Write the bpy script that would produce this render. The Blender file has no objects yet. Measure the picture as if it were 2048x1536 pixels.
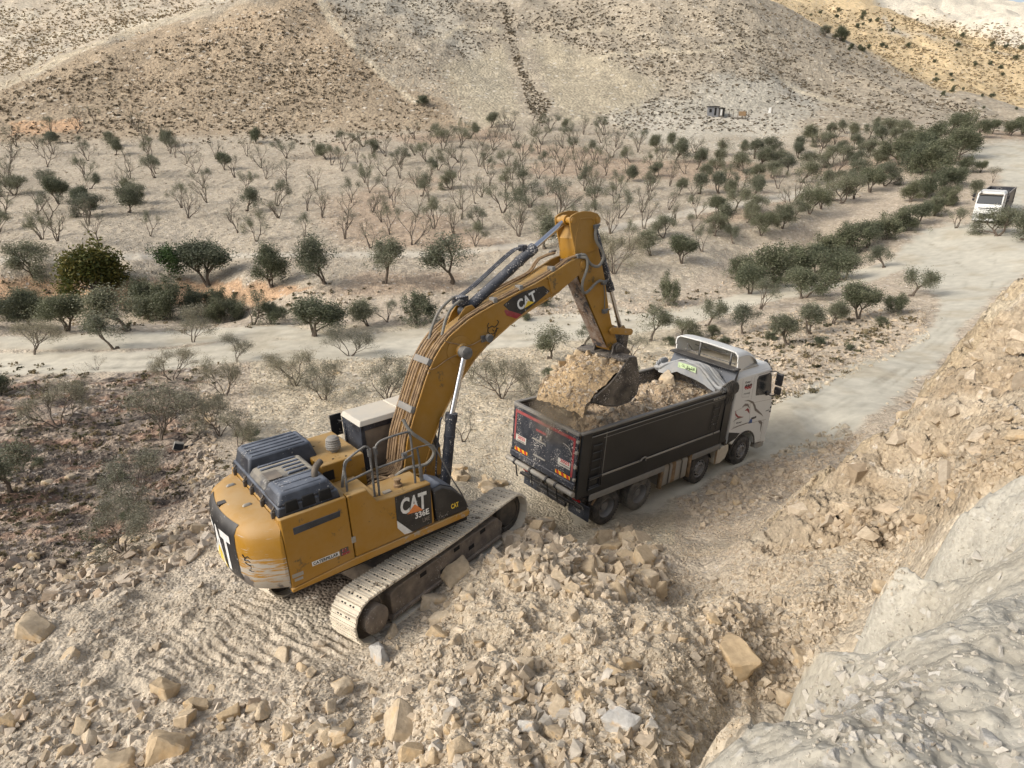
import bpy, bmesh, math, random
import numpy as np
from mathutils import Vector, Matrix
C = bpy.context.scene.collection
rad = math.radians

# ------------------------------------------------------------------ camera
FPX, PITCH, ROLL, CAMH = 1328.911, 0.347316, -0.015683, 9.750578
cp, sp = math.cos(PITCH), math.sin(PITCH)
_r = np.array([1.0, 0, 0]); _d = np.array([0, -sp, -cp]); FW = np.array([0, cp, -sp])
RT = math.cos(ROLL)*_r + math.sin(ROLL)*_d
DN = -math.sin(ROLL)*_r + math.cos(ROLL)*_d
cam_d = bpy.data.cameras.new('camera'); cam = bpy.data.objects.new('camera', cam_d); C.objects.link(cam)
cam_d.sensor_width = 36; cam_d.lens = FPX/2048*36; cam_d.clip_start = 0.1; cam_d.clip_end = 8000
M = Matrix(((RT[0], -DN[0], -FW[0], 0), (RT[1], -DN[1], -FW[1], 0), (RT[2], -DN[2], -FW[2], CAMH), (0, 0, 0, 1)))
cam.matrix_world = M
bpy.context.scene.camera = cam

# ------------------------------------------------------------------ light
SUN_AZ, SUN_EL = rad(-112), rad(34)      # azimuth measured from +Y towards +X
sd = Vector((math.sin(SUN_AZ)*math.cos(SUN_EL), math.cos(SUN_AZ)*math.cos(SUN_EL), math.sin(SUN_EL)))
W = bpy.data.worlds.new("World"); bpy.context.scene.world = W; W.use_nodes = True
nt = W.node_tree; nt.nodes.clear()
sky = nt.nodes.new('ShaderNodeTexSky'); sky.sky_type = 'NISHITA'; sky.sun_disc = False
sky.sun_elevation = SUN_EL; sky.sun_rotation = SUN_AZ; sky.dust_density = 5.0; sky.air_density = 1.0
bg = nt.nodes.new('ShaderNodeBackground'); bg.inputs[1].default_value = 0.15
wo = nt.nodes.new('ShaderNodeOutputWorld')
hs = nt.nodes.new('ShaderNodeHueSaturation'); hs.inputs['Saturation'].default_value = .5
nt.links.new(sky.outputs[0], hs.inputs['Color']); nt.links.new(hs.outputs[0], bg.inputs[0]); nt.links.new(bg.outputs[0], wo.inputs[0])
sl = bpy.data.lights.new('sun', 'SUN'); sl.energy = 0.95; sl.angle = rad(12); sl.color = (1, .965, .90)
so = bpy.data.objects.new('sun', sl); C.objects.link(so)
so.rotation_euler = sd.to_track_quat('Z', 'Y').to_euler()
vs = bpy.context.scene.view_settings
vs.view_transform = 'Standard'; vs.look = 'None'; vs.exposure = 0.48; vs.gamma = 1

# ------------------------------------------------------------------ helpers
def lin(c):
    return tuple(((v/255+0.055)/1.055)**2.4 if v > 10 else v/255/12.92 for v in c)

def tag(o, label=None, cat=None, group=None, kind=None):
    if label: o['label'] = label
    if cat: o['category'] = cat
    if group: o['group'] = group
    if kind: o['kind'] = kind
    return o

def mesh_obj(name, V, F, mat=None, parent=None, smooth=False, col=None, mats=None, midx=None):
    """V (n,3) array, F list of faces or (m,k) array"""
    me = bpy.data.meshes.new(name)
    V = np.asarray(V, dtype=np.float32)
    if isinstance(F, np.ndarray):
        m, k = F.shape
        me.vertices.add(len(V)); me.vertices.foreach_set('co', V.ravel())
        me.loops.add(m*k); me.loops.foreach_set('vertex_index', F.astype(np.int32).ravel())
        me.polygons.add(m); me.polygons.foreach_set('loop_start', np.arange(m, dtype=np.int32)*k)
        me.update(calc_edges=True)
    else:
        me.from_pydata([tuple(v) for v in V], [], F); me.update()
    me.polygons.foreach_set('use_smooth', np.full(len(me.polygons), bool(smooth)))
    if col is not None:     # per-vertex colours
        a = me.color_attributes.new('Col', 'FLOAT_COLOR', 'POINT')
        cc = np.ones((len(V), 4), dtype=np.float32); cc[:, :3] = col
        a.data.foreach_set('color', cc.ravel())
    for mm in (mats or ([mat] if mat else [])): me.materials.append(mm)
    if midx is not None: me.polygons.foreach_set('material_index', np.asarray(midx, dtype=np.int32))
    o = bpy.data.objects.new(name, me); C.objects.link(o)
    if parent: o.parent = parent
    return o

# ---- numpy noise
def _hash(ix, iy, seed):
    h = (ix.astype(np.int64)*374761393 + iy.astype(np.int64)*668265263 + seed*1442695041) & 0xffffffff
    h = ((h ^ (h >> 13))*1274126177) & 0xffffffff
    return ((h ^ (h >> 16)) & 0xffffff)/float(0xffffff)
def pn(x, y, seed=0):
    x = np.asarray(x, float); y = np.asarray(y, float)
    ix = np.floor(x); iy = np.floor(y); fx = x-ix; fy = y-iy
    ux = fx*fx*fx*(fx*(fx*6-15)+10); uy = fy*fy*fy*(fy*(fy*6-15)+10)
    def g(dx, dy):
        a = _hash(ix+dx, iy+dy, seed)*2*np.pi
        return np.cos(a)*(fx-dx)+np.sin(a)*(fy-dy)
    return 1.5*((g(0, 0)*(1-ux)+g(1, 0)*ux)*(1-uy)+(g(0, 1)*(1-ux)+g(1, 1)*ux)*uy)
def fbm(x, y, seed=0, o=4, lac=2.03, gain=.5):
    s = 0; a = 1
    for i in range(o):
        s = s+a*pn(x*lac**i+17.3*i, y*lac**i-9.1*i, seed+i); a *= gain
    return s
def sstep(a, b, x):
    t = np.clip((x-a)/(b-a), 0, 1); return t*t*(3-2*t)

# ---- image <-> world used to lay out the place from the survey of the photograph
def ray(u, v):
    u = np.asarray(u, float); v = np.asarray(v, float)
    return ((u-1024)/FPX)[..., None]*RT+((v-768)/FPX)[..., None]*DN+FW
def project(P):
    q = np.asarray(P, float)-np.array([0, 0, CAMH])
    z = q@FW
    return 1024+FPX*(q@RT)/z, 768+FPX*(q@DN)/z, z
def at_z(u, v, z):
    d = ray(u, v); return np.array([0, 0, CAMH])+d*((z-CAMH)/d[2])
def at_y(u, v, y):
    d = ray(u, v); return np.array([0, 0, CAMH])+d*(y/d[1])
def hid(u, y, z):
    dep = y*cp+(CAMH-z)*sp
    return np.array([(u-1024)/FPX*dep, y, z])

def rot(yaw, pitch, roll):
    cy, sy = math.cos(yaw), math.sin(yaw); Rz = np.array([[cy, -sy, 0], [sy, cy, 0], [0, 0, 1]])
    c, s = math.cos(pitch), math.sin(pitch); Ry = np.array([[c, 0, -s], [0, 1, 0], [s, 0, c]])
    c, s = math.cos(roll), math.sin(roll); Rx = np.array([[1, 0, 0], [0, c, -s], [0, s, c]])
    return Rz@Ry@Rx
TR_T = np.array([1.8027, 16.7879, 0.0]); TR_R = rot(0.699399, -0.037098, 0.030302)
EX_T = np.array([-2.439685, 12.435998, 1.129624]); EX_R = rot(0.655177, 0.044833, -0.062765)
TRK = EX_R@rot(0.285299, 0, 0)

# ------------------------------------------------------------------ terrain control points
# kinds: ('z',u,v,z) ('y',u,v,y) ('h',u,y,z)
CP = []
def Z(*a):
    for u, v, z in a: CP.append(at_z(u, v, z))
def Y(*a):
    for u, v, y in a: CP.append(at_y(u, v, y))
def Hd(*a):
    for u, y, z in a: CP.append(hid(u, y, z))
# valley roads and wadi
Z((0, 740, -3.5), (400, 720, -3.4), (800, 690, -3.2), (1100, 700, -3.0), (0, 690, -3.6), (500, 680, -3.4), (900, 655, -3.2),
  (1200, 650, -3.0), (1350, 640, -2.7), (1520, 585, -2.2), (-250, 740, -3.5), (-250, 690, -3.6))
Z((0, 645, -3.6), (250, 648, -3.6), (480, 648, -3.6), (620, 650, -3.3))
Z((0, 612, -5.0), (250, 615, -5.0), (480, 620, -5.0), (620, 630, -4.0))
Z((-250, 555, -2.7), (0, 556, -2.7), (250, 560, -2.7), (480, 562, -2.7), (620, 585, -2.7), (800, 600, -2.8), (1000, 610, -2.8), (1200, 600, -2.7))
Hd((100, 62.5, -4.6), (400, 62.5, -4.6))
# orchard
for v, y in ((500, 71.5), (450, 81), (400, 93), (350, 108), (300, 126)):
    Y(*[(u, v, y) for u in (-350, 0, 350, 700, 1050, 1400)])
Z((1250, 540, -1.9), (1350, 560, -2.2), (1420, 540, -1.8), (900, 540, -2.1), (500, 530, -2.0), (100, 530, -2.0))
Y((-350, 262, 140), (0, 262, 140), (300, 262, 140), (600, 262, 140), (900, 262, 140), (1200, 262, 140), (1500, 262, 142), (1750, 255, 145), (1900, 250, 150))
Y((1700, 350, 107), (1650, 400, 92), (1600, 450, 80), (1750, 300, 124))
# hedge wadi on the right
Z((1500, 545, -2.6), (1620, 510, -1.9))
Y((1740, 470, 74), (1830, 410, 86), (1880, 350, 102))
# main road
Z((1600, 830, -.1), (1750, 740, -.3), (1880, 640, -.3), (1950, 560, -.2), 
  (1780, 530, -.6), (1700, 570, -1.2), (1850, 500, .2))
Y((2048, 500, 62), (1983, 445, 74), (2048, 440, 75), (1960, 380, 90), (1990, 330, 107), (1980, 290, 124), (2048, 285, 126), (2300, 440, 74), (2300, 290, 124), (2200, 520, 58))
Z((1500, 680, -1.6), (1600, 740, -.6), (1700, 650, -.9), (1800, 600, -.7), (1420, 700, -2.0), (1300, 720, -2.5))
# field behind the machines
Z((700, 800, -2.3), (900, 780, -2.1), (1000, 850, -1.0), (600, 750, -3.0), (850, 900, -.7), (1100, 770, -2.2), (1000, 760, -2.6), (500, 850, -1.9))
# left slope
Z((0, 1200, .2), (0, 1000, -.9), (0, 850, -2.1), (300, 850, -2.1), (300, 1000, -.8), (380, 1080, .1), (200, 1250, .6), (450, 1300, 1.0),
  (150, 900, -1.7), (0, 780, -3.0), (300, 780, -3.0), (-300, 1000, -1.2), (-300, 1250, 0), (-300, 1536, .8), (420, 930, -1.0), (420, 800, -2.5))
Z((0, 1536, 1.1), (500, 1536, 1.6), (300, 1400, 1.1), (800, 1536, 2.4), (1100, 1536, 3.1), (1300, 1500, 3.1), (650, 1350, 1.3), (600, 1450, 1.7))
Hd((1024, 4.2, 3.9), (500, 4.5, 2.6), (0, 4.5, 1.9), (1100, 2.6, 5.4), (500, 2.6, 4.2), (0, 2.6, 3.2), (1024, .8, 7.2), (300, .8, 6.6), (1250, 1.5, 7.0), (-300, 2.6, 2.4))
# centre pile
Z((900, 1270, 1.7), (1000, 1230, 1.9), (1100, 1330, 2.35), (1240, 1215, 2.15), (1450, 1190, 2.15), (1600, 1200, 2.2), (900, 1420, 2.5), (1200, 1400, 2.9),
  (1340, 1300, 2.5), (1470, 1300, 2.2), (1500, 1400, 1.8), (1350, 1450, 2.7), (1420, 1500, 2.3), (1580, 1280, 1.9), (760, 1300, 1.3))
Z((1300, 1180, 1.1), (1150, 1100, 1.75), (1060, 1050, 1.5), (1000, 1110, 1.7), (1220, 1150, 1.45), (1300, 1090, .6), (1400, 1130, .7), (930, 1170, 1.6))
Hd((1330, 11.0, .95), (1430, 11.3, .8), (1500, 11.3, .9))
# rubble right of the truck
Z((1560, 1000, .35), (1640, 930, .45), (1750, 840, .35), (1420, 1040, .25), (1330, 1050, .1), (1480, 1080, .65), (1700, 840, .1))
# cut rock spur
Y((2048, 562, 14.5), (1960, 635, 14), (1870, 755, 13.6), (1700, 905, 13.4), (1580, 1005, 13.4), (1480, 1092, 12.8), (2250, 500, 15), (2500, 450, 15))
Hd((1960, 18, 2.2), (2048, 19, 3.2), (1870, 16.8, .9), (1700, 15.6, .35), (1960, 24, .1), (2100, 24, 1.2), (2300, 24, 3.5), (2300, 40, 2), (2150, 32, .3))
Y((1850, 1060, 10.7), (1600, 1085, 12), (2000, 850, 10.8), (1950, 950, 9.3), (1750, 1000, 12.1), (1800, 1165, 9.9), (1650, 1130, 11), (1900, 900, 11.6),
  (1880, 1000, 10.4), (2048, 750, 12), (2048, 900, 9.8), (1700, 1180, 10), (2250, 700, 12), (2250, 850, 9), (1820, 950, 12.2))
# white ledge
Y((2048, 965, 5.9), (1900, 1050, 5.07), (1750, 1200, 3.85), (1600, 1345, 2.95), (1450, 1485, 2.3), (2048, 1536, 1.5), (2048, 1250, 2.46), (2048, 1100, 3.8), (1750, 1400, 2.15), (1900, 1250, 2.9), (1650, 1536, 1.62),
  (2300, 1000, 5.6), (2300, 1300, 2.5))
Hd((2060, 7.0, 5.2), (1880, 6.0, 4.2), (1720, 4.6, 3.6), (1580, 3.7, 3.4), (1400, 2.8, 3.9), (1740, 6.5, 2.6), (1900, 7.6, 3.6), (1500, 5.0, 2.7), (1600, 5.2, 2.4), (2300, 7, 6.6), (1800, .9, 8.1), (2500, 1, 8.3), (1400, .9, 7.7))
# brown hill
Y((500, 200, 157), (500, 100, 182), (600, 12, 214), (300, 100, 190), (700, 60, 200), (850, 200, 160), (900, 100, 196), (0, 200, 160), (200, 200, 160))
Y((0, 182, 166), (200, 97, 190), (400, 42, 206), (550, 4, 216), (0, 165, 235), (100, 100, 290), (200, 60, 310), (0, 0, 380), (300, 0, 360), (-350, 180, 240), (-350, 0, 380), (450, 10, 300))
# gully between hills
Y((1060, 240, 146), (1030, 100, 205), (1000, 10, 262), (1100, 190, 168), (960, 160, 178))
# right hill
Y((1300, 200, 162), (1300, 120, 186), (1300, 0, 232), (1430, 232, 151), (1700, 190, 180), (1150, 60, 222), (1480, 100, 198))
Y((1500, -2, 238), (1650, 85, 222), (1800, 160, 200), (1920, 215, 178), (2048, 255, 165))
# yellow hill and far chalk
Y((1560, 0, 330), (1750, 60, 335), (1900, 150, 270), (2048, 200, 250), (1750, 110, 290), (2048, 100, 380), (1850, 40, 420), (1700, 3, 450), (2048, 60, 520), (2300, 200, 260), (2300, 100, 380))
Y((1960, 1, 900), (2040, 22, 900), (1850, -20, 880), (1900, 15, 640), (2300, 60, 900), (2020, 45, 640))
Y((-350, -150, 700), (300, -150, 600), (800, -150, 500), (1200, -150, 500), (1500, -120, 600))
# planes under the machines
def plane_z(x, y, T, R):
    n = R[:, 2]; return T[2]-(n[0]*(x-T[0])+n[1]*(y-T[1]))/n[2]
for T, R, xs, ys in ((TR_T, TR_R, (-1.6, 1.5, 4.5, 8.6, 12), (-1.6, 1.6)), (EX_T, TRK, (-3.0, -1, 1, 2.7), (-2.1, 2.1))):
    for a in xs:
        for b in ys: CP.append(T+R@np.array([a, b, 0]))
CP = np.array(CP)
def key(x, y):
    th = np.arctan2(x, y); return th*1.5, np.log(np.hypot(x, y)+.3)
def wz(r): return 1/(1+r/50)
kx, ky = key(CP[:, 0], CP[:, 1]); rr = np.hypot(CP[:, 0], CP[:, 1])
def ker(a, b): return np.sqrt(a*a+b*b+0.0012)
Kmat = ker(kx[:, None]-kx[None], ky[:, None]-ky[None])
n_ = len(CP); A = np.zeros((n_+3, n_+3)); A[:n_, :n_] = Kmat-np.eye(n_)*0.004
A[:n_, n_] = 1; A[:n_, n_+1] = kx; A[:n_, n_+2] = ky; A[n_:, :n_] = A[:n_, n_:].T
sol = np.linalg.solve(A, np.concatenate([CP[:, 2]*wz(rr), [0, 0, 0]]))
def rbf(x, y):
    a, b = key(x, y); sh = a.shape; a = a.ravel(); b = b.ravel(); out = np.empty(len(a))
    for i in range(0, len(a), 20000):
        s = slice(i, i+20000)
        out[s] = ker(a[s, None]-kx[None], b[s, None]-ky[None])@sol[:n_]+sol[n_]+sol[n_+1]*a[s]+sol[n_+2]*b[s]
    return (out/wz(np.hypot(x, y).ravel())).reshape(sh)
# ------------------------------------------------------------------ terrain grid
NTH, NR = 700, 1300
th = np.linspace(rad(-60), rad(58), NTH)
# radial steps: fine near, coarser far
lr = np.concatenate([np.linspace(math.log(.6), math.log(3), 200, endpoint=False), np.linspace(math.log(3), math.log(45), 760, endpoint=False),
                     np.linspace(math.log(45), math.log(300), 280, endpoint=False), np.linspace(math.log(300), math.log(1900), 60)])
NR = len(lr)
# coarse evaluation then bilinear refinement
cth = np.linspace(th[0], th[-1], 240); clr = np.interp(np.linspace(0, 1, 420), np.linspace(0, 1, NR), lr)
TT, LL = np.meshgrid(cth, clr); RR = np.exp(LL)
cz = rbf(np.sin(TT)*RR, np.cos(TT)*RR)
def bil(gz, t, l, tt, ll):
    i = np.clip((t-tt[0])/(tt[1]-tt[0]), 0, len(tt)-1.001); j = np.clip(np.interp(l, ll, np.arange(len(ll))), 0, len(ll)-1.001)
    i0 = i.astype(int); j0 = j.astype(int); fi = i-i0; fj = j-j0
    return (gz[j0, i0]*(1-fi)+gz[j0, i0+1]*fi)*(1-fj)+(gz[j0+1, i0]*(1-fi)+gz[j0+1, i0+1]*fi)*fj
TG, LG = np.meshgrid(th, lr); RG = np.exp(LG)
GX = np.sin(TG)*RG; GY = np.cos(TG)*RG
GZ = bil(cz, TG, LG, cth, clr)
GU, GV, GD = project(np.stack([GX, GY, GZ], -1))

def poly_d(u, v, poly):
    """signed distance (px), positive inside"""
    P = np.array(poly, float); n = len(P); ins = np.zeros(u.shape, bool); best = np.full(u.shape, 1e9)
    x0, y0 = P.min(0)-150; x1, y1 = P.max(0)+150
    m = (u > x0) & (u < x1) & (v > y0) & (v < y1)
    uu = u[m]; vv = v[m]; ii = np.zeros(uu.shape, bool); bb = np.full(uu.shape, 1e9)
    for k in range(n):
        ax, ay = P[k]; bx, by = P[(k+1) % n]
        if ay != by:
            c = ((ay > vv) != (by > vv)) & (uu < (bx-ax)*(vv-ay)/(by-ay)+ax); ii ^= c
        dx, dy = bx-ax, by-ay; t = np.clip(((uu-ax)*dx+(vv-ay)*dy)/(dx*dx+dy*dy+1e-9), 0, 1)
        bb = np.minimum(bb, np.hypot(uu-ax-t*dx, vv-ay-t*dy))
    out = np.full(u.shape, -1e3); out[m] = np.where(ii, bb, -bb)
    return out
NZ = fbm(GX*.7, GY*.7, 3, 4)        # edge wobble
NZF = fbm(GX*.06, GY*.06, 5, 4)
def zone(poly, soft=6, wob=6, ymin=0, ymax=1e9, far=False):
    d = poly_d(GU, GV, poly)+(NZF if far else NZ)*wob
    return sstep(-soft, soft, d)*((GY > ymin) & (GY < ymax))
def line_zone(pts, w, soft=3, wob=3, ymin=0, ymax=1e9, far=False):
    best = np.full(GU.shape, -1e3)
    for (a, b, wa), (c, d_, wb) in zip(pts[:-1], pts[1:]):
        m = (GU > min(a, c)-80) & (GU < max(a, c)+80) & (GV > min(b, d_)-80) & (GV < max(b, d_)+80)
        uu, vv = GU[m], GV[m]; dx, dy = c-a, d_-b
        t = np.clip(((uu-a)*dx+(vv-b)*dy)/(dx*dx+dy*dy), 0, 1)
        best[m] = np.maximum(best[m], (wa+(wb-wa)*t)*w-np.hypot(uu-a-t*dx, vv-b-t*dy))
    return sstep(-soft, soft, best+(NZF if far else NZ)*wob)*((GY > ymin) & (GY < ymax))

z_ledge = zone([(1350, 1600), (1405, 1536), (1470, 1475), (1560, 1400), (1640, 1320), (1700, 1250), (1760, 1195), (1790, 1145), (1850, 1075), (1900, 1035), (1990, 975), (2060, 955), (2500, 930), (2700, 1700), (1300, 2300)], 4, 3, 0, 7.0)
z_ledge = np.maximum(z_ledge, ((GY < 2.0) & (GU > 1300) & (GZ > 6.2))*1.0)
z_cut = zone([(1470, 1095), (1580, 1000), (1700, 900), (1870, 750), (1960, 630), (2060, 555), (2500, 430), (2500, 930), (2040, 965), (1900, 1040), (1850, 1080), (1750, 1095), (1640, 1100), (1540, 1110)], 5, 8, 6.5, 16)
z_main = zone([(1150, 1050), (1300, 1020), (1420, 960), (1500, 925), (1640, 900), (1720, 850), (1800, 790), (1870, 735), (1920, 660), (1985, 590), (2060, 545), (2500, 480), (2500, 455), (2060, 470), (2000, 455),
               (2048, 420), (2060, 330), (2500, 310), (2500, 292), (2000, 283), (1935, 300), (1940, 325), (2000, 340), (2000, 375), (1985, 400), (1950, 420), (1935, 445), (1850, 460), (1800, 500), (1780, 520), (1830, 560), (1885, 600), (1870, 650),
               (1800, 700), (1710, 730), (1600, 780), (1500, 830), (1300, 900), (1120, 980)], 9, 9, 15, 400)
z_low = line_zone([(-400, 730, 24), (0, 728, 22), (300, 722, 20), (500, 700, 22), (700, 700, 20), (900, 690, 18), (1100, 668, 18), (1250, 650, 20), (1380, 632, 17), (1500, 597, 14), (1620, 573, 13), (1750, 545, 14), (1820, 520, 14)], 1, 3, 3, 22, 300)
z_low = np.maximum(z_low, line_zone([(-400, 690, 14), (0, 686, 14), (300, 680, 16), (560, 662, 12), (700, 690, 12)], 1, 3, 3, 22, 300))
z_low = np.maximum(z_low, line_zone([(700, 690, 14), (950, 655, 11), (1250, 630, 14)], 1, 3, 3, 22, 300))
z_path = line_zone([(-400, 520, 6), (0, 520, 6), (300, 512, 5), (620, 510, 6), (900, 508, 6), (1080, 485, 5), (1250, 452, 6), (1400, 420, 7), (1560, 395, 8), (1700, 372, 5)], 1, 3, 2, 40, 300, True)
z_path = np.maximum(z_path, line_zone([(1300, 245, 6), (1310, 265, 8), (1340, 240, 6), (1430, 236, 7), (1510, 236, 6), (1620, 195, 3)], 1, 3, 2, 100, 300, True))
z_path = np.maximum(z_path, line_zone([(1765, 45, 4), (1780, 65, 6), (1850, 80, 2), (1960, 98, 2), (2060, 115, 2)], 1, 2, 1, 240, 500, True))
z_orch = zone([(-500, 262), (0, 290), (300, 275), (900, 262), (1160, 240), (1300, 285), (1600, 270), (1900, 230), (2100, 230), (2100, 300), (1800, 340), (1650, 430), (1400, 545), (1300, 620), (900, 595), (600, 585), (0, 560), (-500, 560)], 8, 8, 55, 160, True)
z_bhill = zone([(-500, 300), (-500, 210), (0, 182), (200, 95), (400, 40), (560, 0), (600, -60), (640, -60), (660, 0), (700, 100), (760, 150), (880, 200), (960, 265), (500, 275), (0, 300)], 8, 14, 130, 225, True)
z_back = ((GY > 222) & (GU < 620))*1.0
z_bank = np.maximum(zone([(-500, 556), (0, 556), (300, 560), (520, 565), (680, 585), (680, 610), (500, 612), (0, 610), (-500, 610)], 4, 8, 58, 70),
                    zone([(20, 245), (160, 238), (165, 262), (25, 270)], 3, 6, 130, 170))
z_burn = zone([(-500, 780), (0, 770), (150, 760), (330, 745), (385, 760), (400, 900), (380, 1020), (230, 1110), (60, 1160), (-500, 1250)], 25, 40, 8, 45)
z_burn2 = np.clip(zone([(-500, 1010), (0, 1130), (120, 1180), (60, 1300), (0, 1400), (-500, 1500)], 20, 30, 5, 20), 0, 1)
z_chalk = np.maximum(zone([(1440, 300), (1180, 262), (1230, 215), (1330, 200), (1420, 170), (1520, 130), (1600, 165), (1640, 210), (1600, 260), (1540, 290)], 20, 30, 125, 210, True),
                     zone([(870, -60), (930, 60), (1010, 130), (1010, 250), (960, 210), (940, 130), (880, 60), (680, 20), (640, -60)], 12, 20, 160, 400, True)*.7)
z_yel = ((GY > 205) & (GU > 1480))*sstep(0, 14, GY-(262-(GU-1500)*.16)+0*GV)
z_white = zone([(1400, -200), (1720, -60), (1760, 10), (1850, 30), (1960, 60), (2060, 95), (2600, 130), (2600, -300), (1400, -300)], 10, 10, 330, 3000, True)
z_red = sstep(.05, .45, fbm(GX*.035+4, GY*.05, 31, 4))

def col(c): return np.array(lin(c))
K = np.empty(GX.shape+(3,)); K[:] = col((176, 158, 138))
def over(mask, c, a=1.0):
    m = (np.clip(mask, 0, 1)*a)[..., None]; K[:] = K*(1-m)+col(c)*m
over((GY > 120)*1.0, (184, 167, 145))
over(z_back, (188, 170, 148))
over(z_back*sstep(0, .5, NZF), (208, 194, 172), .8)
over(z_bhill, (158, 138, 114))
over(z_bhill*sstep(150, 205, GY)*sstep(100, 700, GU+400), (186, 160, 130), .5)
over(z_orch, (176, 160, 140))
over(z_orch*z_red*sstep(850, 1050, GU+300)*.8, (170, 138, 112), .65)
over(z_orch*sstep(1500, 1300, GU+1300-0*GV)*0, (178, 160, 142))
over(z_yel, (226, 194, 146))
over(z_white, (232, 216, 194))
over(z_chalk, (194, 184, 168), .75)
over(z_bank, (192, 150, 112), .85)
z_fld = np.maximum(zone([(1060, 60), (1250, 130), (1330, 170), (1280, 215), (1130, 250), (1100, 190)], 10, 12, 140, 260), zone([(880, 130), (1010, 90), (1040, 240), (960, 255), (900, 190)], 10, 12, 140, 260))
over(z_fld, (186, 170, 144), .8)
hp = 0
for pts_ in ([(640, 0, 8), (700, 90, 7), (760, 150, 5), (830, 205, 4)], [(0, 172, 9), (90, 140, 8), (180, 100, 6), (300, 55, 4), (420, 20, 3)], [(1480, 132, 2), (1560, 150, 3), (1640, 190, 3), (1720, 215, 2)], [(1040, 100, 3), (1120, 60, 2), (1240, 50, 2), (1330, 70, 2), (1420, 62, 2)], [(850, 95, 3), (920, 60, 3), (1000, 66, 2)], [(1180, 120, 2), (1300, 96, 3), (1400, 104, 3), (1500, 90, 2)]):
    hp = np.maximum(hp, line_zone(pts_, 1, 3, 2, 145, 420, True))
over(hp, (206, 188, 160), .75)
z_fld = np.maximum(z_fld, hp)
over(((GY > 14) & (GY < 55) & (GU > 500) & (GU < 1350) & (GV > 650))*1.0*(1-z_main), (184, 168, 143), .7)
over(z_burn, (150, 130, 115), .75)
blot = sstep(.12, .4, fbm(GX*.35+3, GY*.9, 41, 4)+.25*z_burn)
over(z_burn*blot, (72, 62, 58), .85)
over(z_burn*sstep(.1, .5, fbm(GX*.5-7, GY*.8, 47, 3)), (160, 118, 92), .5)
over(z_burn2*sstep(-.1, .4, fbm(GX*.8, GY*1.2, 43, 4)), (104, 90, 84), .7)
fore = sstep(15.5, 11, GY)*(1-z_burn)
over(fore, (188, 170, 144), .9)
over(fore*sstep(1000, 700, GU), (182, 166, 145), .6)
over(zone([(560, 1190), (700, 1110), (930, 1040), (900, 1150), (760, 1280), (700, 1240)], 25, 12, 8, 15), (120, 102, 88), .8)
over(np.clip(z_cut, 0, 1), (188, 166, 136))
band = sstep(-.1, .5, fbm(GZ*1.6+GX*.15, GY*.3, 51, 4))
over(z_cut*band, (180, 154, 120), .6)
over(z_cut*.6*sstep(.2, .6, fbm(GX*.5, GY*.5+GZ, 53, 3)), (216, 200, 176), .8)
over(z_main, (188, 179, 163))
over(z_main*sstep(22, 14, GY)*.6, (186, 170, 148))
over(z_low, (190, 179, 161))
over(z_path, (196, 184, 168), .8)
led_n = sstep(-.3, .5, fbm(GX*1.1, GY*1.1, 61, 4))
over(z_ledge, (178, 168, 153)); over(z_ledge*led_n, (192, 184, 172), .7)
over(((GY < 8) & (z_ledge < .5) & (GZ > 3.6))*1.0, (196, 178, 152), .6)
var = 1+.13*fbm(GX*1.3, GY*1.3, 71, 5)+.10*fbm(GX*.11, GY*.11, 73, 4)+.06*pn(GX*6, GY*6, 77)*(GY < 40)
trk = 0
for pts_ in ([(1540, 880, 2), (1660, 815, 2), (1790, 740, 2), (1880, 655, 2), (1925, 590, 1.6), (1935, 540, 1.4), (1880, 500, 1.2), (1850, 480, 1)], [(1590, 875, 2), (1710, 800, 2), (1830, 715, 2), (1920, 640, 2), (1985, 570, 1.6), (1990, 510, 1.4), (1960, 470, 1.2)],
             [(1500, 870, 2), (1620, 800, 2), (1740, 735, 2), (1850, 655, 2), (1890, 600, 1.6), (1840, 545, 1.4), (1800, 525, 1)], [(1640, 870, 2), (1760, 790, 2), (1880, 690, 2), (1970, 600, 1.6), (2048, 540, 1.6)],
             [(1330, 1010, 4), (1480, 935, 4), (1620, 850, 3), (1760, 770, 2), (1860, 690, 2)], [(1975, 470, 1), (1985, 400, 1), (2010, 340, .8), (1990, 300, .6)], [(2010, 470, 1), (2030, 400, 1), (2035, 340, .8), (2030, 295, .6)],
             [(0, 722, 2), (300, 716, 2), (500, 694, 2), (800, 690, 2), (1100, 664, 1.6), (1380, 628, 1.4)], [(0, 742, 2), (300, 734, 2), (500, 710, 2), (800, 704, 2), (1100, 676, 1.6), (1380, 640, 1.4)], [(0, 690, 1.6), (300, 684, 1.6), (560, 664, 1.4)]):
    trk = np.maximum(trk, line_zone(pts_, 1, 3, 2, 14, 300))
rt_ = sstep(-.2, .4, fbm(GX*.12, GY*.12, 111, 3))
over(trk*np.maximum(z_main, z_low)*rt_, (150, 140, 124), .7)
over(np.maximum(z_main, z_low)*sstep(.0, .6, fbm(GX*.25, GY*.25, 113, 5)), (176, 162, 140), .65)
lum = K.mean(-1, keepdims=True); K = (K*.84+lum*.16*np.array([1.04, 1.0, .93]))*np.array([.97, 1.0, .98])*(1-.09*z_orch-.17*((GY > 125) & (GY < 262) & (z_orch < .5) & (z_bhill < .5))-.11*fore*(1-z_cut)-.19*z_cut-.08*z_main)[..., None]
K *= var[..., None]*(1+.12*(1-z_ledge)*(1-z_cut)*(GY < 150)*(1-z_burn))[..., None]*np.where((fore*(1-z_ledge))[..., None] > .5, np.array([.985, .99, 1.035]), 1.0)

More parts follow.
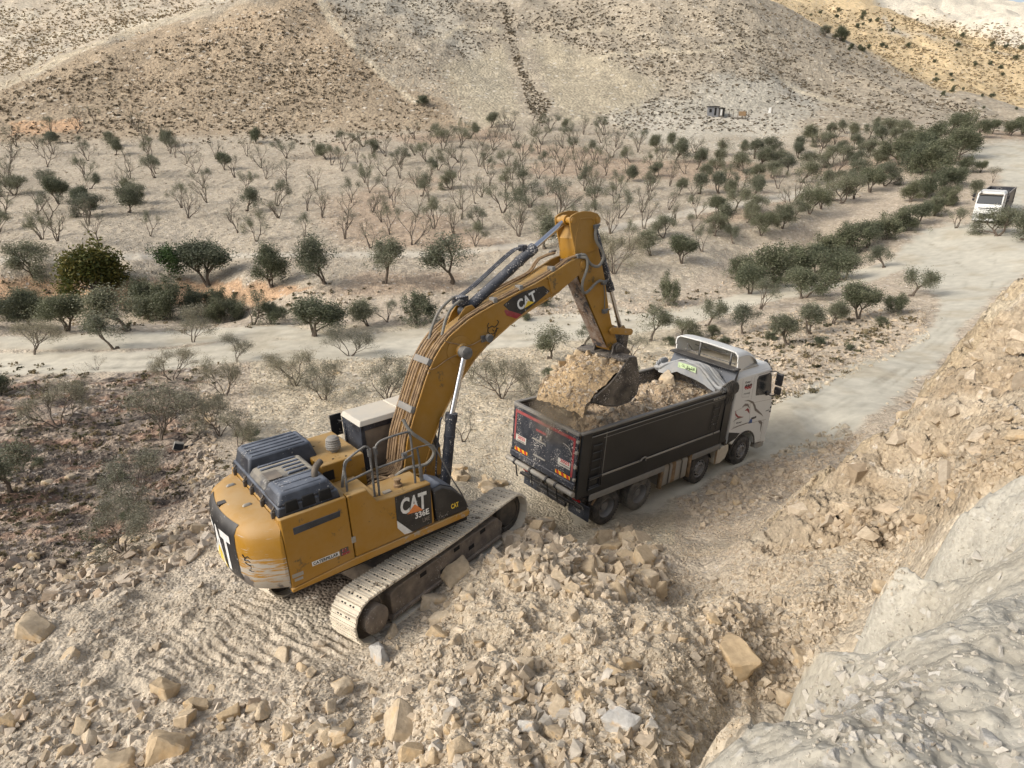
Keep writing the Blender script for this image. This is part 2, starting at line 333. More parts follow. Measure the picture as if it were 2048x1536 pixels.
# displacement of the surface
mach = np.zeros(GX.shape)
for T, R, x0, x1 in ((TR_T, TR_R, -1.6, 8.6), (EX_T, TRK, -2.9, 2.9)):
    lx = (GX-T[0])*R[0, 0]+(GY-T[1])*R[1, 0]; ly = (GX-T[0])*R[0, 1]+(GY-T[1])*R[1, 1]
    mach = np.maximum(mach, sstep(.8, 0, np.maximum(np.maximum(x0-lx, lx-x1), np.abs(ly)-1.9)))
amp = .05+.10*fore+.03*(GY > 25)
amp = amp*(1-.94*np.maximum(z_main, z_low))*(1-.8*mach)
amp = amp*(1-z_ledge)+.035*z_ledge
base_f = fbm(GX*.9, GY*.9, 81, 6, gain=.55)
D = amp*base_f
def blocks(a, b, seed): return _hash(np.floor(a).astype(np.int64), np.floor(b).astype(np.int64), seed)-.5
rid = 1-2*np.abs(fbm(GX*.55+GZ*.5, GY*.55+GZ*.4, 83, 5, gain=.6))
wq = fbm(GX*.7, GY*.7+GZ*.7, 84, 3)
aa = (GX*.75-GY*.3)*1.0+wq*.8; bb = (GZ*1.0+.35*GX)*2.0+wq*.9
D += z_cut*(.22*rid+.30*blocks(aa, bb, 7)+.15*blocks(aa*2.3+.4, bb*2.1, 8)+.10*blocks(aa*5, bb*4.3, 9))*.85
wl_ = fbm(GX*2, GY*2, 86, 3)
side_ = sstep(7.6, 6.6, GZ)*z_ledge
D += side_*(.07*(1-2*np.abs(fbm(GX*2.6+GZ, GY*2.6+GZ*1.7, 94, 5)))+.05*blocks(GX*2.2+GZ*.6+wl_, GZ*2.6+wl_, 27)+.02*blocks(GX*6+GZ+wl_, GZ*6+wl_, 28))
D += z_ledge*(.04*(1-2*np.abs(fbm(GX*1.6, GY*1.6, 87, 4)))+.014*pn(GX*8, GY*8, 88)+.010*pn(GX*19, GY*19, 92)+.025*(1-2*np.abs(fbm(GX*3.1, GY*3.1, 17, 4)))+.02*sstep(.35, .5, fbm(GX*1.1, GY*1.1, 18, 4)))
smo = 1-.68*np.clip(sstep(900, 700, GU)+sstep(1250, 1400, GU)*(GY > 9.5), 0, 1)
D += fore*smo*(1-z_ledge)*(1-z_cut)*(1-mach)*(.10*(1-2*np.abs(pn(GX*1.7, GY*1.7, 89)))+.045*pn(GX*5, GY*5, 90)+.025*pn(GX*11, GY*11, 91))
far_m = sstep(130, 175, GY)
D += far_m*(2.4*fbm(GX*.018, GY*.018, 93, 5, gain=.55)+.9*(1-2*np.abs(fbm(GX*.03+.3, GY*.012, 95, 4))))*sstep(140, 200, GY)
D += sstep(300, 500, GY)*8*(1-2*np.abs(fbm(GX*.006, GY*.005, 97, 5)))
D += z_orch*.09*fbm(GX*.6, GY*2.2, 99, 4)+z_burn*.12*fbm(GX*1.3, GY*1.3, 100, 4)
trd = zone([(330, 1250), (520, 1190), (720, 1270), (700, 1330), (560, 1330), (420, 1400), (250, 1400)], 25, 20, 7, 12)
ax_ = EX_R@rot(.28, 0, 0); s_ = GX*ax_[0, 0]+GY*ax_[1, 0]
D -= .02*trk*np.maximum(z_main, z_low)
D += trd*.032*np.sin((s_+.16*NZ)*2*np.pi/.21)*sstep(-.4, .3, fbm(GX*.9, GY*.9, 121, 3))
GZ = GZ+D
def hgt(x, y):
    x = np.asarray(x, float); y = np.asarray(y, float)
    return bil(GZ, np.arctan2(x, y), np.log(np.hypot(x, y)), th, lr)
_S = np.exp(np.arange(math.log(1.0), math.log(1800), .004))
def hit(u, v):
    """first point of the ground seen at a place of the survey photograph"""
    u = np.atleast_1d(np.asarray(u, float)); v = np.atleast_1d(np.asarray(v, float)); out = np.full((len(u), 3), np.nan)
    for i in range(0, len(u), 4000):
        d = ray(u[i:i+4000], v[i:i+4000]); d = d/np.hypot(d[:, 0], d[:, 1])[:, None]
        X = d[:, 0:1]*_S; Yy = d[:, 1:2]*_S; Zr = CAMH+d[:, 2:3]*_S
        g = Zr-hgt(X, Yy); neg = g < 0; k = neg.argmax(1); ok = neg.any(1) & (k > 0)
        kk = np.maximum(k, 1); r = np.arange(len(k)); g0 = g[r, kk-1]; g1 = g[r, kk]; t = g0/(g0-g1+1e-12)
        s = _S[kk-1]+(_S[kk]-_S[kk-1])*t
        P = np.array([0, 0, CAMH])+d*s[:, None]; P[~ok] = np.nan; out[i:i+4000] = P
    return out

# ------------------------------------------------------------------ materials
def new_mat(name):
    m = bpy.data.materials.new(name); m.use_nodes = True; nt = m.node_tree; b = nt.nodes['Principled BSDF']
    return m, nt, b
def N(nt, t, **kw):
    n = nt.nodes.new(t)
    for k, v in kw.items():
        if k.startswith('i_'):
            n.inputs[k[2:].replace('_', ' ')].default_value = v
        elif k.isdigit(): n.inputs[int(k)].default_value = v
        else: setattr(n, k, v)
    return n
def mixc(nt, fac, a, b, mode='MIX'):
    n = nt.nodes.new('ShaderNodeMix'); n.data_type = 'RGBA'; n.blend_type = mode
    for s, v in ((n.inputs[0], fac), (n.inputs[6], a), (n.inputs[7], b)):
        if hasattr(v, 'is_linked') or hasattr(v, 'links'): nt.links.new(v, s)
        elif isinstance(v, (int, float)): s.default_value = v
        else: s.default_value = (*v, 1)
    return n.outputs[2]
def ramp(nt, src, a, b, c0=(0, 0, 0), c1=(1, 1, 1)):
    r = nt.nodes.new('ShaderNodeValToRGB'); r.color_ramp.elements[0].position = a; r.color_ramp.elements[1].position = b
    r.color_ramp.elements[0].color = (*c0, 1); r.color_ramp.elements[1].color = (*c1, 1); nt.links.new(src, r.inputs[0]); return r.outputs[0]

def ground_mat(name, peb, peb_amt, bump, stone_col=(.55, .5, .43), cell=.14, nc=.24):
    m, nt, b = new_mat(name); b.inputs['Roughness'].default_value = .95; b.inputs['Specular IOR Level'].default_value = .15
    at = N(nt, 'ShaderNodeAttribute', attribute_name='Col'); tc = N(nt, 'ShaderNodeTexCoord')
    n1 = N(nt, 'ShaderNodeTexNoise', i_Scale=peb*.35, i_Detail=6.0, i_Roughness=.65); nt.links.new(tc.outputs['Object'], n1.inputs['Vector'])
    v1 = N(nt, 'ShaderNodeTexVoronoi', i_Scale=peb); nt.links.new(tc.outputs['Object'], v1.inputs['Vector'])
    v2 = N(nt, 'ShaderNodeTexVoronoi', i_Scale=peb*.37); nt.links.new(tc.outputs['Object'], v2.inputs['Vector'])
    f = ramp(nt, n1.outputs['Fac'], .3, .72, (1-nc,)*3, (1+nc*.85,)*3)
    c = mixc(nt, 1.0, at.outputs['Color'], f, 'MULTIPLY')
    sep = N(nt, 'ShaderNodeSeparateColor'); nt.links.new(v2.outputs['Color'], sep.inputs[0])
    pm = ramp(nt, sep.outputs[0], .72, .8); dm = ramp(nt, v2.outputs['Distance'], .25, .38, (1, 1, 1), (0, 0, 0))
    mu = N(nt, 'ShaderNodeMath', operation='MULTIPLY'); nt.links.new(pm, mu.inputs[0]); nt.links.new(dm, mu.inputs[1])
    mu2 = N(nt, 'ShaderNodeMath', operation='MULTIPLY'); nt.links.new(mu.outputs[0], mu2.inputs[0]); mu2.inputs[1].default_value = peb_amt
    c = mixc(nt, mu2.outputs[0], c, stone_col)
    sep2 = N(nt, 'ShaderNodeSeparateColor'); nt.links.new(v1.outputs['Color'], sep2.inputs[0])
    f2 = ramp(nt, sep2.outputs[1], 0, 1, (1-cell,)*3, (1+cell,)*3); c = mixc(nt, 1.0, c, f2, 'MULTIPLY')
    nt.links.new(c, b.inputs['Base Color'])
    bp = N(nt, 'ShaderNodeBump', i_Strength=.8, i_Distance=bump); ad = N(nt, 'ShaderNodeMath', operation='SUBTRACT')
    nt.links.new(n1.outputs['Fac'], ad.inputs[0]); nt.links.new(v1.outputs['Distance'], ad.inputs[1]); nt.links.new(ad.outputs[0], bp.inputs['Height'])
    nt.links.new(bp.outputs[0], b.inputs['Normal'])
    return m
m_near = ground_mat('soil_near', 14, .5, .05)
m_ledge = ground_mat('chalk_ledge', 34, .35, .008, (.6, .58, .54), cell=.08, nc=.16)
m_mid = ground_mat('soil_field', 6, .55, .08, (.62, .56, .48))
m_far = ground_mat('soil_hill', 1.6, .6, .3, (.6, .55, .46))
m_road = ground_mat('road_dust', 7, .0, .008, cell=.0, nc=.07)

# ------------------------------------------------------------------ ground objects (one continuous sheet, split by use)
nr, nth = GX.shape
idx = np.arange(nr*nth).reshape(nr, nth)
quads = np.stack([idx[:-1, :-1], idx[:-1, 1:], idx[1:, 1:], idx[1:, :-1]], -1)
quads = quads.reshape(-1, 4)
def fc(a): return ((a[:-1, :-1]+a[1:, 1:]+a[:-1, 1:]+a[1:, :-1])/4).reshape(-1)
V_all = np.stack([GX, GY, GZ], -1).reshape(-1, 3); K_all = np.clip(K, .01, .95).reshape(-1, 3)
# smooth vertex normals of the whole sheet, so the split leaves no seam
du = np.gradient(np.stack([GX, GY, GZ], -1), axis=1); dv = np.gradient(np.stack([GX, GY, GZ], -1), axis=0)
nn = np.cross(du, dv); nn /= np.linalg.norm(nn, axis=-1, keepdims=True)+1e-12
nn = np.where(nn[..., 2:3] < 0, -nn, nn).reshape(-1, 3)
zone_id = np.zeros(len(quads), int)
yc = fc(GY); zone_id[yc > 24] = 1; zone_id[(yc > 143) & (fc(z_orch) < .5)] = 2
zone_id[fc(z_cut) > .5] = 5; zone_id[fc(z_ledge) > .5] = 6
zone_id[(fc(z_main) > .5)] = 3; zone_id[fc(z_low) > .5] = 4; zone_id[fc(z_path) > .5] = 7
for k, (nm, mt) in enumerate((('ground', m_near), ('terrain', m_mid), ('hill', m_far), ('road', m_road), ('track', m_road), ('cliff', m_near), ('ledge', m_ledge), ('path', m_road))):
    q = quads[zone_id == k]
    if not len(q): continue
    used, inv = np.unique(q, return_inverse=True); q2 = inv.reshape(-1, 4)
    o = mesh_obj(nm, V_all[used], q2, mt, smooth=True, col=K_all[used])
    o.data.normals_split_custom_set_from_vertices(nn[used].tolist())
    o['kind'] = 'structure'
del quads
# ------------------------------------------------------------------ object materials
def paint(name, base, dust=.25, dustc=(176, 160, 138), rough=.5, metal=0.0, speck=0.0, scale=3.0, up=.5, streak=0.0, wear=None, wear_amt=0.0, scratch=0):
    m, nt, b = new_mat(name)
    b.inputs['Metallic'].default_value = metal
    tc = N(nt, 'ShaderNodeTexCoord'); geo = N(nt, 'ShaderNodeNewGeometry')
    mp = N(nt, 'ShaderNodeMapping'); mp.inputs['Scale'].default_value = (1, 1, .35 if streak else 1); nt.links.new(tc.outputs['Object'], mp.inputs[0])
    n = N(nt, 'ShaderNodeTexNoise', i_Scale=scale, i_Detail=7.0, i_Roughness=.62); nt.links.new(mp.outputs[0], n.inputs['Vector'])
    sx = N(nt, 'ShaderNodeSeparateXYZ'); nt.links.new(geo.outputs['Normal'], sx.inputs[0])
    upm = N(nt, 'ShaderNodeMapRange'); nt.links.new(sx.outputs[2], upm.inputs[0]); upm.inputs[1].default_value = .2; upm.inputs[2].default_value = 1; upm.inputs[3].default_value = 0; upm.inputs[4].default_value = up
    r = ramp(nt, n.outputs['Fac'], .38, .72); s = N(nt, 'ShaderNodeMath', operation='MULTIPLY'); nt.links.new(r, s.inputs[0]); s.inputs[1].default_value = dust*1.6
    a = N(nt, 'ShaderNodeMath', operation='ADD', use_clamp=True); nt.links.new(s.outputs[0], a.inputs[0])
    um = N(nt, 'ShaderNodeMath', operation='MULTIPLY'); nt.links.new(upm.outputs[0], um.inputs[0])
    r2 = ramp(nt, n.outputs['Fac'], .25, .6, (.45, .45, .45), (1, 1, 1)); nt.links.new(r2, um.inputs[1]); nt.links.new(um.outputs[0], a.inputs[1])
    c = mixc(nt, a.outputs[0], lin(base), lin(dustc))
    if speck:
        n2 = N(nt, 'ShaderNodeTexNoise', i_Scale=28.0, i_Detail=3.0, i_Roughness=.7); nt.links.new(mp.outputs[0], n2.inputs['Vector'])
        n6 = N(nt, 'ShaderNodeTexNoise', i_Scale=2.2, i_Detail=3.0); nt.links.new(tc.outputs['Object'], n6.inputs['Vector'])
        sa = N(nt, 'ShaderNodeMath', operation='MULTIPLY_ADD'); nt.links.new(n6.outputs['Fac'], sa.inputs[0]); sa.inputs[1].default_value = .5; nt.links.new(n2.outputs['Fac'], sa.inputs[2])
        c = mixc(nt, ramp(nt, sa.outputs[0], .93-speck*.16, .99-speck*.14), c, lin((196, 190, 182)))
    if wear:
        n3 = N(nt, 'ShaderNodeTexNoise', i_Scale=2.6, i_Detail=9.0, i_Roughness=.75); nt.links.new(tc.outputs['Object'], n3.inputs['Vector'])
        c = mixc(nt, ramp(nt, n3.outputs['Fac'], .62-wear_amt*.15, .66-wear_amt*.12), c, lin(wear))
    if scratch:
        m2 = N(nt, 'ShaderNodeMapping'); m2.inputs['Scale'].default_value = (1.2, 1.2, 16); nt.links.new(tc.outputs['Object'], m2.inputs[0])
        n4 = N(nt, 'ShaderNodeTexNoise', i_Scale=1.6, i_Detail=6.0, i_Roughness=.7); nt.links.new(m2.outputs[0], n4.inputs['Vector'])
        n5 = N(nt, 'ShaderNodeTexNoise', i_Scale=1.8, i_Detail=5.0, i_Roughness=.6); nt.links.new(tc.outputs['Object'], n5.inputs['Vector'])
        sz = N(nt, 'ShaderNodeSeparateXYZ'); nt.links.new(tc.outputs['Object'], sz.inputs[0])
        zr = N(nt, 'ShaderNodeMapRange'); nt.links.new(sz.outputs[2], zr.inputs[0]); zr.inputs[1].default_value = 1.25; zr.inputs[2].default_value = 2.3; zr.inputs[3].default_value = .27; zr.inputs[4].default_value = -.03
        s1 = N(nt, 'ShaderNodeMath', operation='ADD'); nt.links.new(n4.outputs['Fac'], s1.inputs[0]); nt.links.new(zr.outputs[0], s1.inputs[1])
        c = mixc(nt, ramp(nt, s1.outputs[0], .60, .66), c, lin((168, 160, 148)))
        s2 = N(nt, 'ShaderNodeMath', operation='ADD'); nt.links.new(n5.outputs['Fac'], s2.inputs[0]); nt.links.new(zr.outputs[0], s2.inputs[1])
        c = mixc(nt, ramp(nt, s2.outputs[0], .70, .74), c, lin((104, 98, 94)))
    nt.links.new(c, b.inputs['Base Color'])
    rr = N(nt, 'ShaderNodeMapRange'); nt.links.new(a.outputs[0], rr.inputs[0]); rr.inputs[3].default_value = rough; rr.inputs[4].default_value = .95
    nt.links.new(rr.outputs[0], b.inputs['Roughness'])
    bp = N(nt, 'ShaderNodeBump', i_Strength=.25, i_Distance=.01); nt.links.new(n.outputs['Fac'], bp.inputs['Height']); nt.links.new(bp.outputs[0], b.inputs['Normal'])
    return m
m_yel = paint('yellow_paint', (148, 106, 22), .17, (164, 140, 100), .45, scale=2.2, up=.6, wear=(98, 78, 44), wear_amt=.22)
m_yel2 = paint('worn_yellow_paint', (156, 112, 26), .2, (176, 152, 116), .5, scale=2.4, up=.5, wear=(150, 142, 130), wear_amt=.3)
m_cw = paint('scratched_counterweight', (158, 114, 24), .12, (176, 152, 116), .45, scale=2.4, up=.55, scratch=1)
m_hoodd = paint('dusty_hood', (40, 46, 56), .4, (176, 166, 146), .5, scale=1.3, up=.45, speck=.1)
m_bhood = paint('black_hood', (22, 27, 37), .16, (122, 128, 138), .38, scale=2.0, up=.55, speck=.1)
m_black = paint('black_paint', (18, 20, 25), .08, (130, 124, 116), .4, scale=2.5, up=.35, speck=.1)
m_blackd = paint('scratched_black', (26, 31, 42), .10, (140, 140, 142), .5, scale=4, up=.4, speck=.45)
m_box = paint('tipper_black', (14, 17, 21), .05, (100, 100, 100), .38, scale=1.1, up=.5)
m_boxin = paint('scraped_steel', (52, 52, 54), .5, (150, 138, 120), .6, scale=5, up=.3, speck=.5)
m_white = paint('cab_white', (214, 214, 210), .08, (186, 180, 168), .4, scale=1.2, up=.12)
m_roof = paint('dusty_cab_roof', (176, 172, 162), .3, (196, 186, 168), .7, scale=2, up=.5)
m_trackm = paint('track_dust', (192, 182, 164), .5, (214, 204, 184), .8, scale=6, up=.4, wear=(112, 98, 80), wear_amt=.2)
m_frame = paint('track_frame_mud', (92, 84, 76), .55, (142, 128, 112), .85, scale=3.5, up=.4, speck=.1)
m_dirtm = paint('dirty_metal', (70, 66, 62), .35, (136, 124, 108), .6, .3, scale=5, up=.5)
m_belly = paint('scraped_belly', (110, 84, 62), .45, (170, 164, 158), .55, .1, scale=6, up=.2, speck=.4, wear=(52, 52, 58), wear_amt=.7)
m_buck = paint('bucket_steel', (52, 50, 50), .45, (138, 128, 114), .4, .3, scale=3, up=.3, speck=.4)
m_hose = paint('dusty_hose', (112, 90, 66), .5, (164, 138, 104), .75, scale=6, up=.4)
m_hoseg = paint('grey_hose', (96, 96, 92), .3, (150, 142, 128), .6, scale=6, up=.4)
m_rail = paint('handrail_grey', (80, 82, 84), .3, (150, 144, 134), .5, .2, scale=8, up=.5)
m_chrome, _, b_ = new_mat('chrome'); b_.inputs['Base Color'].default_value = (.55, .56, .6, 1); b_.inputs['Metallic'].default_value = 1; b_.inputs['Roughness'].default_value = .22
m_rubber = paint('tyre_rubber', (44, 43, 42), .4, (112, 105, 96), .85, scale=5, up=.2)
m_rubclean = paint('dusty_tyre', (70, 68, 65), .5, (128, 121, 110), .9, scale=5, up=.2)
m_rim = paint('wheel_rim', (128, 128, 128), .3, (140, 132, 122), .5, .4, scale=6, up=.3)
m_alu = paint('dusty_aluminium', (150, 148, 142), .5, (158, 148, 132), .6, .3, scale=3, up=.4)
m_guard = paint('dusty_guard', (118, 116, 112), .45, (142, 136, 126), .7, .1, scale=4, up=.4)
m_tarp = paint('grey_tarp', (140, 143, 146), .3, (170, 164, 152), .8, scale=3, up=.35)
m_red = paint('red_paint', (138, 34, 42), .2, (160, 140, 130), .5, speck=.1)
m_glass, _, b_ = new_mat('dark_glass'); b_.inputs['Base Color'].default_value = (.02, .025, .03, 1); b_.inputs['Roughness'].default_value = .2; b_.inputs['Specular IOR Level'].default_value = .35
m_dglass = paint('dusty_glass', (88, 82, 74), .5, (150, 136, 118), .35, scale=2, up=.3)
def flat(name, c, rough=.6, metal=0):
    m, nt, b = new_mat(name); b.inputs['Base Color'].default_value = (*lin(c), 1); b.inputs['Roughness'].default_value = rough; b.inputs['Metallic'].default_value = metal
    n = N(nt, 'ShaderNodeTexNoise', i_Scale=9.0, i_Detail=5.0); tc = N(nt, 'ShaderNodeTexCoord'); nt.links.new(tc.outputs['Object'], n.inputs['Vector'])
    nt.links.new(mixc(nt, 1.0, lin(c), ramp(nt, n.outputs['Fac'], .3, .7, (.8, .8, .8), (1.1, 1.1, 1.1)), 'MULTIPLY'), b.inputs['Base Color'])
    return m
m_dark = flat('dark_void', (22, 21, 20), .9); m_wtxt = flat('white_lettering', (214, 214, 210)); m_ktxt = flat('black_lettering', (28, 27, 27)); m_rtxt = flat('red_lettering', (170, 36, 44))
m_ylw = flat('yellow_mark', (222, 190, 60)); m_org = flat('orange_mark', (214, 130, 70)); m_grn = flat('green_cloth_patch', (186, 206, 160), .8); m_hazy = flat('hazard_yellow', (226, 176, 30)); m_hazr = flat('hazard_red', (176, 40, 30))
m_grey = flat('grey_lettering', (120, 112, 104)); m_blue = flat('blue_mark', (50, 90, 150)); m_lensr = flat('red_lens', (140, 16, 22), .2); m_lensw = flat('clear_lens', (190, 190, 186), .15)
m_orange_tex = flat('plate_grey', (186, 182, 172))

# ------------------------------------------------------------------ mesh builder
class MB:
    def __init__(s): s.V = []; s.F = []; s.M = []; s.mi = 0
    def add(s, V, F):
        o = len(s.V); s.V += [tuple(map(float, v)) for v in V]; s.F += [tuple(i+o for i in f) for f in F]; s.M += [s.mi]*len(F); return s
    def box(s, a, b, taper=None):
        x0, y0, z0 = a; x1, y1, z1 = b; t = taper or (0, 0)
        V = [(x0, y0, z0), (x1, y0, z0), (x1, y1, z0), (x0, y1, z0), (x0+t[0], y0+t[1], z1), (x1-t[0], y0+t[1], z1), (x1-t[0], y1-t[1], z1), (x0+t[0], y1-t[1], z1)]
        return s.add(V, [(3, 2, 1, 0), (4, 5, 6, 7), (0, 1, 5, 4), (1, 2, 6, 5), (2, 3, 7, 6), (3, 0, 4, 7)])
    def prism(s, poly, y0, y1):
        """polygon in x,z extruded along y"""
        n = len(poly); ar = sum(poly[i][0]*poly[(i+1) % n][1]-poly[(i+1) % n][0]*poly[i][1] for i in range(n))
        if ar < 0: poly = poly[::-1]
        V = [(x, y0, z) for x, z in poly]+[(x, y1, z) for x, z in poly]
        F = [tuple(range(n)), tuple(range(2*n-1, n-1, -1))]+[(i, i+n, (i+1) % n+n, (i+1) % n) for i in range(n)]
        return s.add(V, F)
    def cyl(s, p0, p1, r, r1=None, seg=16, cap=True):
        p0 = Vector(p0); p1 = Vector(p1); d = (p1-p0).normalized(); a = d.orthogonal().normalized(); b = d.cross(a); r1 = r if r1 is None else r1
        V = []
        for p, q in ((p0, r), (p1, r1)):
            for i in range(seg):
                t = 2*math.pi*i/seg; V.append(p+(a*math.cos(t)+b*math.sin(t))*q)
        F = [(i, (i+1) % seg, (i+1) % seg+seg, i+seg) for i in range(seg)]
        if cap: F += [tuple(range(seg-1, -1, -1)), tuple(range(seg, 2*seg))]
        return s.add(V, F)
    def tube(s, pts, r, seg=8, sub=3):
        P = [Vector(p) for p in pts]
        if sub > 1 and len(P) > 2:
            Q = []
            for i in range(len(P)-1):
                p0 = P[max(i-1, 0)]; p1 = P[i]; p2 = P[i+1]; p3 = P[min(i+2, len(P)-1)]
                for k in range(sub):
                    t = k/sub; Q.append(.5*((2*p1)+(p2-p0)*t+(2*p0-5*p1+4*p2-p3)*t*t+(3*p1-p0-3*p2+p3)*t**3))
            Q.append(P[-1]); P = Q
        V = []; n = len(P); a = None
        for i, p in enumerate(P):
            d = (P[min(i+1, n-1)]-P[max(i-1, 0)]).normalized()
            a = d.orthogonal().normalized() if a is None else (a-d*a.dot(d)).normalized()
            b = d.cross(a); rr = r[min(i, len(r)-1)] if isinstance(r, (list, tuple)) else r
            for k in range(seg):
                t = 2*math.pi*k/seg; V.append(p+(a*math.cos(t)+b*math.sin(t))*rr)
        F = [(i*seg+k, i*seg+(k+1) % seg, (i+1)*seg+(k+1) % seg, (i+1)*seg+k) for i in range(n-1) for k in range(seg)]
        F += [tuple(range(seg-1, -1, -1)), tuple(range((n-1)*seg, n*seg))]
        return s.add(V, F)
    def lathe(s, prof, origin, axis='y', seg=28, cap=True):
        """prof: list of (offset along axis, radius)"""
        V = []; o = Vector(origin)
        for h, r in prof:
            for i in range(seg):
                t = 2*math.pi*i/seg; c, q = math.cos(t)*r, math.sin(t)*r
                V.append(o+Vector({'y': (c, h, q), 'x': (h, c, q), 'z': (c, q, h)}[axis]))
        n = len(prof); F = [(j*seg+i, j*seg+(i+1) % seg, (j+1)*seg+(i+1) % seg, (j+1)*seg+i) for j in range(n-1) for i in range(seg)]
        if cap: F += [tuple(range(seg-1, -1, -1)), tuple(range((n-1)*seg, n*seg))]
        return s.add(V, F)
    def poly(s, pts): return s.add(pts, [tuple(range(len(pts)))])
    def xf(s, R, T=(0, 0, 0)):
        V = np.array(s.V)@np.array(R).T+np.array(T); s.V = [tuple(v) for v in V]; return s
    def build(s, name, mat, parent=None, bevel=0, seg=2, smooth=35):
        me = bpy.data.meshes.new(name); me.from_pydata(s.V, [], s.F)
        for mm in (mat if isinstance(mat, (list, tuple)) else [mat]): me.materials.append(mm)
        if isinstance(mat, (list, tuple)): me.polygons.foreach_set('material_index', s.M)
        bm = bmesh.new(); bm.from_mesh(me); bmesh.ops.recalc_face_normals(bm, faces=bm.faces); bm.to_mesh(me); bm.free()
        if smooth: me.polygons.foreach_set('use_smooth', [True]*len(me.polygons)); me.set_sharp_from_angle(angle=rad(smooth))
        o = bpy.data.objects.new(name, me); C.objects.link(o)
        if parent: o.parent = parent
        if bevel:
            md = o.modifiers.new('bevel', 'BEVEL'); md.width = bevel; md.segments = seg; md.limit_method = 'ANGLE'; md.angle_limit = rad(40); md.harden_normals = False
        return o
def empty(name, T, R=None):
    o = bpy.data.objects.new(name, None); C.objects.link(o); R = np.eye(3) if R is None else R
    o.matrix_world = Matrix([[*R[0], T[0]], [*R[1], T[1]], [*R[2], T[2]], [0, 0, 0, 1]]); o.empty_display_size = .5
    return o
_txt = {}
def text2d(s, bold=.0):
    k = (s, bold)
    if k in _txt: return _txt[k]
    cu = bpy.data.curves.new('t', 'FONT'); cu.body = s; cu.size = 1; cu.offset = bold; cu.resolution_u = 3; cu.fill_mode = 'FRONT'
    o = bpy.data.objects.new('t', cu); C.objects.link(o); dg = bpy.context.evaluated_depsgraph_get(); dg.update()
    me = bpy.data.meshes.new_from_object(o.evaluated_get(dg)); V = np.array([v.co[:2] for v in me.vertices]); F = [tuple(p.vertices) for p in me.polygons]
    bpy.data.objects.remove(o); bpy.data.curves.remove(cu); bpy.data.meshes.remove(me)
    if len(V): V -= V.min(0); V /= V.max(0)
    _txt[k] = (V, F); return V, F
def put_text(mb, s, fn, bold=.03, lo=(0, 0), hi=(1, 1)):
    V, F = text2d(s, bold)
    if not len(V): return
    V = V*(np.array(hi)-np.array(lo))+np.array(lo); mb.add([fn(a, b) for a, b in V], F)
def quad_fn(p00, p10, p01, p11, off=(0, 0, 0)):
    p = [np.array(q, float)+np.array(off) for q in (p00, p10, p01, p11)]
    return lambda a, b: (p[0]*(1-a)+p[1]*a)*(1-b)+(p[2]*(1-a)+p[3]*a)*b

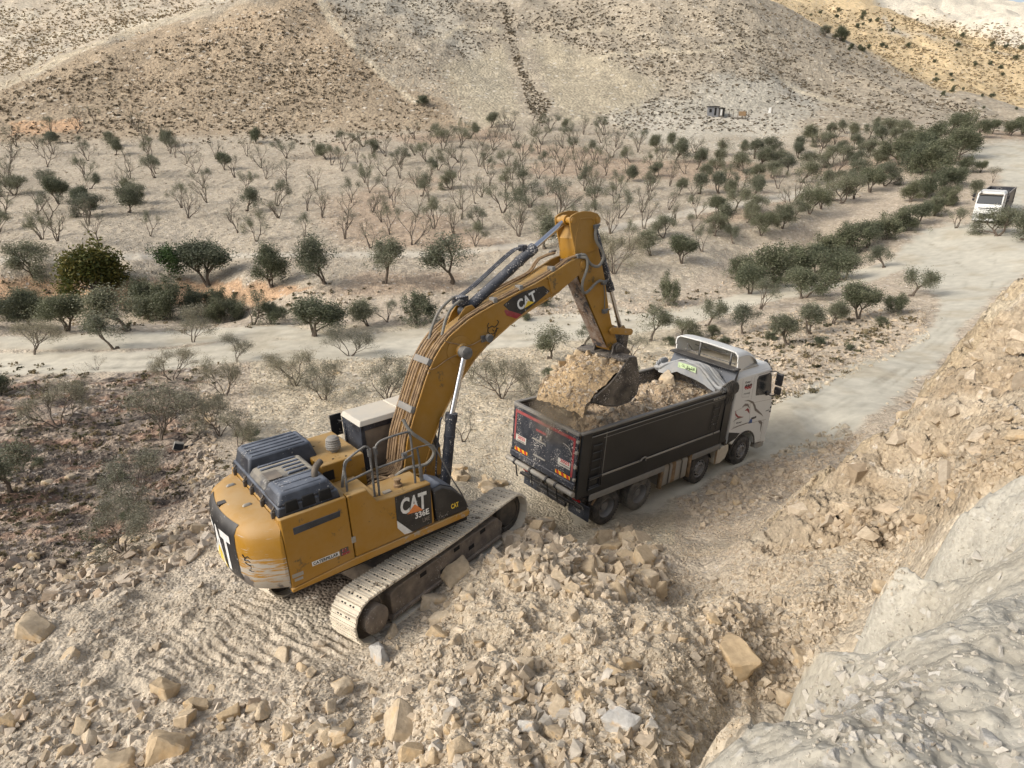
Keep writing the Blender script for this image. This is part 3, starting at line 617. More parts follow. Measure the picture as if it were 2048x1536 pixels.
# ------------------------------------------------------------------ EXCAVATOR
ex = empty('excavator', EX_T, EX_R)
tag(ex, 'big dusty yellow crawler excavator with black hood tipping its bucket over the truck', 'excavator')
YR = rot(.285299, 0, 0)
def track(side):
    yc = side*1.295; w = .334; R = .468; x0, x1 = -2.08, 2.2; per = []
    L = x1-x0; tot = 2*L+2*math.pi*R; n = 57; m = MB(); ch = MB()
    def at(s):
        s %= tot
        if s < L: t = s/L; return x1-s, 2*R-.05*math.sin(t*math.pi)**2, 0.0+math.pi
        s -= L
        if s < math.pi*R: a = math.pi/2+s/R; return x0+R*math.cos(a), R+R*math.sin(a), a+math.pi/2
        s -= math.pi*R
        if s < L: return x0+s, 0.0, 0.0
        s -= L; a = -math.pi/2+s/R; return x1+R*math.cos(a), R+R*math.sin(a), a+math.pi/2
    p = tot/n
    for i in range(n):
        x, z, a = at(i*p); t = np.array([math.cos(a), 0, math.sin(a)]); o = np.array([math.sin(a), 0, -math.cos(a)])
        for (c, hw, h0, h1) in ((0, .096, -.035, 0), (-.078, .012, 0, .022), (.0, .010, 0, .018), (.076, .012, 0, .022)):
            b = MB().box((c-hw, yc-w, h0), (c+hw, yc+w, h1)); V = np.array(b.V)
            V = np.outer(V[:, 0], t)+np.outer(V[:, 2], o)+np.outer(V[:, 1], [0, 1, 0])+np.array([x, 0, z])
            m.mi = 0; m.add(V, b.F)
        m.mi = 1
        for dy in (-.15, -.07, .07, .15):
            for dx in (-.04,):
                b = MB().box((dx-.014, yc+dy-.022, .0), (dx+.014, yc+dy+.022, .004)); V = np.array(b.V)
                V = np.outer(V[:, 0], t)+np.outer(V[:, 2], o)+np.outer(V[:, 1], [0, 1, 0])+np.array([x, 0, z]); m.add(V, b.F)
        for dy in (-.1, .1):
            b = MB().box((-.09, yc+dy-.03, -.15), (.09, yc+dy+.03, -.035)); V = np.array(b.V)
            V = np.outer(V[:, 0], t)+np.outer(V[:, 2], o)+np.outer(V[:, 1], [0, 1, 0])+np.array([x, 0, z]); ch.add(V, b.F)
    tr = m.xf(YR).build('track', [m_trackm, m_dark], ex, smooth=0)
    ch.xf(YR).build('track_chain', m_dirtm, tr, smooth=0)
    f = MB(); yo = yc+side*.26; yi = yc-side*.2
    f.prism([(-1.62, .2), (1.72, .2), (1.8, .45), (1.62, .66), (-1.45, .72), (-1.62, .66)], yi, yo)
    f.prism([(-1.7, .14), (1.7, .14), (1.66, .22), (-1.62, .22)], yi, yo+side*.05)
    tf = f.xf(YR).build('track_frame', m_frame, tr, .02)
    h = MB()
    for xx, zz in ((-.75, .60), (.25, .62), (1.1, .60), (.7, .42), (-.2, .36)):
        h.box((xx-.09, yo-side*.01-.004, zz-.045), (xx+.09, yo+side*.006+.004, zz+.045))
    h.xf(YR).build('frame_opening', m_dark, tr, smooth=0)
    for k in range(8):
        MB().lathe([(-.2, .1), (-.1, .12), (.1, .12), (.2, .1)], (-1.45+k*.42, yc, .15), seg=14).xf(YR).build('roller', m_dirtm, tr)
    MB().lathe([(-.12, .34), (-.06, .37), (.06, .37), (.12, .34)], (x0, yc, R), seg=22).xf(YR).build('sprocket', m_dirtm, tr)
    MB().lathe([(0, .22), (side*.16, .26), (side*.38, .27), (side*.4, .24), (side*.4, .001)], (x0, yc, R), seg=28, cap=False).xf(YR).build('final_drive', m_frame, tr)
    MB().lathe([(-.12, .30), (-.05, .355), (.05, .355), (.12, .30)], (x1, yc, R), seg=24).xf(YR).build('idler', m_dirtm, tr)
    for xx in (-.7, .75): MB().lathe([(-.09, .07), (.09, .07)], (xx, yc, .76), seg=14).xf(YR).build('carrier_roller', m_dirtm, tr)
track(-1); track(1)
c = MB().box((-1.5, -1.1, .45), (1.5, 1.1, .85), (.1, .2)); c.lathe([(.85, .75), (1.17, .75)], (0, 0, 0), 'z', 32)
c.xf(YR).build('undercarriage', m_frame, ex, .03)
MB().box((-2.68, -1.42, 1.17), (1.0, 1.42, 1.30)).build('swing_deck', m_dark, ex, .02)
# counterweight
def cw_x(y):
    a = abs(y); x = -math.sqrt(max(3.43**2-a*a, 0))
    if a > .95: t = min((a-.95)/.545, 1); x = x*(1-t**3)+(-2.75)*t**3
    return x
def cw_ring(z, ins):
    P = []; ys = np.linspace(-1, 1, 33)
    for q in ys:
        y = math.sin(q*math.pi/2)*(1.495-ins*.55); P.append((cw_x(y*1.495/(1.495-ins*.55))+ins, y, z))
    P += [(-2.70, 1.495-ins*.55, z), (-2.70, -1.495+ins*.55, z)]; return P
rings = [cw_ring(z, i) for z, i in ((1.24, .3), (1.27, .16), (1.36, .04), (1.6, 0), (2.1, 0), (2.32, .015), (2.45, .07), (2.53, .17), (2.565, .32), (2.575, .5))]
k = len(rings[0]); m = MB(); m.add([p for r in rings for p in r], [(j*k+i, j*k+(i+1) % k, (j+1)*k+(i+1) % k, (j+1)*k+i) for j in range(len(rings)-1) for i in range(k)]+[tuple(range(k)), tuple(range((len(rings)-1)*k, len(rings)*k))])
cw = m.build('counterweight', m_cw, ex, smooth=50)
m = MB(); gy = np.linspace(-.84, .84, 13); gz = [1.42, 1.6, 2.1, 2.32, 2.45, 2.5]
ins = [.025, 0, 0, .015, .07, .125]
m.add([(cw_x(y)+i-.006, y, z) for z, i in zip(gz, ins) for y in gy], [(j*13+i, j*13+i+1, (j+1)*13+i+1, (j+1)*13+i) for j in range(5) for i in range(12)])
m.build('badge_panel', m_black, cw, smooth=60)
def cwt(a, b):
    y = .62-1.3*a; z = 1.52+.74*b; return (cw_x(y)-.014, y, z)
m = MB()
for ch_, a0, a1 in (('C', 0, .33), ('A', .32, .70), ('T', .67, 1.0)): put_text(m, ch_, cwt, .035, (a0, 0), (a1, 1))
m.build('lettering', m_wtxt, cw, smooth=0)
m = MB(); m.add([(lambda q: (q[0]-.006, q[1], q[2]))(cwt(a, b)) for a, b in ((.26, -.03), (.51, .46), (.76, -.03))], [(0, 1, 2)]); m.build('badge_triangle', m_ylw, cw, smooth=0)
m = MB()
for y in (.68, -.37): m.box((-3.0, y-.05, 2.57), (-2.82, y+.05, 2.61), (.04, .03))
m.build('lifting_eye', m_alu, cw, .015)
m = MB(); m.box((-3.3, .05, 2.5), (-3.16, .19, 2.56)); m.tube([(-3.24, .1, 2.5), (-3.3, .05, 2.42), (-3.32, -.02, 2.36), (-3.24, -.05, 2.44)], .012); m.build('rear_camera', m_black, cw, .01)
def scribble(pts, off=.0):      # rough dark pictogram strokes on the counterweight corner
    m = MB()
    for st in pts: m.tube([(cw_x(y*1.0)-.004, -1.1+(y+1.1)*.8, 1.88+(z-1.88)*.75) for y, z in st], .009, seg=5, sub=2)
    return m
scribble([[(-1.0, 2.08), (-1.06, 2.0), (-1.12, 2.05), (-1.2, 1.98), (-1.25, 2.0)], [(-1.06, 2.0), (-1.04, 1.93), (-1.12, 1.95), (-1.16, 1.9)], [(-1.04, 1.88), (-1.1, 1.84), (-1.16, 1.8), (-1.14, 1.72)], [(-1.12, 1.82), (-1.2, 1.84), (-1.2, 1.76)], [(-1.1, 1.7), (-1.17, 1.66), (-1.2, 1.68)]]).build('animal_sticker', m_ktxt, cw)
# body
MB().box((-2.69, -1.40, 1.30), (-1.42, 1.45, 2.62)).build('engine_bay', m_yel, ex, .03)
d = MB().prism([(-2.69, 1.31), (-1.50, 1.40), (-1.50, 2.655), (-2.69, 2.655)], -1.495, -1.405).build('side_door', m_yel, ex, .02)
MB().prism([(-2.50, 2.30), (-1.66, 2.33), (-1.64, 2.44), (-2.50, 2.43)], -1.505, -1.49).build('vent', m_bhood, d, .005)
m = MB(); f = quad_fn((-2.29, -1.499, 1.58), (-1.78, -1.499, 1.58), (-2.29, -1.499, 1.665), (-1.78, -1.499, 1.665)); m.add([f(0, 0), f(1, 0), f(1, 1), f(0, 1)], [(0, 1, 2, 3)]); m.build('name_plate', m_wtxt, d, smooth=0)
m = MB(); f2 = quad_fn((-2.27, -1.503, 1.592), (-1.80, -1.503, 1.592), (-2.27, -1.503, 1.653), (-1.80, -1.503, 1.653)); put_text(m, 'CATERPILLAR', f2, .03); m.build('lettering', m_ktxt, d, smooth=0)
m = MB().box((-1.76, -1.501, 1.55), (-1.60, -1.494, 1.69)); m.build('warning_sticker', m_dirtm, d)
m = MB().box((-1.74, -1.506, 1.56), (-1.58, -1.499, 1.60)); m.box((-1.72, -1.506, 1.62), (-1.69, -1.499, 1.68)); m.box((-1.67, -1.506, 1.62), (-1.64, -1.499, 1.68)); m.build('sticker_mark', m_red, d)
m = MB()
for i, t in enumerate(('CAUTION', 'READ MANUAL', 'KEEP')): put_text(m, t, quad_fn((-2.66, -1.5, 1.56-i*.05), (-2.46, -1.5, 1.56-i*.05), (-2.66, -1.5, 1.59-i*.05), (-2.46, -1.5, 1.59-i*.05)), .01)
m = MB().box((-2.66, -1.499, 1.50), (-2.46, -1.494, 1.57)); m.box((-2.63, -1.499, 1.42), (-2.48, -1.494, 1.47)); m.build('worn_sticker', m_alu, d)
pn_ = MB().prism([(-1.48, 1.41), (-1.48, 2.655), (-1.10, 2.655), (-.93, 2.365), (-.6, 2.335), (.2, 2.335), (.2, 1.45)], -1.495, -1.30).build('tank_panel', m_yel, ex, .02)
m = MB(); m.box((-1.52, -1.51, 1.72), (-1.44, -1.49, 1.84)); m.build('latch', m_alu, pn_, .005)
m = MB(); m.add([(-.58, -1.499, 2.31), (-.595, -1.499, 1.82), (-.47, -1.499, 1.60), (-.30, -1.499, 1.455), (.14, -1.499, 1.47), (.195, -1.499, 2.30)], [(0, 1, 2, 3, 4, 5)]); m.build('badge_panel', m_black, pn_, smooth=0)
m = MB(); m.add([(-.595, -1.5015, 1.82), (-.60, -1.5015, 1.66), (-.47, -1.5015, 1.47), (-.30, -1.5015, 1.455)], [(0, 1, 2, 3)]); m.build('badge_corner', m_wtxt, pn_, smooth=0)
m = MB(); F = quad_fn((-.51, -1.503, 1.90), (.07, -1.503, 1.84), (-.47, -1.503, 2.23), (.09, -1.503, 2.20))
for ch_, a0, a1 in (('C', 0, .34), ('A', .33, .69), ('T', .66, 1.0)): put_text(m, ch_, F, .035, (a0, 0), (a1, 1))
m.build('lettering', m_wtxt, pn_, smooth=0)
m = MB(); m.add([tuple(np.array(F(a, b))+np.array([0, -.004, 0])) for a, b in ((.24, -.06), (.53, .44), (.84, -.06))], [(0, 1, 2)]); m.build('badge_triangle', m_org, pn_, smooth=0)
m = MB(); put_text(m, '336E', quad_fn((-.21, -1.503, 1.70), (.10, -1.503, 1.70), (-.21, -1.503, 1.83), (.10, -1.503, 1.83)), .03); m.build('lettering', m_wtxt, pn_, smooth=0)
m = MB(); put_text(m, 'LME', quad_fn((-.06, -1.503, 1.57), (.10, -1.503, 1.57), (-.06, -1.503, 1.66), (.10, -1.503, 1.66)), .01); m.build('lettering', m_grey, pn_, smooth=0)
MB().box((-1.28, -1.30, 1.3), (.2, -.66, 2.30)).build('fuel_tank', m_yel, ex, .03)
m = MB(); m.lathe([(0, .085), (.05, .085), (.06, .06), (.12, .055), (.13, .07), (.16, .07)], (-.31, -1.12, 2.30), 'z', 18); m.build('tank_cap', m_hose, ex)
MB().box((-.68, -1.28, 2.305), (-.52, -1.18, 2.345)).build('level_gauge', m_alu, ex, .01)
tb = MB().prism([(.245, 1.45), (.245, 2.13), (.45, 2.16), (.70, 2.02), (.92, 1.76), (.985, 1.60), (.985, 1.44)], -1.494, -.72).build('tool_box', m_black, ex, .035)
m = MB().prism([(.27, 2.15), (.46, 2.185), (.70, 2.05), (.86, 1.86), (.80, 1.84), (.66, 1.98), (.44, 2.10), (.27, 2.08)], -1.40, -.80); m.build('step_plate', m_bhood, tb, .015)
m = MB(); put_text(m, 'CAT', quad_fn((.60, -1.498, 1.60), (.78, -1.498, 1.60), (.60, -1.498, 1.71), (.78, -1.498, 1.71)), .03); m.build('lettering', m_ylw, tb, smooth=0)
MB().prism([(-2.70, 1.22), (.95, 1.30), (1.02, 1.34), (1.02, 1.44), (-1.5, 1.40), (-2.70, 1.30)], -1.502, -1.35).build('side_sill', m_yel2, ex, .02)
MB().prism([(-2.70, 1.2), (1.2, 1.25), (1.2, 1.42), (-2.70, 1.32)], 1.35, 1.50).build('side_sill', m_yel2, ex, .02)
# engine hood with three raised bays
hd = MB().box((-2.68, -1.39, 2.62), (-1.55, 1.37, 2.80), (.03, .03)).build('engine_hood', m_bhood, ex, .03, 3)
m = MB(); m.box((-2.66, -1.37, 2.80), (-1.60, -.58, 3.02), (.10, .09)); m.build('hood_bay', m_bhood, hd, .05, 3)
m = MB(); m.box((-2.64, -.57, 2.80), (-1.58, .36, 2.96), (.09, .07)); m.build('hood_bay', m_hoodd, hd, .05, 3)
m = MB(); m.box((-2.66, .38, 2.62), (-1.22, 1.37, 3.08), (.12, .10)); m.build('hood_bay', m_bhood, hd, .05, 3)
m = MB()
for y in np.linspace(-1.2, -.75, 3): m.box((-2.5, y-.035, 3.0), (-1.78, y+.035, 3.035), (.03, .008))
for y in np.linspace(-.45, .2, 5): m.box((-2.15 if y < -.1 else -2.5, y-.04, 2.94), (-1.75, y+.04, 2.985), (.03, .01))
for y in np.linspace(.55, 1.2, 5): m.box((-2.5, y-.04, 3.06), (-1.42, y+.04, 3.10), (.03, .008))
m.build('hood_rib', m_bhood, hd, .01)
m = MB(); m.box((-2.5, -.50, 2.955), (-2.24, -.12, 2.966)); m.build('hood_grille', m_dglass, hd, .004)
m = MB()
for x in (-2.42, -2.12, -1.82): m.prism([(x-.12, 2.68), (x+.12, 2.68), (x+.10, 2.88), (x-.10, 2.88)], -1.392, -1.34)
m.build('hood_window', m_dark, hd, .01)
m = MB()
for y in (-1.2, -.62, .0, .42, 1.1): m.box((-2.74, y-.03, 2.58), (-2.67, y+.03, 2.70)); m.cyl((-2.72, y, 2.70), (-2.66, y, 2.78), .018, seg=8)
m.build('hood_latch', m_dirtm, hd, .006)
m = MB(); m.tube([(-1.82, -1.02, 2.98), (-1.82, -1.0, 3.08), (-1.76, -.95, 3.15), (-1.64, -.88, 3.19)], .06, 12, 4); m.lathe([(0, .13), (.015, .13), (.02, .075)], (-1.84, -1.02, 3.0), 'z', 18); m.build('exhaust', m_dirtm, hd)
# centre boxes and deck
MB().box((-1.42, -.16, 1.3), (-.52, 1.44, 2.76)).build('storage_box', m_yel, ex, .025)
m = MB()
for x, y in ((-1.1, .0), (-.62, .0), (-.7, .8), (-1.15, .9), (-.85, -.05)): m.lathe([(0, .022), (.006, .022)], (x, y, 2.76), 'z', 10)
m.box((-1.40, -.168, 2.42), (-1.18, -.158, 2.62)); m.build('bolt', m_dark, ex, smooth=0)
MB().box((-1.42, -1.28, 1.3), (-.80, -.18, 2.36)).build('deck_plate', m_yel, ex, .02)
pc = MB(); pr = [(.0, .07), (.07, .07), (.08, .135)]
for i in range(5): pr += [(.09+i*.045, .150-.006*abs(i-1)), (.115+i*.045, .157-.006*abs(i-1)), (.13+i*.045, .145-.008*abs(i-1))]
pr += [(.34, .10), (.36, .001)]; pc.lathe(pr, (-.93, .35, 2.74), 'z', 24, cap=False); pc.build('pre_cleaner', m_guard, ex)
m = MB(); m.box((-.80, -.64, 1.3), (.9, .46, 1.52)); m.box((-.78, -.64, 1.5), (-.5, -.2, 1.9)); m.box((-.6, .1, 1.5), (-.2, .44, 2.05)); m.box((-.3, -.6, 1.5), (.2, -.42, 2.0)); m.build('pump_bay', m_dark, ex, .03)
m = MB(); m.box((-.42, -.55, 2.02), (-.05, -.38, 2.16)); m.box((-.2, -.56, 2.12), (-.08, -.44, 2.24)); m.box((-.62, .15, 2.2), (-.5, .3, 2.4)); m.cyl((-.56, .22, 2.3), (-.56, .22, 2.48), .05, seg=12); m.build('valve_block', m_hose, ex, .015)
rnd = random.Random(4)
m = MB()
for i in range(9):
    y = -.5+i*.11; m.tube([(-.75+rnd.uniform(-.05, .1), y+rnd.uniform(-.1, .1), 1.75), (-.55, y, 2.0+rnd.uniform(0, .15)), (-.25, y*.8, 2.02+rnd.uniform(0, .12)), (.05, y*.6, 2.1), (.25, -.28+i*.07, 2.35), (.42, -.28+i*.07, 2.75)], .024, 7, 4)
for i in range(6): m.tube([(-.7, -.1+i*.08, 1.8), (-.45, -.4+i*.1, 2.1+rnd.uniform(-.05, .1)), (-.1, -.5, 2.15), (.15, -.45+i*.05, 1.9)], .02, 7, 4)
m.build('hydraulic_hose', m_hose, ex)
m = MB()
m.tube([(.33, -.36, 3.3), (.42, -.5, 3.02), (.72, -.6, 2.7), (.82, -.62, 2.48), (.62, -.6, 2.28), (.2, -.58, 2.32), (-.05, -.5, 2.2)], .038, 8, 4)
m.tube([(-1.18, -.5, 2.36), (-1.1, -.45, 2.6), (-.9, -.2, 2.72), (-.62, -.05, 2.62)], .03, 8, 4)
m.build('hydraulic_hose', m_hoseg, ex)
# boom foot bracket
for y in (-.46, .40): MB().prism([(-.45, 1.25), (1.15, 1.25), (1.1, 1.6), (.62, 2.0), (.35, 2.08), (.1, 1.95), (-.3, 1.5)], y, y+.07).build('boom_bracket', m_yel, ex, .01)
# handrails
m = MB(); r = .022
m.tube([(-1.39, -1.3, 2.5), (-1.38, -1.3, 2.9), (-1.37, -1.3, 3.18), (-1.27, -1.3, 3.27), (-1.0, -1.3, 3.38), (-.91, -1.3, 3.38), (-.87, -1.3, 3.28), (-.87, -1.3, 2.8), (-.88, -1.3, 2.33)], r, 8, 3)
m.tube([(-1.38, -1.3, 2.83), (-.87, -1.3, 2.90)], r, 8, 1)
m.tube([(-.79, -1.3, 2.32), (-.77, -1.3, 2.8), (-.75, -1.3, 3.25), (-.68, -1.3, 3.38), (-.5, -1.3, 3.42), (-.1, -1.3, 3.42), (-.02, -1.3, 3.36), (-.01, -1.3, 3.1), (-.02, -1.3, 2.33)], r, 8, 3)
m.tube([(-.76, -1.3, 2.90), (-.02, -1.3, 2.92)], r, 8, 1)
m.cyl((-.87, -1.3, 3.18), (-.87, -1.3, 3.32), .04, seg=10); m.cyl((-.75, -1.3, 3.18), (-.75, -1.3, 3.32), .04, seg=10)
m.cyl((.12, -1.3, 2.33), (.12, -1.3, 2.62), .035, seg=10); m.cyl((.12, -1.3, 2.62), (.1, -1.3, 3.05), .02, seg=10)
m.build('handrail', m_rail, ex)
m = MB(); m.tube([(-.2, -1.33, 3.03), (.08, -1.33, 3.06), (.38, -1.35, 3.03), (.48, -1.35, 2.9), (.58, -1.35, 2.65), (.75, -1.36, 2.2), (.93, -1.38, 1.8), (1.04, -1.4, 1.45)], .014, 7, 3); m.cyl((-.24, -1.33, 3.0), (-.16, -1.33, 3.0), .05, seg=10); m.build('mirror_pole', m_rail, ex)
# cab
cb = MB(); cb.box((-.24, .52, 1.32), (1.62, 1.46, 2.02)); cb.build('cab_body', m_yel, ex, .03)
cab = MB()
for x, y in ((-.20, .56), (-.20, 1.42), (.75, .56), (.75, 1.42)): cab.box((x-.05, y-.05, 2.0), (x+.05, y+.05, 3.05))
for y in (.56, 1.42): cab.prism([(1.50, 2.0), (1.62, 2.0), (1.36, 3.05), (1.26, 3.05)], y-.05, y+.05)
cab.box((-.24, .51, 2.92), (1.38, .60, 3.06)); cab.box((-.25, .52, 2.90), (-.16, 1.46, 3.06)); cab.box((-.25, .52, 2.0), (-.16, 1.46, 2.28))
cab.box((-.24, 1.38, 2.92), (1.38, 1.47, 3.06)); cabf = cab.build('cab_frame', m_bhood, ex, .015)
m = MB(); m.box((-.15, .525, 2.05), (.70, .55, 2.93)); m.prism([(.80, 2.05), (1.52, 2.05), (1.30, 2.93), (.80, 2.93)], .525, .55); m.prism([(.80, 2.05), (1.52, 2.05), (1.30, 2.93), (.80, 2.93)], 1.42, 1.445); m.box((-.15, 1.42, 2.05), (.70, 1.445, 2.93)); m.build('window', m_dglass, cabf)
m = MB(); m.box((-.225, .60, 2.28), (-.20, 1.38, 2.90)); m.build('window', m_bhood, cabf); m = MB(); m.prism([(1.56, 2.05), (1.58, 2.05), (1.34, 3.0), (1.32, 3.0)], .6, 1.38); m.build('windshield', m_glass, cabf)
rf = MB().box((-.27, .49, 3.04), (1.40, 1.49, 3.15), (.05, .05)); rf.box((.72, .58, 3.15), (1.28, 1.40, 3.175), (.02, .02)); rf.build('cab_roof', m_roof, ex, .03, 3)
m = MB(); m.box((-.46, 1.62, 2.55), (-.2, 1.66, 3.05)); m.tube([(-.2, 1.45, 2.9), (-.3, 1.62, 2.9)], .015); m.build('mirror', m_black, ex, .03)

# boom
BT = [(.15, 1.95), (.25, 2.23), (.40, 2.82), (.58, 3.21), (.68, 3.42), (.80, 3.66), (.92, 3.9), (1.05, 4.14), (1.22, 4.38), (1.40, 4.58), (1.62, 4.76), (1.88, 4.90), (2.12, 5.02), (2.42, 5.12), (2.84, 5.24), (3.15, 5.31), (3.51, 5.40), (3.95, 5.50), (4.56, 5.69), (4.75, 5.76)]
BB = [(4.80, 5.32), (4.62, 5.22), (4.40, 5.13), (3.95, 5.0), (3.47, 4.84), (3.15, 4.70), (2.88, 4.56), (2.52, 4.38), (2.19, 4.15), (1.92, 3.90), (1.66, 3.62), (1.33, 3.20), (1.15, 2.92), (.93, 2.56), (.75, 2.17), (.60, 1.80), (.42, 1.60), (.2, 1.65)]
bo = MB().prism(BT+BB, -.33, .33).build('boom', m_yel, ex, .012)
for s in (-1, 1):
    MB().prism([(4.3, 5.63), (4.75, 5.78), (4.96, 5.86), (5.2, 5.91), (5.38, 5.92), (5.53, 5.85), (5.57, 5.72), (5.50, 5.62), (5.36, 5.56), (5.13, 5.46), (4.9, 5.35), (4.62, 5.22), (4.4, 5.2)], s*.33-.035, s*.33+.035).build('boom_lug', m_yel, bo, .01)
    MB().lathe([(s*.30, .10), (s*.40, .10), (s*.405, .07), (s*.405, .001)], (5.38, 0, 5.74), seg=20, cap=False).build('pin', m_yel2, bo)
m = MB()
for s in (-1, 1):
    for P, dz in ((BT[1:], .0), (BB, .0)):
        m.tube([(x, s*.335, z) for x, z in P], .018, 6, 1)
m.build('boom_flange', m_yel2, bo)
m = MB(); m.tube([(4.3, -.337, 5.52), (4.44, -.337, 5.64), (4.69, -.337, 5.70), (4.95, -.337, 5.64), (4.89, -.337, 5.48), (4.67, -.337, 5.29), (4.4, -.337, 5.17)], .014, 6, 2); m.build('weld_seam', m_yel, bo)
dc = [(3.03, 5.18), (3.3, 5.31), (3.61, 5.385), (4.18, 5.42), (4.36, 5.27), (4.0, 5.1), (3.48, 4.87), (3.25, 4.96)]
m = MB(); m.add([(x, -.335, z) for x, z in dc], [tuple(range(len(dc)))]); m.build('badge_panel', m_black, bo, smooth=0)
m = MB(); m.add([(x, -.337, z) for x, z in ((3.05, 5.05), (3.08, 5.075), (3.52, 4.885), (3.40, 4.80), (3.1, 4.94))], [(0, 1, 2, 3, 4)]); m.build('badge_stripe', m_red, bo, smooth=0)
m = MB(); F = quad_fn((3.45, -.338, 4.97), (3.98, -.338, 5.14), (3.38, -.338, 5.21), (3.91, -.338, 5.37))
for ch_, a0, a1 in (('C', 0, .33), ('A', .32, .69), ('T', .67, 1.0)): put_text(m, ch_, F, .035, (a0, 0), (a1, 1))
m.build('lettering', m_wtxt, bo, smooth=0)
m = MB(); m.add([tuple(np.array(F(a, b))+np.array([0, -.004, 0])) for a, b in ((.27, -.04), (.54, .42), (.82, -.04))], [(0, 1, 2)]); m.build('badge_triangle', m_ylw, bo, smooth=0)
m = MB()
for st in ([(2.62, 4.86), (2.58, 4.8), (2.62, 4.75), (2.7, 4.78), (2.76, 4.74), (2.84, 4.78), (2.88, 4.84), (2.84, 4.88)], [(2.6, 4.77), (2.58, 4.68), (2.64, 4.6), (2.68, 4.52), (2.76, 4.56), (2.78, 4.66), (2.86, 4.7)], [(2.7, 4.7), (2.74, 4.66)], [(2.66, 4.62), (2.72, 4.6), (2.76, 4.62)], [(2.82, 4.72), (2.8, 4.62)]):
    m.tube([(x, -.335, z) for x, z in st], .009, 5, 2)
m.build('ox_sticker', m_ktxt, bo)
m = MB(); m.lathe([(-.33, .30), (-.345, .31), (-.35, .29)], (1.83, 0, 4.42), seg=28); m.lathe([(-.33, .17), (-.42, .15)], (1.88, 0, 4.40), seg=20); m.lathe([(.33, .17), (.42, .15)], (1.88, 0, 4.40), seg=20); m.build('cylinder_boss', m_yel, bo)
m = MB(); m.tube([(1.48, -.34, 4.70), (1.6, -.36, 4.64), (1.92, -.37, 4.52), (2.1, -.36, 4.48), (2.3, -.36, 4.52), (2.42, -.36, 4.56)], .011, 6, 4); m.tube([(1.0, -.345, 4.2), (1.18, -.36, 4.18), (1.5, -.36, 4.3), (1.88, -.38, 4.38)], .011, 6, 4); m.build('wire', m_hose, bo)
m = MB(); m.lathe([(0, .05), (-.05, .085), (-.13, .09), (-.14, .08)], (2.53, -.35, 4.56), seg=18); m.box((2.38, -.37, 4.48), (2.48, -.33, 4.62)); m.build('work_lamp', m_rail, bo, .005)
# pipes along the top of the boom
def offs(P, d):
    out = []
    for i, (x, z) in enumerate(P):
        a = P[max(i-1, 0)]; b = P[min(i+1, len(P)-1)]; tx, tz = b[0]-a[0], b[1]-a[1]; l = math.hypot(tx, tz); out.append((x-tz/l*d, z+tx/l*d))
    return out
m = MB()
for i, y in enumerate((-.29, -.235, -.18, -.12, .0, .06, .14, .2, .27)):
    d = .05+.02*(i % 3); P = offs(BT, d); n0, n1 = 1, (len(P) if i in (0, 1, 8, 7) else (11 if i > 2 else 10))
    pts = [(x, y, z) for x, z in P[n0:n1]]
    if i in (0, 1): pts += [(4.95, y-.02, 5.92), (5.25, y-.04, 5.96)]
    if i in (7, 8): pts = pts[:-3]+[(4.15, y+.05, 5.62), (4.39, y+.08, 5.72), (4.6, y+.08, 5.92), (5.1, y+.1, 6.0)]
    m.tube(pts, .022 if i % 2 else .027, 7, 2)
m.build('boom_pipe', m_hose, bo)
m = MB()
for (x, z, tx, tz) in ((1.15, 4.28, .57, .82), (.66, 3.38, .43, .9)): q_ = [(x-tx*.07-tz*o_, z-tz*.07+tx*o_) for o_ in (.02, .12)]+[(x+tx*.07-tz*o_, z+tz*.07+tx*o_) for o_ in (.12, .02)]; m.prism(q_, -.33, .25)
for (x, z) in ((2.84, 5.30), (3.55, 5.46), (4.5, 5.74)): m.box((x-.05, -.34, z-.04), (x+.05, -.16, z+.07))
m.build('pipe_clamp', m_guard, bo, .01)
m = MB()
m.tube([(2.2, -.08, 5.38), (2.05, -.12, 5.40), (1.80, -.14, 5.26), (1.66, -.14, 5.05), (1.54, -.16, 4.78)], .032, 8, 4)
m.tube([(2.22, .08, 5.42), (2.0, .05, 5.46), (1.7, .1, 5.25), (1.5, .12, 4.95), (1.38, .12, 4.68)], .032, 8, 4); m.build('hydraulic_hose', m_hoseg, bo)
m = MB()
m.tube([(5.25, -.34, 5.96), (5.40, -.40, 5.96), (5.5, -.42, 5.80), (5.64, -.42, 5.68), (5.83, -.42, 5.65), (5.97, -.42, 5.80), (5.97, -.40, 5.98), (5.84, -.36, 6.2), (5.82, -.33, 6.38), (5.88, -.3, 6.55)], .036, 8, 4)
m.tube([(5.28, -.36, 5.92), (5.42, -.44, 5.88), (5.43, -.44, 5.66), (5.30, -.42, 5.36), (5.30, -.4, 5.16), (5.42, -.36, 5.06), (5.58, -.34, 5.10), (5.77, -.34, 5.22), (5.95, -.33, 5.27), (6.08, -.31, 5.2)], .034, 8, 4)
m.tube([(6.12, -.28, 5.2), (6.15, -.28, 4.86), (6.13, -.28, 4.55)], .014, 6, 2); m.tube([(4.9, .3, 5.4), (5.0, .33, 5.28), (5.15, .33, 5.24)], .035, 8, 3)
m.build('hydraulic_hose', m_hoseg, bo)
m = MB()
for p in ((5.25, -.34, 5.95), (5.87, -.30, 6.55), (6.1, -.3, 5.2), (6.13, -.28, 4.48), (5.1, .42, 6.0)): m.box((p[0]-.06, p[1]-.05, p[2]-.05), (p[0]+.06, p[1]+.05, p[2]+.05)); m.cyl((p[0]-.03, p[1], p[2]), (p[0]+.1, p[1]-.03, p[2]+.04), .035, seg=8)
m.build('hose_fitting', m_rail, bo, .01)
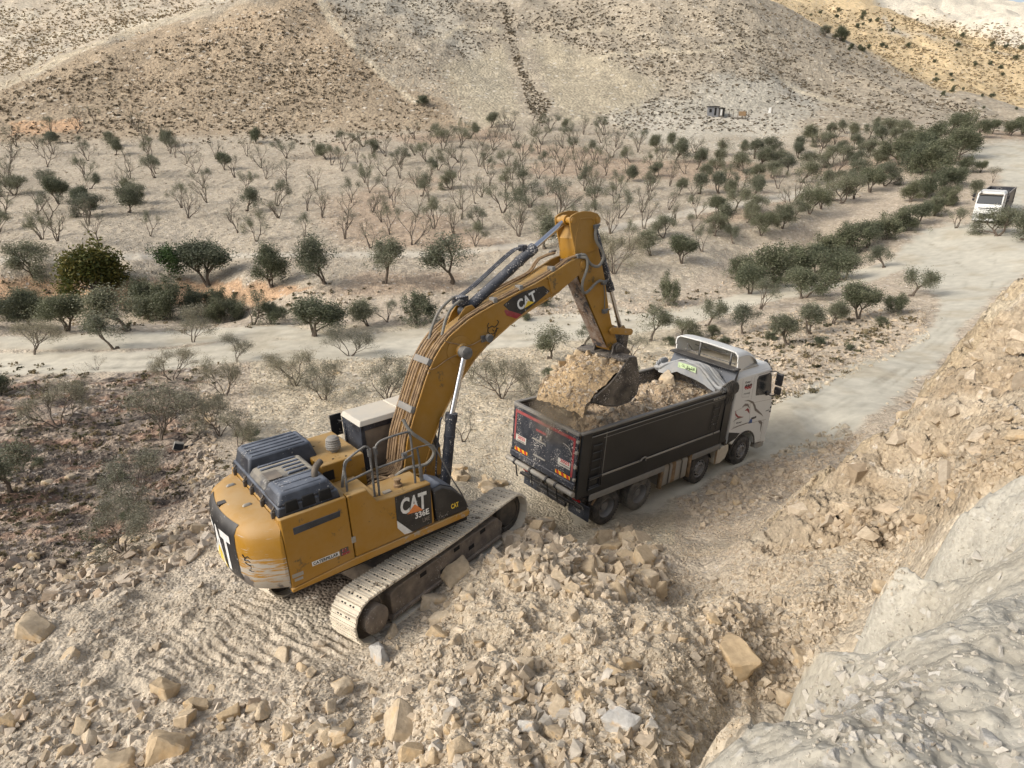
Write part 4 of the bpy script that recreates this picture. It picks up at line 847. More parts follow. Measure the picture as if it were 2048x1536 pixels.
# stick
SP = [(5.09, 6.75), (5.10, 6.83), (5.17, 6.88), (5.30, 6.92), (5.52, 6.94), (5.77, 6.91), (5.97, 6.84), (6.06, 6.74), (6.06, 6.64), (5.97, 6.56), (5.93, 6.42), (6.0, 6.03), (6.08, 5.76), (6.19, 5.31), (6.33, 4.47), (6.42, 4.10), (6.55, 3.75), (6.64, 3.55), (6.60, 3.42), (6.49, 3.36), (6.38, 3.40), (6.26, 3.55), (6.08, 3.92), (5.87, 4.34), (5.56, 4.98), (5.33, 5.48), (5.20, 5.90), (5.21, 6.09), (5.17, 6.32), (5.11, 6.58)]
top = [p for p in SP if p[1] > 6.3]
bodyp = [(5.19, 6.35), (5.45, 6.75), (5.75, 6.75), (5.92, 6.42), (6.0, 6.03), (6.08, 5.76), (6.19, 5.31), (6.33, 4.47), (6.42, 4.10), (6.55, 3.75), (6.6, 3.6), (6.5, 3.45), (6.34, 3.42), (6.26, 3.55), (6.08, 3.92), (5.87, 4.34), (5.56, 4.98), (5.33, 5.48), (5.20, 5.90), (5.21, 6.09)]
st = MB().prism(bodyp, -.24, .24).build('stick', m_yel, ex, .012)
for s in (-1, 1): MB().prism([p for p in SP if p[1] > 5.8]+[], s*.25-.02, s*.25+.02).build('stick_plate', m_yel, st, .01)
m = MB(); m.tube([(5.23, -.268, 6.0), (5.23, -.268, 6.25), (5.38, -.268, 6.70), (5.45, -.268, 6.77), (5.76, -.268, 6.75), (5.83, -.268, 6.66), (5.90, -.268, 6.37)], .017, 6, 2); m.build('weld_seam', m_yel, st)
bl = [(5.18, 5.88), (5.31, 5.46), (5.54, 4.96), (5.85, 4.32), (6.06, 3.90), (6.24, 3.52)]
m = MB(); m.add([(x-.012, y, z-.012) for x, z in bl for y in (-.235, .235)], [(2*i, 2*i+1, 2*i+3, 2*i+2) for i in range(len(bl)-1)]); m.build('wear_plate', m_belly, st, smooth=0)
m = MB()
for x, z in ((5.19, 6.76), (5.96, 6.70), (6.51, 3.47)):
    m.lathe([(-.29, .075), (.29, .075)], (x, 0, z), seg=16); m.lathe([(-.30, .05), (.30, .05)], (x, 0, z), seg=12)
m.build('pin', m_yel2, st)
# stick cylinder
def cylinder(p0, pm, p1, rb, rr, parent, fit=True, name='cylinder'):
    p0, pm, p1 = map(np.array, (p0, pm, p1)); d = (pm-p0)/np.linalg.norm(pm-p0)
    m = MB(); m.cyl(p0, pm, rb, seg=20); m.cyl(pm-d*.16, pm+d*.03, rb*1.14, seg=20); m.cyl(pm-d*.5, pm-d*.45, rb*1.1, seg=20); m.cyl(pm-d*.8, pm-d*.77, rb*1.06, seg=20); m.cyl(p0-d*.02, p0+d*.14, rb*1.1, seg=20)
    m.lathe([(-.09, rb*1.05), (.09, rb*1.05)], p0-d*.05, seg=18); b = m.build(name, m_blackd, parent)
    MB().cyl(pm, p1, rr, seg=16).build('piston_rod', m_chrome, b)
    MB().lathe([(-.08, rr*1.9), (.08, rr*1.9)], p1, seg=18).build('rod_eye', m_yel2, b)
    return b
sc = cylinder((2.28, 0, 5.16), (4.2, 0, 6.23), (5.19, 0, 6.76), .115, .062, ex, name='stick_cylinder')
for s in (-1, 1): MB().prism([(1.85, 4.86), (2.0, 5.12), (2.17, 5.28), (2.33, 5.29), (2.42, 5.18), (2.6, 5.14)], s*.17-.02, s*.17+.02).build('cylinder_bracket', m_yel, bo, .01)
m = MB()
for y in (.05, .12, .18): m.tube([(2.15, y, 5.42), (2.6, y, 5.62), (3.3, y, 6.02), (3.75, y, 6.25), (3.98, y*.7, 6.28)], .02, 7, 3)
m.box((3.88, -.02, 6.2), (4.02, .14, 6.34)); m.box((2.05, -.12, 5.3), (2.3, .16, 5.48)); m.build('hydraulic_line', m_blackd, sc, .01)
# boom cylinders
for s in (-1, 1):
    cylinder((1.02, s*.52, 1.45), (1.38, s*.52, 3.15), (1.85, s*.50, 4.40), .115, .062, ex, name='boom_cylinder')
    m = MB(); m.tube([(.86, s*.46, 1.6), (.98, s*.42, 2.3), (1.16, s*.40, 3.0), (1.2, s*.42, 3.1)], .02, 7, 3); m.build('hydraulic_line', m_blackd, ex)
    MB().lathe([(s*.42, .13), (s*.60, .13), (s*.62, .10)], (1.85, 0, 4.40), seg=22).build('rod_cap', m_rail, ex)
# bucket cylinder behind the stick and the linkage
bc = cylinder((6.02, 0, 6.66), (6.62, 0, 4.92), (6.98, 0, 3.80), .095, .055, ex, name='bucket_cylinder')
m = MB()
def link(m, a, b, w, y0, y1):
    a = np.array(a); b = np.array(b); d = (b-a)/np.linalg.norm(b-a); n_ = np.array([-d[1], d[0]]); P = []
    for c0, s0 in ((a, math.pi/2), (b, -math.pi/2)):
        for k in range(7): t = s0+k*math.pi/6; P.append(tuple(c0+w*(math.cos(t)*d+math.sin(t)*n_)))
    m.prism(P, y0, y1)
for s in (-1, 1): link(m, (6.36, 3.95), (7.0, 3.79), .085, s*.31-.025, s*.31+.025)
m.lathe([(-.34, .05), (.34, .05)], (7.0, 0, 3.79), seg=14); m.lathe([(-.34, .05), (.34, .05)], (6.36, 0, 3.95), seg=14); m.build('bucket_link', m_yel2, ex, .008)
m = MB(); link(m, (6.98, 3.78), (6.86, 3.22), .09, -.22, .22); m.build('bucket_link', m_buck, ex, .01)

# bucket
E_ = [(6.62, 3.30), (6.70, 2.9), (6.71, 2.55), (6.63, 2.33), (6.36, 2.19), (5.97, 2.19), (5.54, 2.33), (5.12, 2.52)]
bw = .86
bk = MB(); nE = len(E_); th_ = .035
inner = [(x*(1-.0), z) for x, z in offs(E_, .04)]
bk.add([(x, -bw, z) for x, z in E_]+[(x, bw, z) for x, z in E_]+[(x, -bw+.03, z) for x, z in inner]+[(x, bw-.03, z) for x, z in inner],
       [(i, i+1, i+1+nE, i+nE) for i in range(nE-1)]+[(i+2*nE, i+3*nE, i+1+3*nE, i+1+2*nE) for i in range(nE-1)]+[(0, nE, 3*nE, 2*nE), (nE-1, 3*nE-1, 4*nE-1, 2*nE-1)])
sideP = [(5.12, 2.52), (5.16, 2.64), (5.67, 2.82), (5.98, 3.02), (6.16, 3.18), (6.38, 3.36), (6.62, 3.32)]+E_[1:-1]
for s in (-1, 1): bk.prism(sideP, s*bw-.018, s*bw+.018)
bkt = bk.build('bucket', m_buck, ex, .006)
m = MB()
for s in (-1, 1): m.tube([(x, s*(bw+.02), z) for x, z in ((5.14, 2.6), (5.67, 2.83), (5.98, 3.03), (6.2, 3.2))], .022, 6, 1); m.tube([(x, s*(bw+.015), z) for x, z in E_], .016, 6, 1); m.prism([(6.66, 2.6), (6.5, 2.62), (6.2, 2.58), (5.95, 2.62), (5.8, 2.5), (5.9, 2.3), (6.3, 2.24), (6.6, 2.36)], s*(bw+.012)-.012, s*(bw+.012)+.012)
m.build('side_cutter', m_buck, bkt)
for y in np.linspace(-.75, .75, 5): MB().prism([(5.2, 2.6), (5.2, 2.46), (4.92, 2.38), (4.88, 2.42)], y-.05, y+.05).build('tooth', m_buck, bkt, .01)
m = MB()
for y in (-.36, .30): m.prism([(6.28, 3.28), (6.36, 3.56), (6.51, 3.62), (6.66, 3.54), (6.98, 3.28), (6.80, 3.1), (6.6, 3.0)], y, y+.06)
m.lathe([(-.42, .11), (.42, .11)], (6.51, 0, 3.47), seg=20); m.lathe([(-.44, .06), (.44, .06)], (6.51, 0, 3.47), seg=16); m.box((6.2, -.86, 3.26), (6.62, .86, 3.33)); m.build('bucket_ear', m_buck, bkt, .012)
# ------------------------------------------------------------------ TIPPER TRUCKS
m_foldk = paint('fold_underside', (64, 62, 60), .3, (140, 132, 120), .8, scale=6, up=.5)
def side_poly(m, pts, y, yd=-1): m.add([(x, y, z) for x, z in pts], [tuple(range(len(pts)))])
def wheel(tk, x, s, dual, clean):
    yo = s*1.23; yi = s*(.66 if dual else .90); R = .505
    prof = []
    w = abs(yo-yi)
    segs = [(0, w)] if not dual else [(0, .28), (.31, w)]
    m = MB()
    for a, b in segs:
        m.lathe([(yo-s*(a+.05), .285), (yo-s*(a+.01), .31), (yo-s*a, .40), (yo-s*(a+.02), .47), (yo-s*(a+.05), R), (yo-s*(b-.05), R), (yo-s*(b-.02), .47), (yo-s*b, .40), (yo-s*(b-.02), .30)], (x, 0, .505), seg=40, cap=False)
    for k in range(40):      # tread blocks
        a = 2*math.pi*k/40
        for q, (y0, y1) in enumerate(((.03, .10), (.11, .19), (.2, .27)) if dual else ((.03, .12), (.13, .2), (.21, .30))):
            t = MB().box((-.026, yo-s*y0, R-.012), (.026, yo-s*y1, R+.014)); V = np.array(t.V); aa = a+q*.07
            V = np.stack([V[:, 0]*math.cos(aa)+V[:, 2]*math.sin(aa)+x, V[:, 1], -V[:, 0]*math.sin(aa)+V[:, 2]*math.cos(aa)+.505], 1); m.add(V, t.F)
    wh = m.build('wheel', clean, tk, smooth=30)
    r = MB()
    if dual: r.lathe([(yo-s*.03, .30), (yo-s*.02, .285), (yo-s*.05, .27), (yo-s*.18, .255), (yo-s*.22, .21), (yo-s*.23, .13), (yo-s*.10, .12), (yo-s*.09, .001)], (x, 0, .505), seg=32, cap=False)
    else: r.lathe([(yo-s*.03, .30), (yo-s*.015, .285), (yo-s*.05, .26), (yo-s*.06, .235), (yo-s*.01, .20), (yo+s*.0, .15), (yo-s*.06, .13), (yo-s*.05, .10), (yo-s*.02, .09), (yo-s*.02, .001)], (x, 0, .505), seg=32, cap=False)
    rm = r.build('rim', m_rim, wh)
    b = MB()
    for k in range(10):
        a = 2*math.pi*k/10; rr = .165 if dual else .172; yb = yo-s*(.22 if dual else .01)
        b.cyl((x+rr*math.cos(a), yb-s*.02, .505+rr*math.sin(a)), (x+rr*math.cos(a), yb+s*.03, .505+rr*math.sin(a)), .016, seg=6)
    b.build('wheel_nut', m_alu, rm)
    if not dual:
        h = MB()
        for k in range(10):
            a = 2*math.pi*(k+.5)/10; h.cyl((x+.222*math.cos(a), yo-s*.06, .505+.222*math.sin(a)), (x+.222*math.cos(a), yo-s*.028, .505+.222*math.sin(a)), .026, seg=8)
        h.build('hand_hole', m_dark, rm)
def make_truck(T, R, main, label):
    tk = empty('tipper_truck', T, R); tag(tk, label, 'dump truck', 'tipper trucks on the valley road')
    for x, dual in ((.03, 1), (1.41, 1), (4.28, 0), (6.62, 0)):
        for s in (-1, 1): wheel(tk, x, s, dual, m_rubclean if x == 1.41 and s < 0 else m_rubber)
    m = MB()
    for s in (-1, 1): m.box((-.95, s*.42-.05, .72), (7.5, s*.42+.05, .98))
    for x in (-.8, .7, 2.2, 3.4, 5.0): m.box((x-.06, -.4, .75), (x+.06, .4, .95))
    for x in (.03, 1.41, 4.28, 6.62): m.cyl((x, -.9, .505), (x, .9, .505), .09, seg=12); m.box((x-.18, -.16, .33), (x+.18, .16, .7))
    m.build('chassis', m_dirtm, tk, .01)
    # tipper body
    b = MB()
    for s in (-1, 1):
        b.prism([(-1.30, 1.20), (5.28, 1.20), (5.28, 3.0), (-1.30, 3.0)], s*1.275, s*1.215)
    b.mi = 1; b.box((-1.26, -1.21, 1.16), (5.24, 1.21, 1.24)); b.mi = 0
    b.box((5.22, -1.275, 1.20), (5.30, 1.275, 3.03))
    for s in (-1, 1):
        b.box((-1.34, s*1.29-.03, 1.22), (-1.0, s*1.29+.02, 3.02)); b.box((4.98, s*1.285-.02, 1.22), (5.33, s*1.285+.02, 3.02))
        b.prism([(-1.3, 1.62), (5.28, 1.62), (5.28, 1.20), (-1.3, 1.20)], s*1.276, s*1.296)
    body = b.build('tipper_body', [m_box, m_boxin], tk, .008)
    m = MB()
    for s in (-1, 1): m.box((-1.26, s*1.213-.004, 1.24), (5.22, s*1.213+.004, 2.96))
    m.box((5.20, -1.2, 1.24), (5.218, 1.2, 2.98)); m.build('inner_lining', m_boxin, body)
    m = MB()
    for s in (-1, 1): m.box((-1.34, s*1.255-.055, 3.0), (5.32, s*1.255+.055, 3.055)); m.tube([(-1.3, s*1.30, 2.88), (5.28, s*1.30, 2.88)], .018, 6, 1)
    m.build('top_rail', m_guard, body, .012)
    m = MB()
    for s in (-1, 1):
        m.box((-.92, s*1.30-.012, 1.645), (1.08, s*1.30+.012, 1.695)); m.box((1.36, s*1.30-.012, 1.645), (4.55, s*1.30+.012, 1.695)); m.box((4.6, s*1.30-.012, 1.645), (4.9, s*1.30+.012, 1.695))
    m.build('side_stripe', m_alu, body)
    m = MB()
    for s in (-1, 1):
        m.box((-.5, s*1.278-.006, 2.74), (5.0, s*1.278+.006, 2.755)); m.box((-.42, s*1.278-.008, 1.7), (-.40, s*1.278+.008, 2.9))
        m.tube([(1.1, s*1.31, 1.66), (1.14, s*1.34, 1.74), (1.22, s*1.34, 1.76), (1.30, s*1.34, 1.74), (1.34, s*1.31, 1.62)], .022, 6, 2)
    m.build('panel_line', m_guard, body)
    for s in (-1, 1):
        m = MB()
        for x in (-.93, -.55): m.cyl((x, s*1.32, 1.42), (x, s*1.32, 2.66), .014, seg=6)
        for z in (1.45, 1.68, 1.95, 2.2, 2.42, 2.62): m.tube([(-.93, s*1.32, z), (-.55, s*1.32, z)], .013, 6, 1)
        m.tube([(-.97, s*1.33, 1.40), (-.5, s*1.33, 1.40), (-.5, s*1.33, 1.72), (-.97, s*1.33, 1.72)], .02, 6, 1); m.build('side_ladder', m_black if s > 0 else m_box, body)
        m = MB()
        for x in (4.35, 4.66): m.cyl((x, s*1.30, 1.8), (x+.05, s*1.30, 2.65), .010, seg=5)
        for z in (2.0, 2.25, 2.5): m.tube([(4.35, s*1.30, z), (4.69, s*1.30, z)], .010, 5, 1)
        m.build('side_ladder', m_black, body)
    m = MB()
    for i in range(3): m.box((4.28+i*.27, -1.305, 2.80), (4.50+i*.27, -1.295, 2.88))
    m.build('side_plate', m_orange_tex, body)
    m = MB()
    for i, t in enumerate(('310', 'TIR', '815')): put_text(m, t, quad_fn((4.30+i*.27, -1.309, 2.815), (4.48+i*.27, -1.309, 2.815), (4.30+i*.27, -1.309, 2.865), (4.48+i*.27, -1.309, 2.865)), .02)
    if main: m.build('lettering', m_ktxt, body, smooth=0)
    # tailgate
    tg = MB().box((-1.40, -1.23, 1.55), (-1.34, 1.23, 2.99)); tg.box((-1.44, -1.25, 1.50), (-1.36, 1.25, 1.66)); tg = tg.build('tailgate', m_blackd, tk, .01)
    f = lambda y, z, d=0: (-1.403-d, y, z)
    def rect(m, y0, y1, z0, z1, d=.002): m.add([f(y0, z0, d), f(y1, z0, d), f(y1, z1, d), f(y0, z1, d)], [(0, 1, 2, 3)])
    m = MB(); rect(m, 1.12, -1.12, 2.80, 2.885); rect(m, 1.16, 1.10, 2.0, 2.885, .003); rect(m, -1.08, -1.15, 1.80, 2.885, .003); rect(m, .31, -.10, 2.56, 2.62); m.build('red_band', m_red, tg, smooth=0)
    m = MB(); m.box((-1.43, -1.25, 2.98), (-1.31, 1.25, 3.06)); m.build('top_rail', m_guard, tg, .015)
    m = MB(); rect(m, 1.08, .66, 1.99, 2.18, .004); rect(m, -.60, -1.05, 1.97, 2.16, .004); m.build('number_plate', m_orange_tex, tg, smooth=0)
    m = MB(); m2 = MB()
    for y0, y1 in ((1.0, .70), (-.68, -1.02)):
        put_text(m, '2025', quad_fn(f(y0, 2.07, .007), f(y1, 2.07, .007), f(y0, 2.16, .007), f(y1, 2.16, .007)), .03)
        put_text(m2, 'HASSANEIN', quad_fn(f(y0+.02, 2.0, .007), f(y1-.02, 2.0, .007), f(y0+.02, 2.04, .007), f(y1-.02, 2.04, .007)), .02)
    m.build('lettering', m_rtxt, tg, smooth=0); m2.build('lettering', m_ktxt, tg, smooth=0)
    m = MB(); m2 = MB()
    for y0, y1, sg in ((1.10, .57, 1), (-.54, -1.08, 1)):
        rect(m, y0, y1, 1.70, 1.80, .004); w = (y1-y0)/5.5
        for k in range(3):
            a = y0+w*(.1+1.9*k); m2.add([f(a, 1.80, .006), f(a+w, 1.80, .006), f(a+w*1.5, 1.70, .006), f(a+w*.5, 1.70, .006)], [(0, 1, 2, 3)])
    m.build('hazard_board', m_hazy, tg, smooth=0); m2.build('hazard_stripe', m_hazr, tg, smooth=0)
    m = MB(); m.box((-1.44, -.12, 2.30), (-1.40, .40, 2.33)); m.box((-1.44, -.15, 1.85), (-1.40, .32, 1.88)); m.box((-1.43, .04, 2.36), (-1.40, .12, 2.48)); m.tube([(-1.43, -.75, 2.62), (-1.43, -.95, 2.58), (-1.43, -1.1, 2.42)], .012, 5, 2)
    for z in (1.75, 2.1, 2.5, 2.8): m.box((-1.45, -1.27, z), (-1.38, -1.20, z+.07))
    for z in (1.65, 2.05, 2.6): m.box((-1.45, 1.20, z), (-1.38, 1.27, z+.07))
    m.build('tailgate_hinge', m_alu, tg, .004)
    m = MB()
    for a, b_ in ((1.32, 1.0), (.92, .34), (.28, -.30), (-.36, -.66), (-.72, -1.30)): m.cyl((-1.47, a, 1.40), (-1.47, b_, 1.40), .07, seg=14)
    m.build('hinge_tube', m_alu, tk)
    m = MB()
    for y in (.95, .31, -.33, -.69): m.cyl((-1.47, y+.03, 1.40), (-1.47, y-.03, 1.40), .095, seg=14); m.tube([(-1.45, y, 1.32), (-1.42, y, 1.1), (-1.35, y+.02, .9)], .02, 6, 2)
    m.build('hinge_collar', m_black, tk)
    m = MB(); m.box((-1.05, -1.2, .78), (-.97, 1.2, .86)); m.box((-.92, -.55, .50), (-.84, .62, .62)); m.box((-1.0, -1.22, 1.0), (-.6, 1.22, 1.1)); m.build('rear_crossbar', m_black, tk, .01)
    for s, y0, y1 in ((1, 1.30, .62), (-1, -.55, -1.31)):
        fl = MB().box((-.78, min(y0, y1), .36), (-.76, max(y0, y1), .80)).build('mud_flap', m_bhood, tk, .004)
        m = MB(); V, F = text2d('HASSANEIN', .02); c = (y0+y1)/2; P = []
        for a, b_ in V:
            t = (.5-a)*1.5; rr = .19+.055*b_; P.append((-.785, c+rr*1.15*math.sin(t), .50+rr*math.cos(t)))
        m.add(P, F); put_text(m, '610', quad_fn((-.785, c+.07, .50), (-.785, c-.07, .50), (-.785, c+.07, .60), (-.785, c-.07, .60)), .01); m.build('lettering', m_orange_tex, fl, smooth=0)
        m = MB(); m.box((-1.0, s*1.0-.14, .93), (-.96, s*1.0+.14, 1.06)); m.build('tail_light', m_lensr, tk, .01)
    m = MB(); m.tube([(-.62, -1.22, .80), (-.50, -1.24, .98), (-.36, -1.24, 1.08)], .03, 6, 3); m.build('mudguard_stay', m_hose, tk)
    # sides
    for s in (-1, 1):
        m = MB(); m.box((-.82, s*1.28-.015, 1.0), (2.32, s*1.28+.015, 1.185)); m.box((3.68, s*1.28-.015, .99), (5.14, s*1.28+.015, 1.18)); m.build('side_guard', m_guard, tk, .005)
        m = MB()
        for x in (2.30, 3.66): m.box((x-.02, s*1.2-.07, .4), (x+.02, s*1.2+.07, 1.18))
        for x in (5.06, 5.12): m.cyl((x, s*1.22, .45), (x, s*1.22, 1.0), .014, seg=6)
        m.build('guard_post', m_hose, tk)
        ft = MB()
        P = []
        for cx_, cz_, a0 in ((-1.12, 1.02, 90), (-1.12, .49, 180), (-.62, .49, 270), (-.62, 1.02, 0)):
            for k in range(4): a = rad(a0+k*30); P.append((cx_+.10*math.cos(a), cz_+.10*math.sin(a)))
        n = len(P); ft.add([(x, -s*y, z) for x in (2.42, 3.56) for y, z in P], [(i, (i+1) % n, (i+1) % n+n, i+n) for i in range(n)]+[tuple(range(n)), tuple(range(n, 2*n))])
        ftk = ft.build('fuel_tank', m_alu, tk, .01)
        m = MB()
        for x in (2.62, 3.22):
            m.add([(x+d, -s*(y*1.01), z) for d in (0, .07) for y, z in P], [(i, (i+1) % n, (i+1) % n+n, i+n) for i in range(n)])
        m.build('tank_strap', m_black if s > 0 else m_dirtm, ftk)
        m = MB(); m.add([(x, -s*(y*1.006), z) for x in (2.80, 2.98) for y, z in P], [(i, (i+1) % n, (i+1) % n+n, i+n) for i in range(n)]); m.build('rust_streak', m_hose, ftk)
        m = MB(); m.prism([(5.10, .95), (5.78, .95), (5.84, .75), (5.74, .48), (5.45, .36), (5.14, .40)], s*1.20, s*.7); m.build('battery_box', m_trackm, tk, .03)
        for x0, x1 in ((3.72, 4.84),):
            m = MB(); a0 = np.linspace(rad(20), rad(160), 10); m.add([(4.28+r*math.cos(a), s*y, .505+r*math.sin(a)) for a in a0 for r, y in ((.60, 1.22), (.60, .85))], [(2*i, 2*i+1, 2*i+3, 2*i+2) for i in range(9)]); m.build('mudguard', m_black, tk)
        m = MB(); m.box((5.55, s*1.12-.06, .95), (5.8, s*1.12+.06, 1.15)); m.box((5.9, s*1.0-.1, .85), (6.05, s*1.0+.1, 1.0)); m.tube([(5.85, s*1.15, 1.1), (5.95, s*1.2, .8), (5.9, s*1.15, .55)], .02, 6, 3); m.build('air_valve', m_dirtm, tk, .01)
    # cab
    prof = [(5.62, 1.15), (5.60, 1.6), (5.58, 3.22), (5.66, 3.27), (7.50, 3.27), (7.62, 3.22), (7.80, 2.62), (7.97, 2.15), (8.10, 1.95), (8.14, 1.4), (8.08, .52), (7.52, .56)]
    for k in range(9): a = rad(8+k*17.5); prof.append((6.62+.74*math.cos(a)*1.05, .50+.70*math.sin(a)))
    prof += [(5.80, .98), (5.62, 1.0)]
    cab = MB().prism(prof, -1.22, 1.22).build('cab', m_white, tk, .05, 3)
    r_ = MB(); r_.box((5.57, -1.20, 3.25), (7.62, 1.20, 3.44), (.10, .16)); r_.build('roof', m_white, cab, .05, 3)
    for s in (-1, 1):
        y = s*1.222
        w = MB(); w.prism([(6.74, 3.02), (6.82, 3.12), (7.50, 3.12), (7.64, 3.02), (7.82, 2.38), (7.78, 2.33), (6.86, 2.44), (6.83, 2.5)], y-s*.004, y+s*.006).build('window_frame', m_black, cab, .004)
        g = MB(); g.prism([(6.80, 3.0), (6.85, 3.07), (7.50, 3.07), (7.66, 2.40), (6.90, 2.50), (6.88, 2.52)], y, y+s*.010).build('window', m_glass, cab, smooth=0)
        l = MB()
        def ln(p, q, wd=.010):
            d = math.hypot(q[0]-p[0], q[1]-p[1]); nx, nz = -(q[1]-p[1])/d*wd/2, (q[0]-p[0])/d*wd/2
            l.add([(p[0]+nx, y+s*.003, p[1]+nz), (q[0]+nx, y+s*.003, q[1]+nz), (q[0]-nx, y+s*.003, q[1]-nz), (p[0]-nx, y+s*.003, p[1]-nz)], [(0, 1, 2, 3)])
        ln((6.56, 3.18), (6.60, 2.2)); ln((6.60, 2.2), (6.80, 1.45)); ln((6.72, 3.17), (7.66, 3.17)); ln((6.62, 2.22), (8.02, 2.10), .008); ln((5.72, 2.12), (6.60, 2.2), .008); ln((5.8, 1.55), (6.8, 1.50)); ln((6.8, 1.47), (7.85, 1.38)); ln((7.72, 1.38), (7.74, .62)); ln((7.66, 3.17), (7.98, 2.2)); ln((5.84, 2.12), (5.84, 1.56), .006)
        ln((5.86, 3.2), (5.98, 2.58), .008); ln((5.98, 2.56), (6.42, 2.48), .008); ln((6.42, 2.48), (6.38, 3.18), .008)
        l.build('door_seam', m_grey, cab, smooth=0)
        l = MB(); l.box((6.86, y-.006, 1.58), (7.16, y+.008, 1.66)); l.build('door_handle', m_black, cab, .01)
        l = MB()
        for k in range(4): l.cyl((7.98+.028*k*(1 if k < 2 else .3), s*1.20, 2.12-k*.16), (7.98+.028*k*(1 if k < 2 else .3), s*1.245, 2.12-k*.16), .035, seg=8)
        l.build('vent_slot', m_black, cab)
        l = MB(); P = []
        for k in range(13): a = rad(6+k*14); P.append((6.62+.78*math.cos(a), s*1.226, .50+.74*math.sin(a))); P.append((6.62+.70*math.cos(a), s*1.226, .50+.67*math.sin(a)))
        l.add(P, [(2*i, 2*i+1, 2*i+3, 2*i+2) for i in range(12)]); l.add([(5.62, s*1.226, 1.42), (6.3, s*1.226, 1.24), (6.1, s*1.226, 1.1), (5.62, s*1.226, 1.0)], [(0, 1, 2, 3)]); l.build('wheel_arch', m_black, cab, smooth=0)
        l = MB(); l.box((7.52, s*1.16-.06, .38), (7.58, s*1.16+.06, .6)); l.box((7.60, s*1.1-.12, .34), (8.02, s*1.1+.12, .52)); l.build('step', m_alu, cab, .01)
        l = MB(); l.box((7.56, s*1.52-.12, 2.74), (7.66, s*1.52+.12, 3.16)); l.build('mirror', m_black, cab, .04, 3)
        l = MB(); l.box((7.60, s*1.52-.12, 2.42), (7.70, s*1.52+.12, 2.68)); l.build('mirror', m_black, cab, .05, 3)
        l = MB(); l.tube([(7.50, s*1.20, 3.14), (7.56, s*1.36, 3.20), (7.6, s*1.5, 3.14)], .02, 6, 3); l.tube([(7.55, s*1.2, 2.40), (7.6, s*1.36, 2.34), (7.62, s*1.5, 2.42)], .022, 6, 3); l.box((7.46, s*1.24-.04, 2.34), (7.6, s*1.24+.04, 2.46)); l.build('mirror_arm', m_black, cab, .005)
    l = MB(); l.tube([(7.5, -.95, 3.44), (7.62, -.95, 3.47), (7.78, -.9, 3.34)], .03, 6, 3); l.box((7.66, -1.0, 3.2), (7.82, -.8, 3.3)); l.tube([(7.6, -1.1, 3.36), (7.7, -.6, 3.46), (7.7, .6, 3.46), (7.6, 1.1, 3.36)], .012, 5, 3); l.build('kerb_mirror', m_black, cab)
    # front
    l = MB(); l.add([(7.655, -1.06, 3.10), (7.655, 1.06, 3.10), (8.0, 1.12, 2.18), (8.0, -1.12, 2.18)], [(0, 1, 2, 3)]); l.build('windshield', m_glass, cab, smooth=0)
    l = MB(); l.box((7.60, -1.1, 3.10), (7.86, 1.1, 3.2), (.0, .02)); l.build('sun_visor', m_dglass, cab, .01)
    l = MB(); l.box((8.10, -.85, 1.72), (8.16, .85, 1.80)); l.box((8.10, -.7, 1.55), (8.155, .7, 1.60)); l.box((8.08, -.65, .72), (8.15, .65, 1.22)); l.build('grille', m_black, cab, .01)
    l = MB(); l.box((7.9, -1.2, .42), (8.16, 1.2, .62)); l.build('bumper', m_white, cab, .03)
    for s in (-1, 1): l = MB(); l.box((8.06, s*.95-.2, .75), (8.13, s*.95+.2, .95)); l.build('headlight', m_lensw, cab, .02)
    if not main:
        l = MB(); l.box((5.0, -1.25, 3.0), (5.34, 1.25, 3.28)); l.box((5.0, -1.27, 3.26), (5.6, 1.27, 3.31)); l.build('headboard', m_black, tk, .01)
        return tk
    # air deflector, open at the back
    top = [(5.45, 4.10), (5.75, 4.10), (6.1, 4.04), (6.45, 3.90), (6.8, 3.70), (7.1, 3.50), (7.2, 3.40)]
    l = MB(); ys = [-1.17, -1.14, -1.02, -.8, 0, .8, 1.02, 1.14, 1.17]; dz = [-.16, -.08, -.015, 0, .02, 0, -.015, -.08, -.16]; nY = len(ys); V = []
    for off in (0, -.035):
        for i, (x, z) in enumerate(top):
            t = i/(len(top)-1); sq = 1-.28*t*t
            for y, d in zip(ys, dz): V.append((x, y*sq*(1+(off*.8 if abs(y) > 1.1 else 0)), z+d*(1-.5*t)+off))
    nt_ = len(top)*nY; F = []
    for i in range(len(top)-1):
        for j in range(nY-1):
            a = i*nY+j; F += [(a, a+1, a+nY+1, a+nY), (a+nt_, a+nt_+nY, a+nt_+nY+1, a+nt_+1)]
    for j in range(nY-1): F.append((j, j+nt_, j+1+nt_, j+1))
    l.add(V, F)
    for s in (-1, 1):
        P = [(5.45, 3.94), (5.75, 3.94), (6.1, 3.9), (6.45, 3.78), (6.8, 3.6), (7.15, 3.40), (6.9, 3.38), (5.60, 3.42), (5.60, 3.55), (5.50, 3.60), (5.50, 3.75), (5.45, 3.78)]
        n = len(P); sq = lambda x: 1-.28*(max(0, x-5.45)/1.75)**2
        Vv = [(x, s*1.17*sq(x), z) for x, z in P]+[(x, s*(1.17*sq(x)-.03), z) for x, z in P]
        l.add(Vv, [tuple(range(n)), tuple(range(2*n-1, n-1, -1))]+[(i, (i+1) % n, (i+1) % n+n, i+n) for i in range(n)])
    df = l.build('air_deflector', m_white, cab, smooth=50)
    l = MB()
    for y in (.26, -.88): l.box((5.50, y-.025, 3.55), (5.55, y+.025, 4.07))
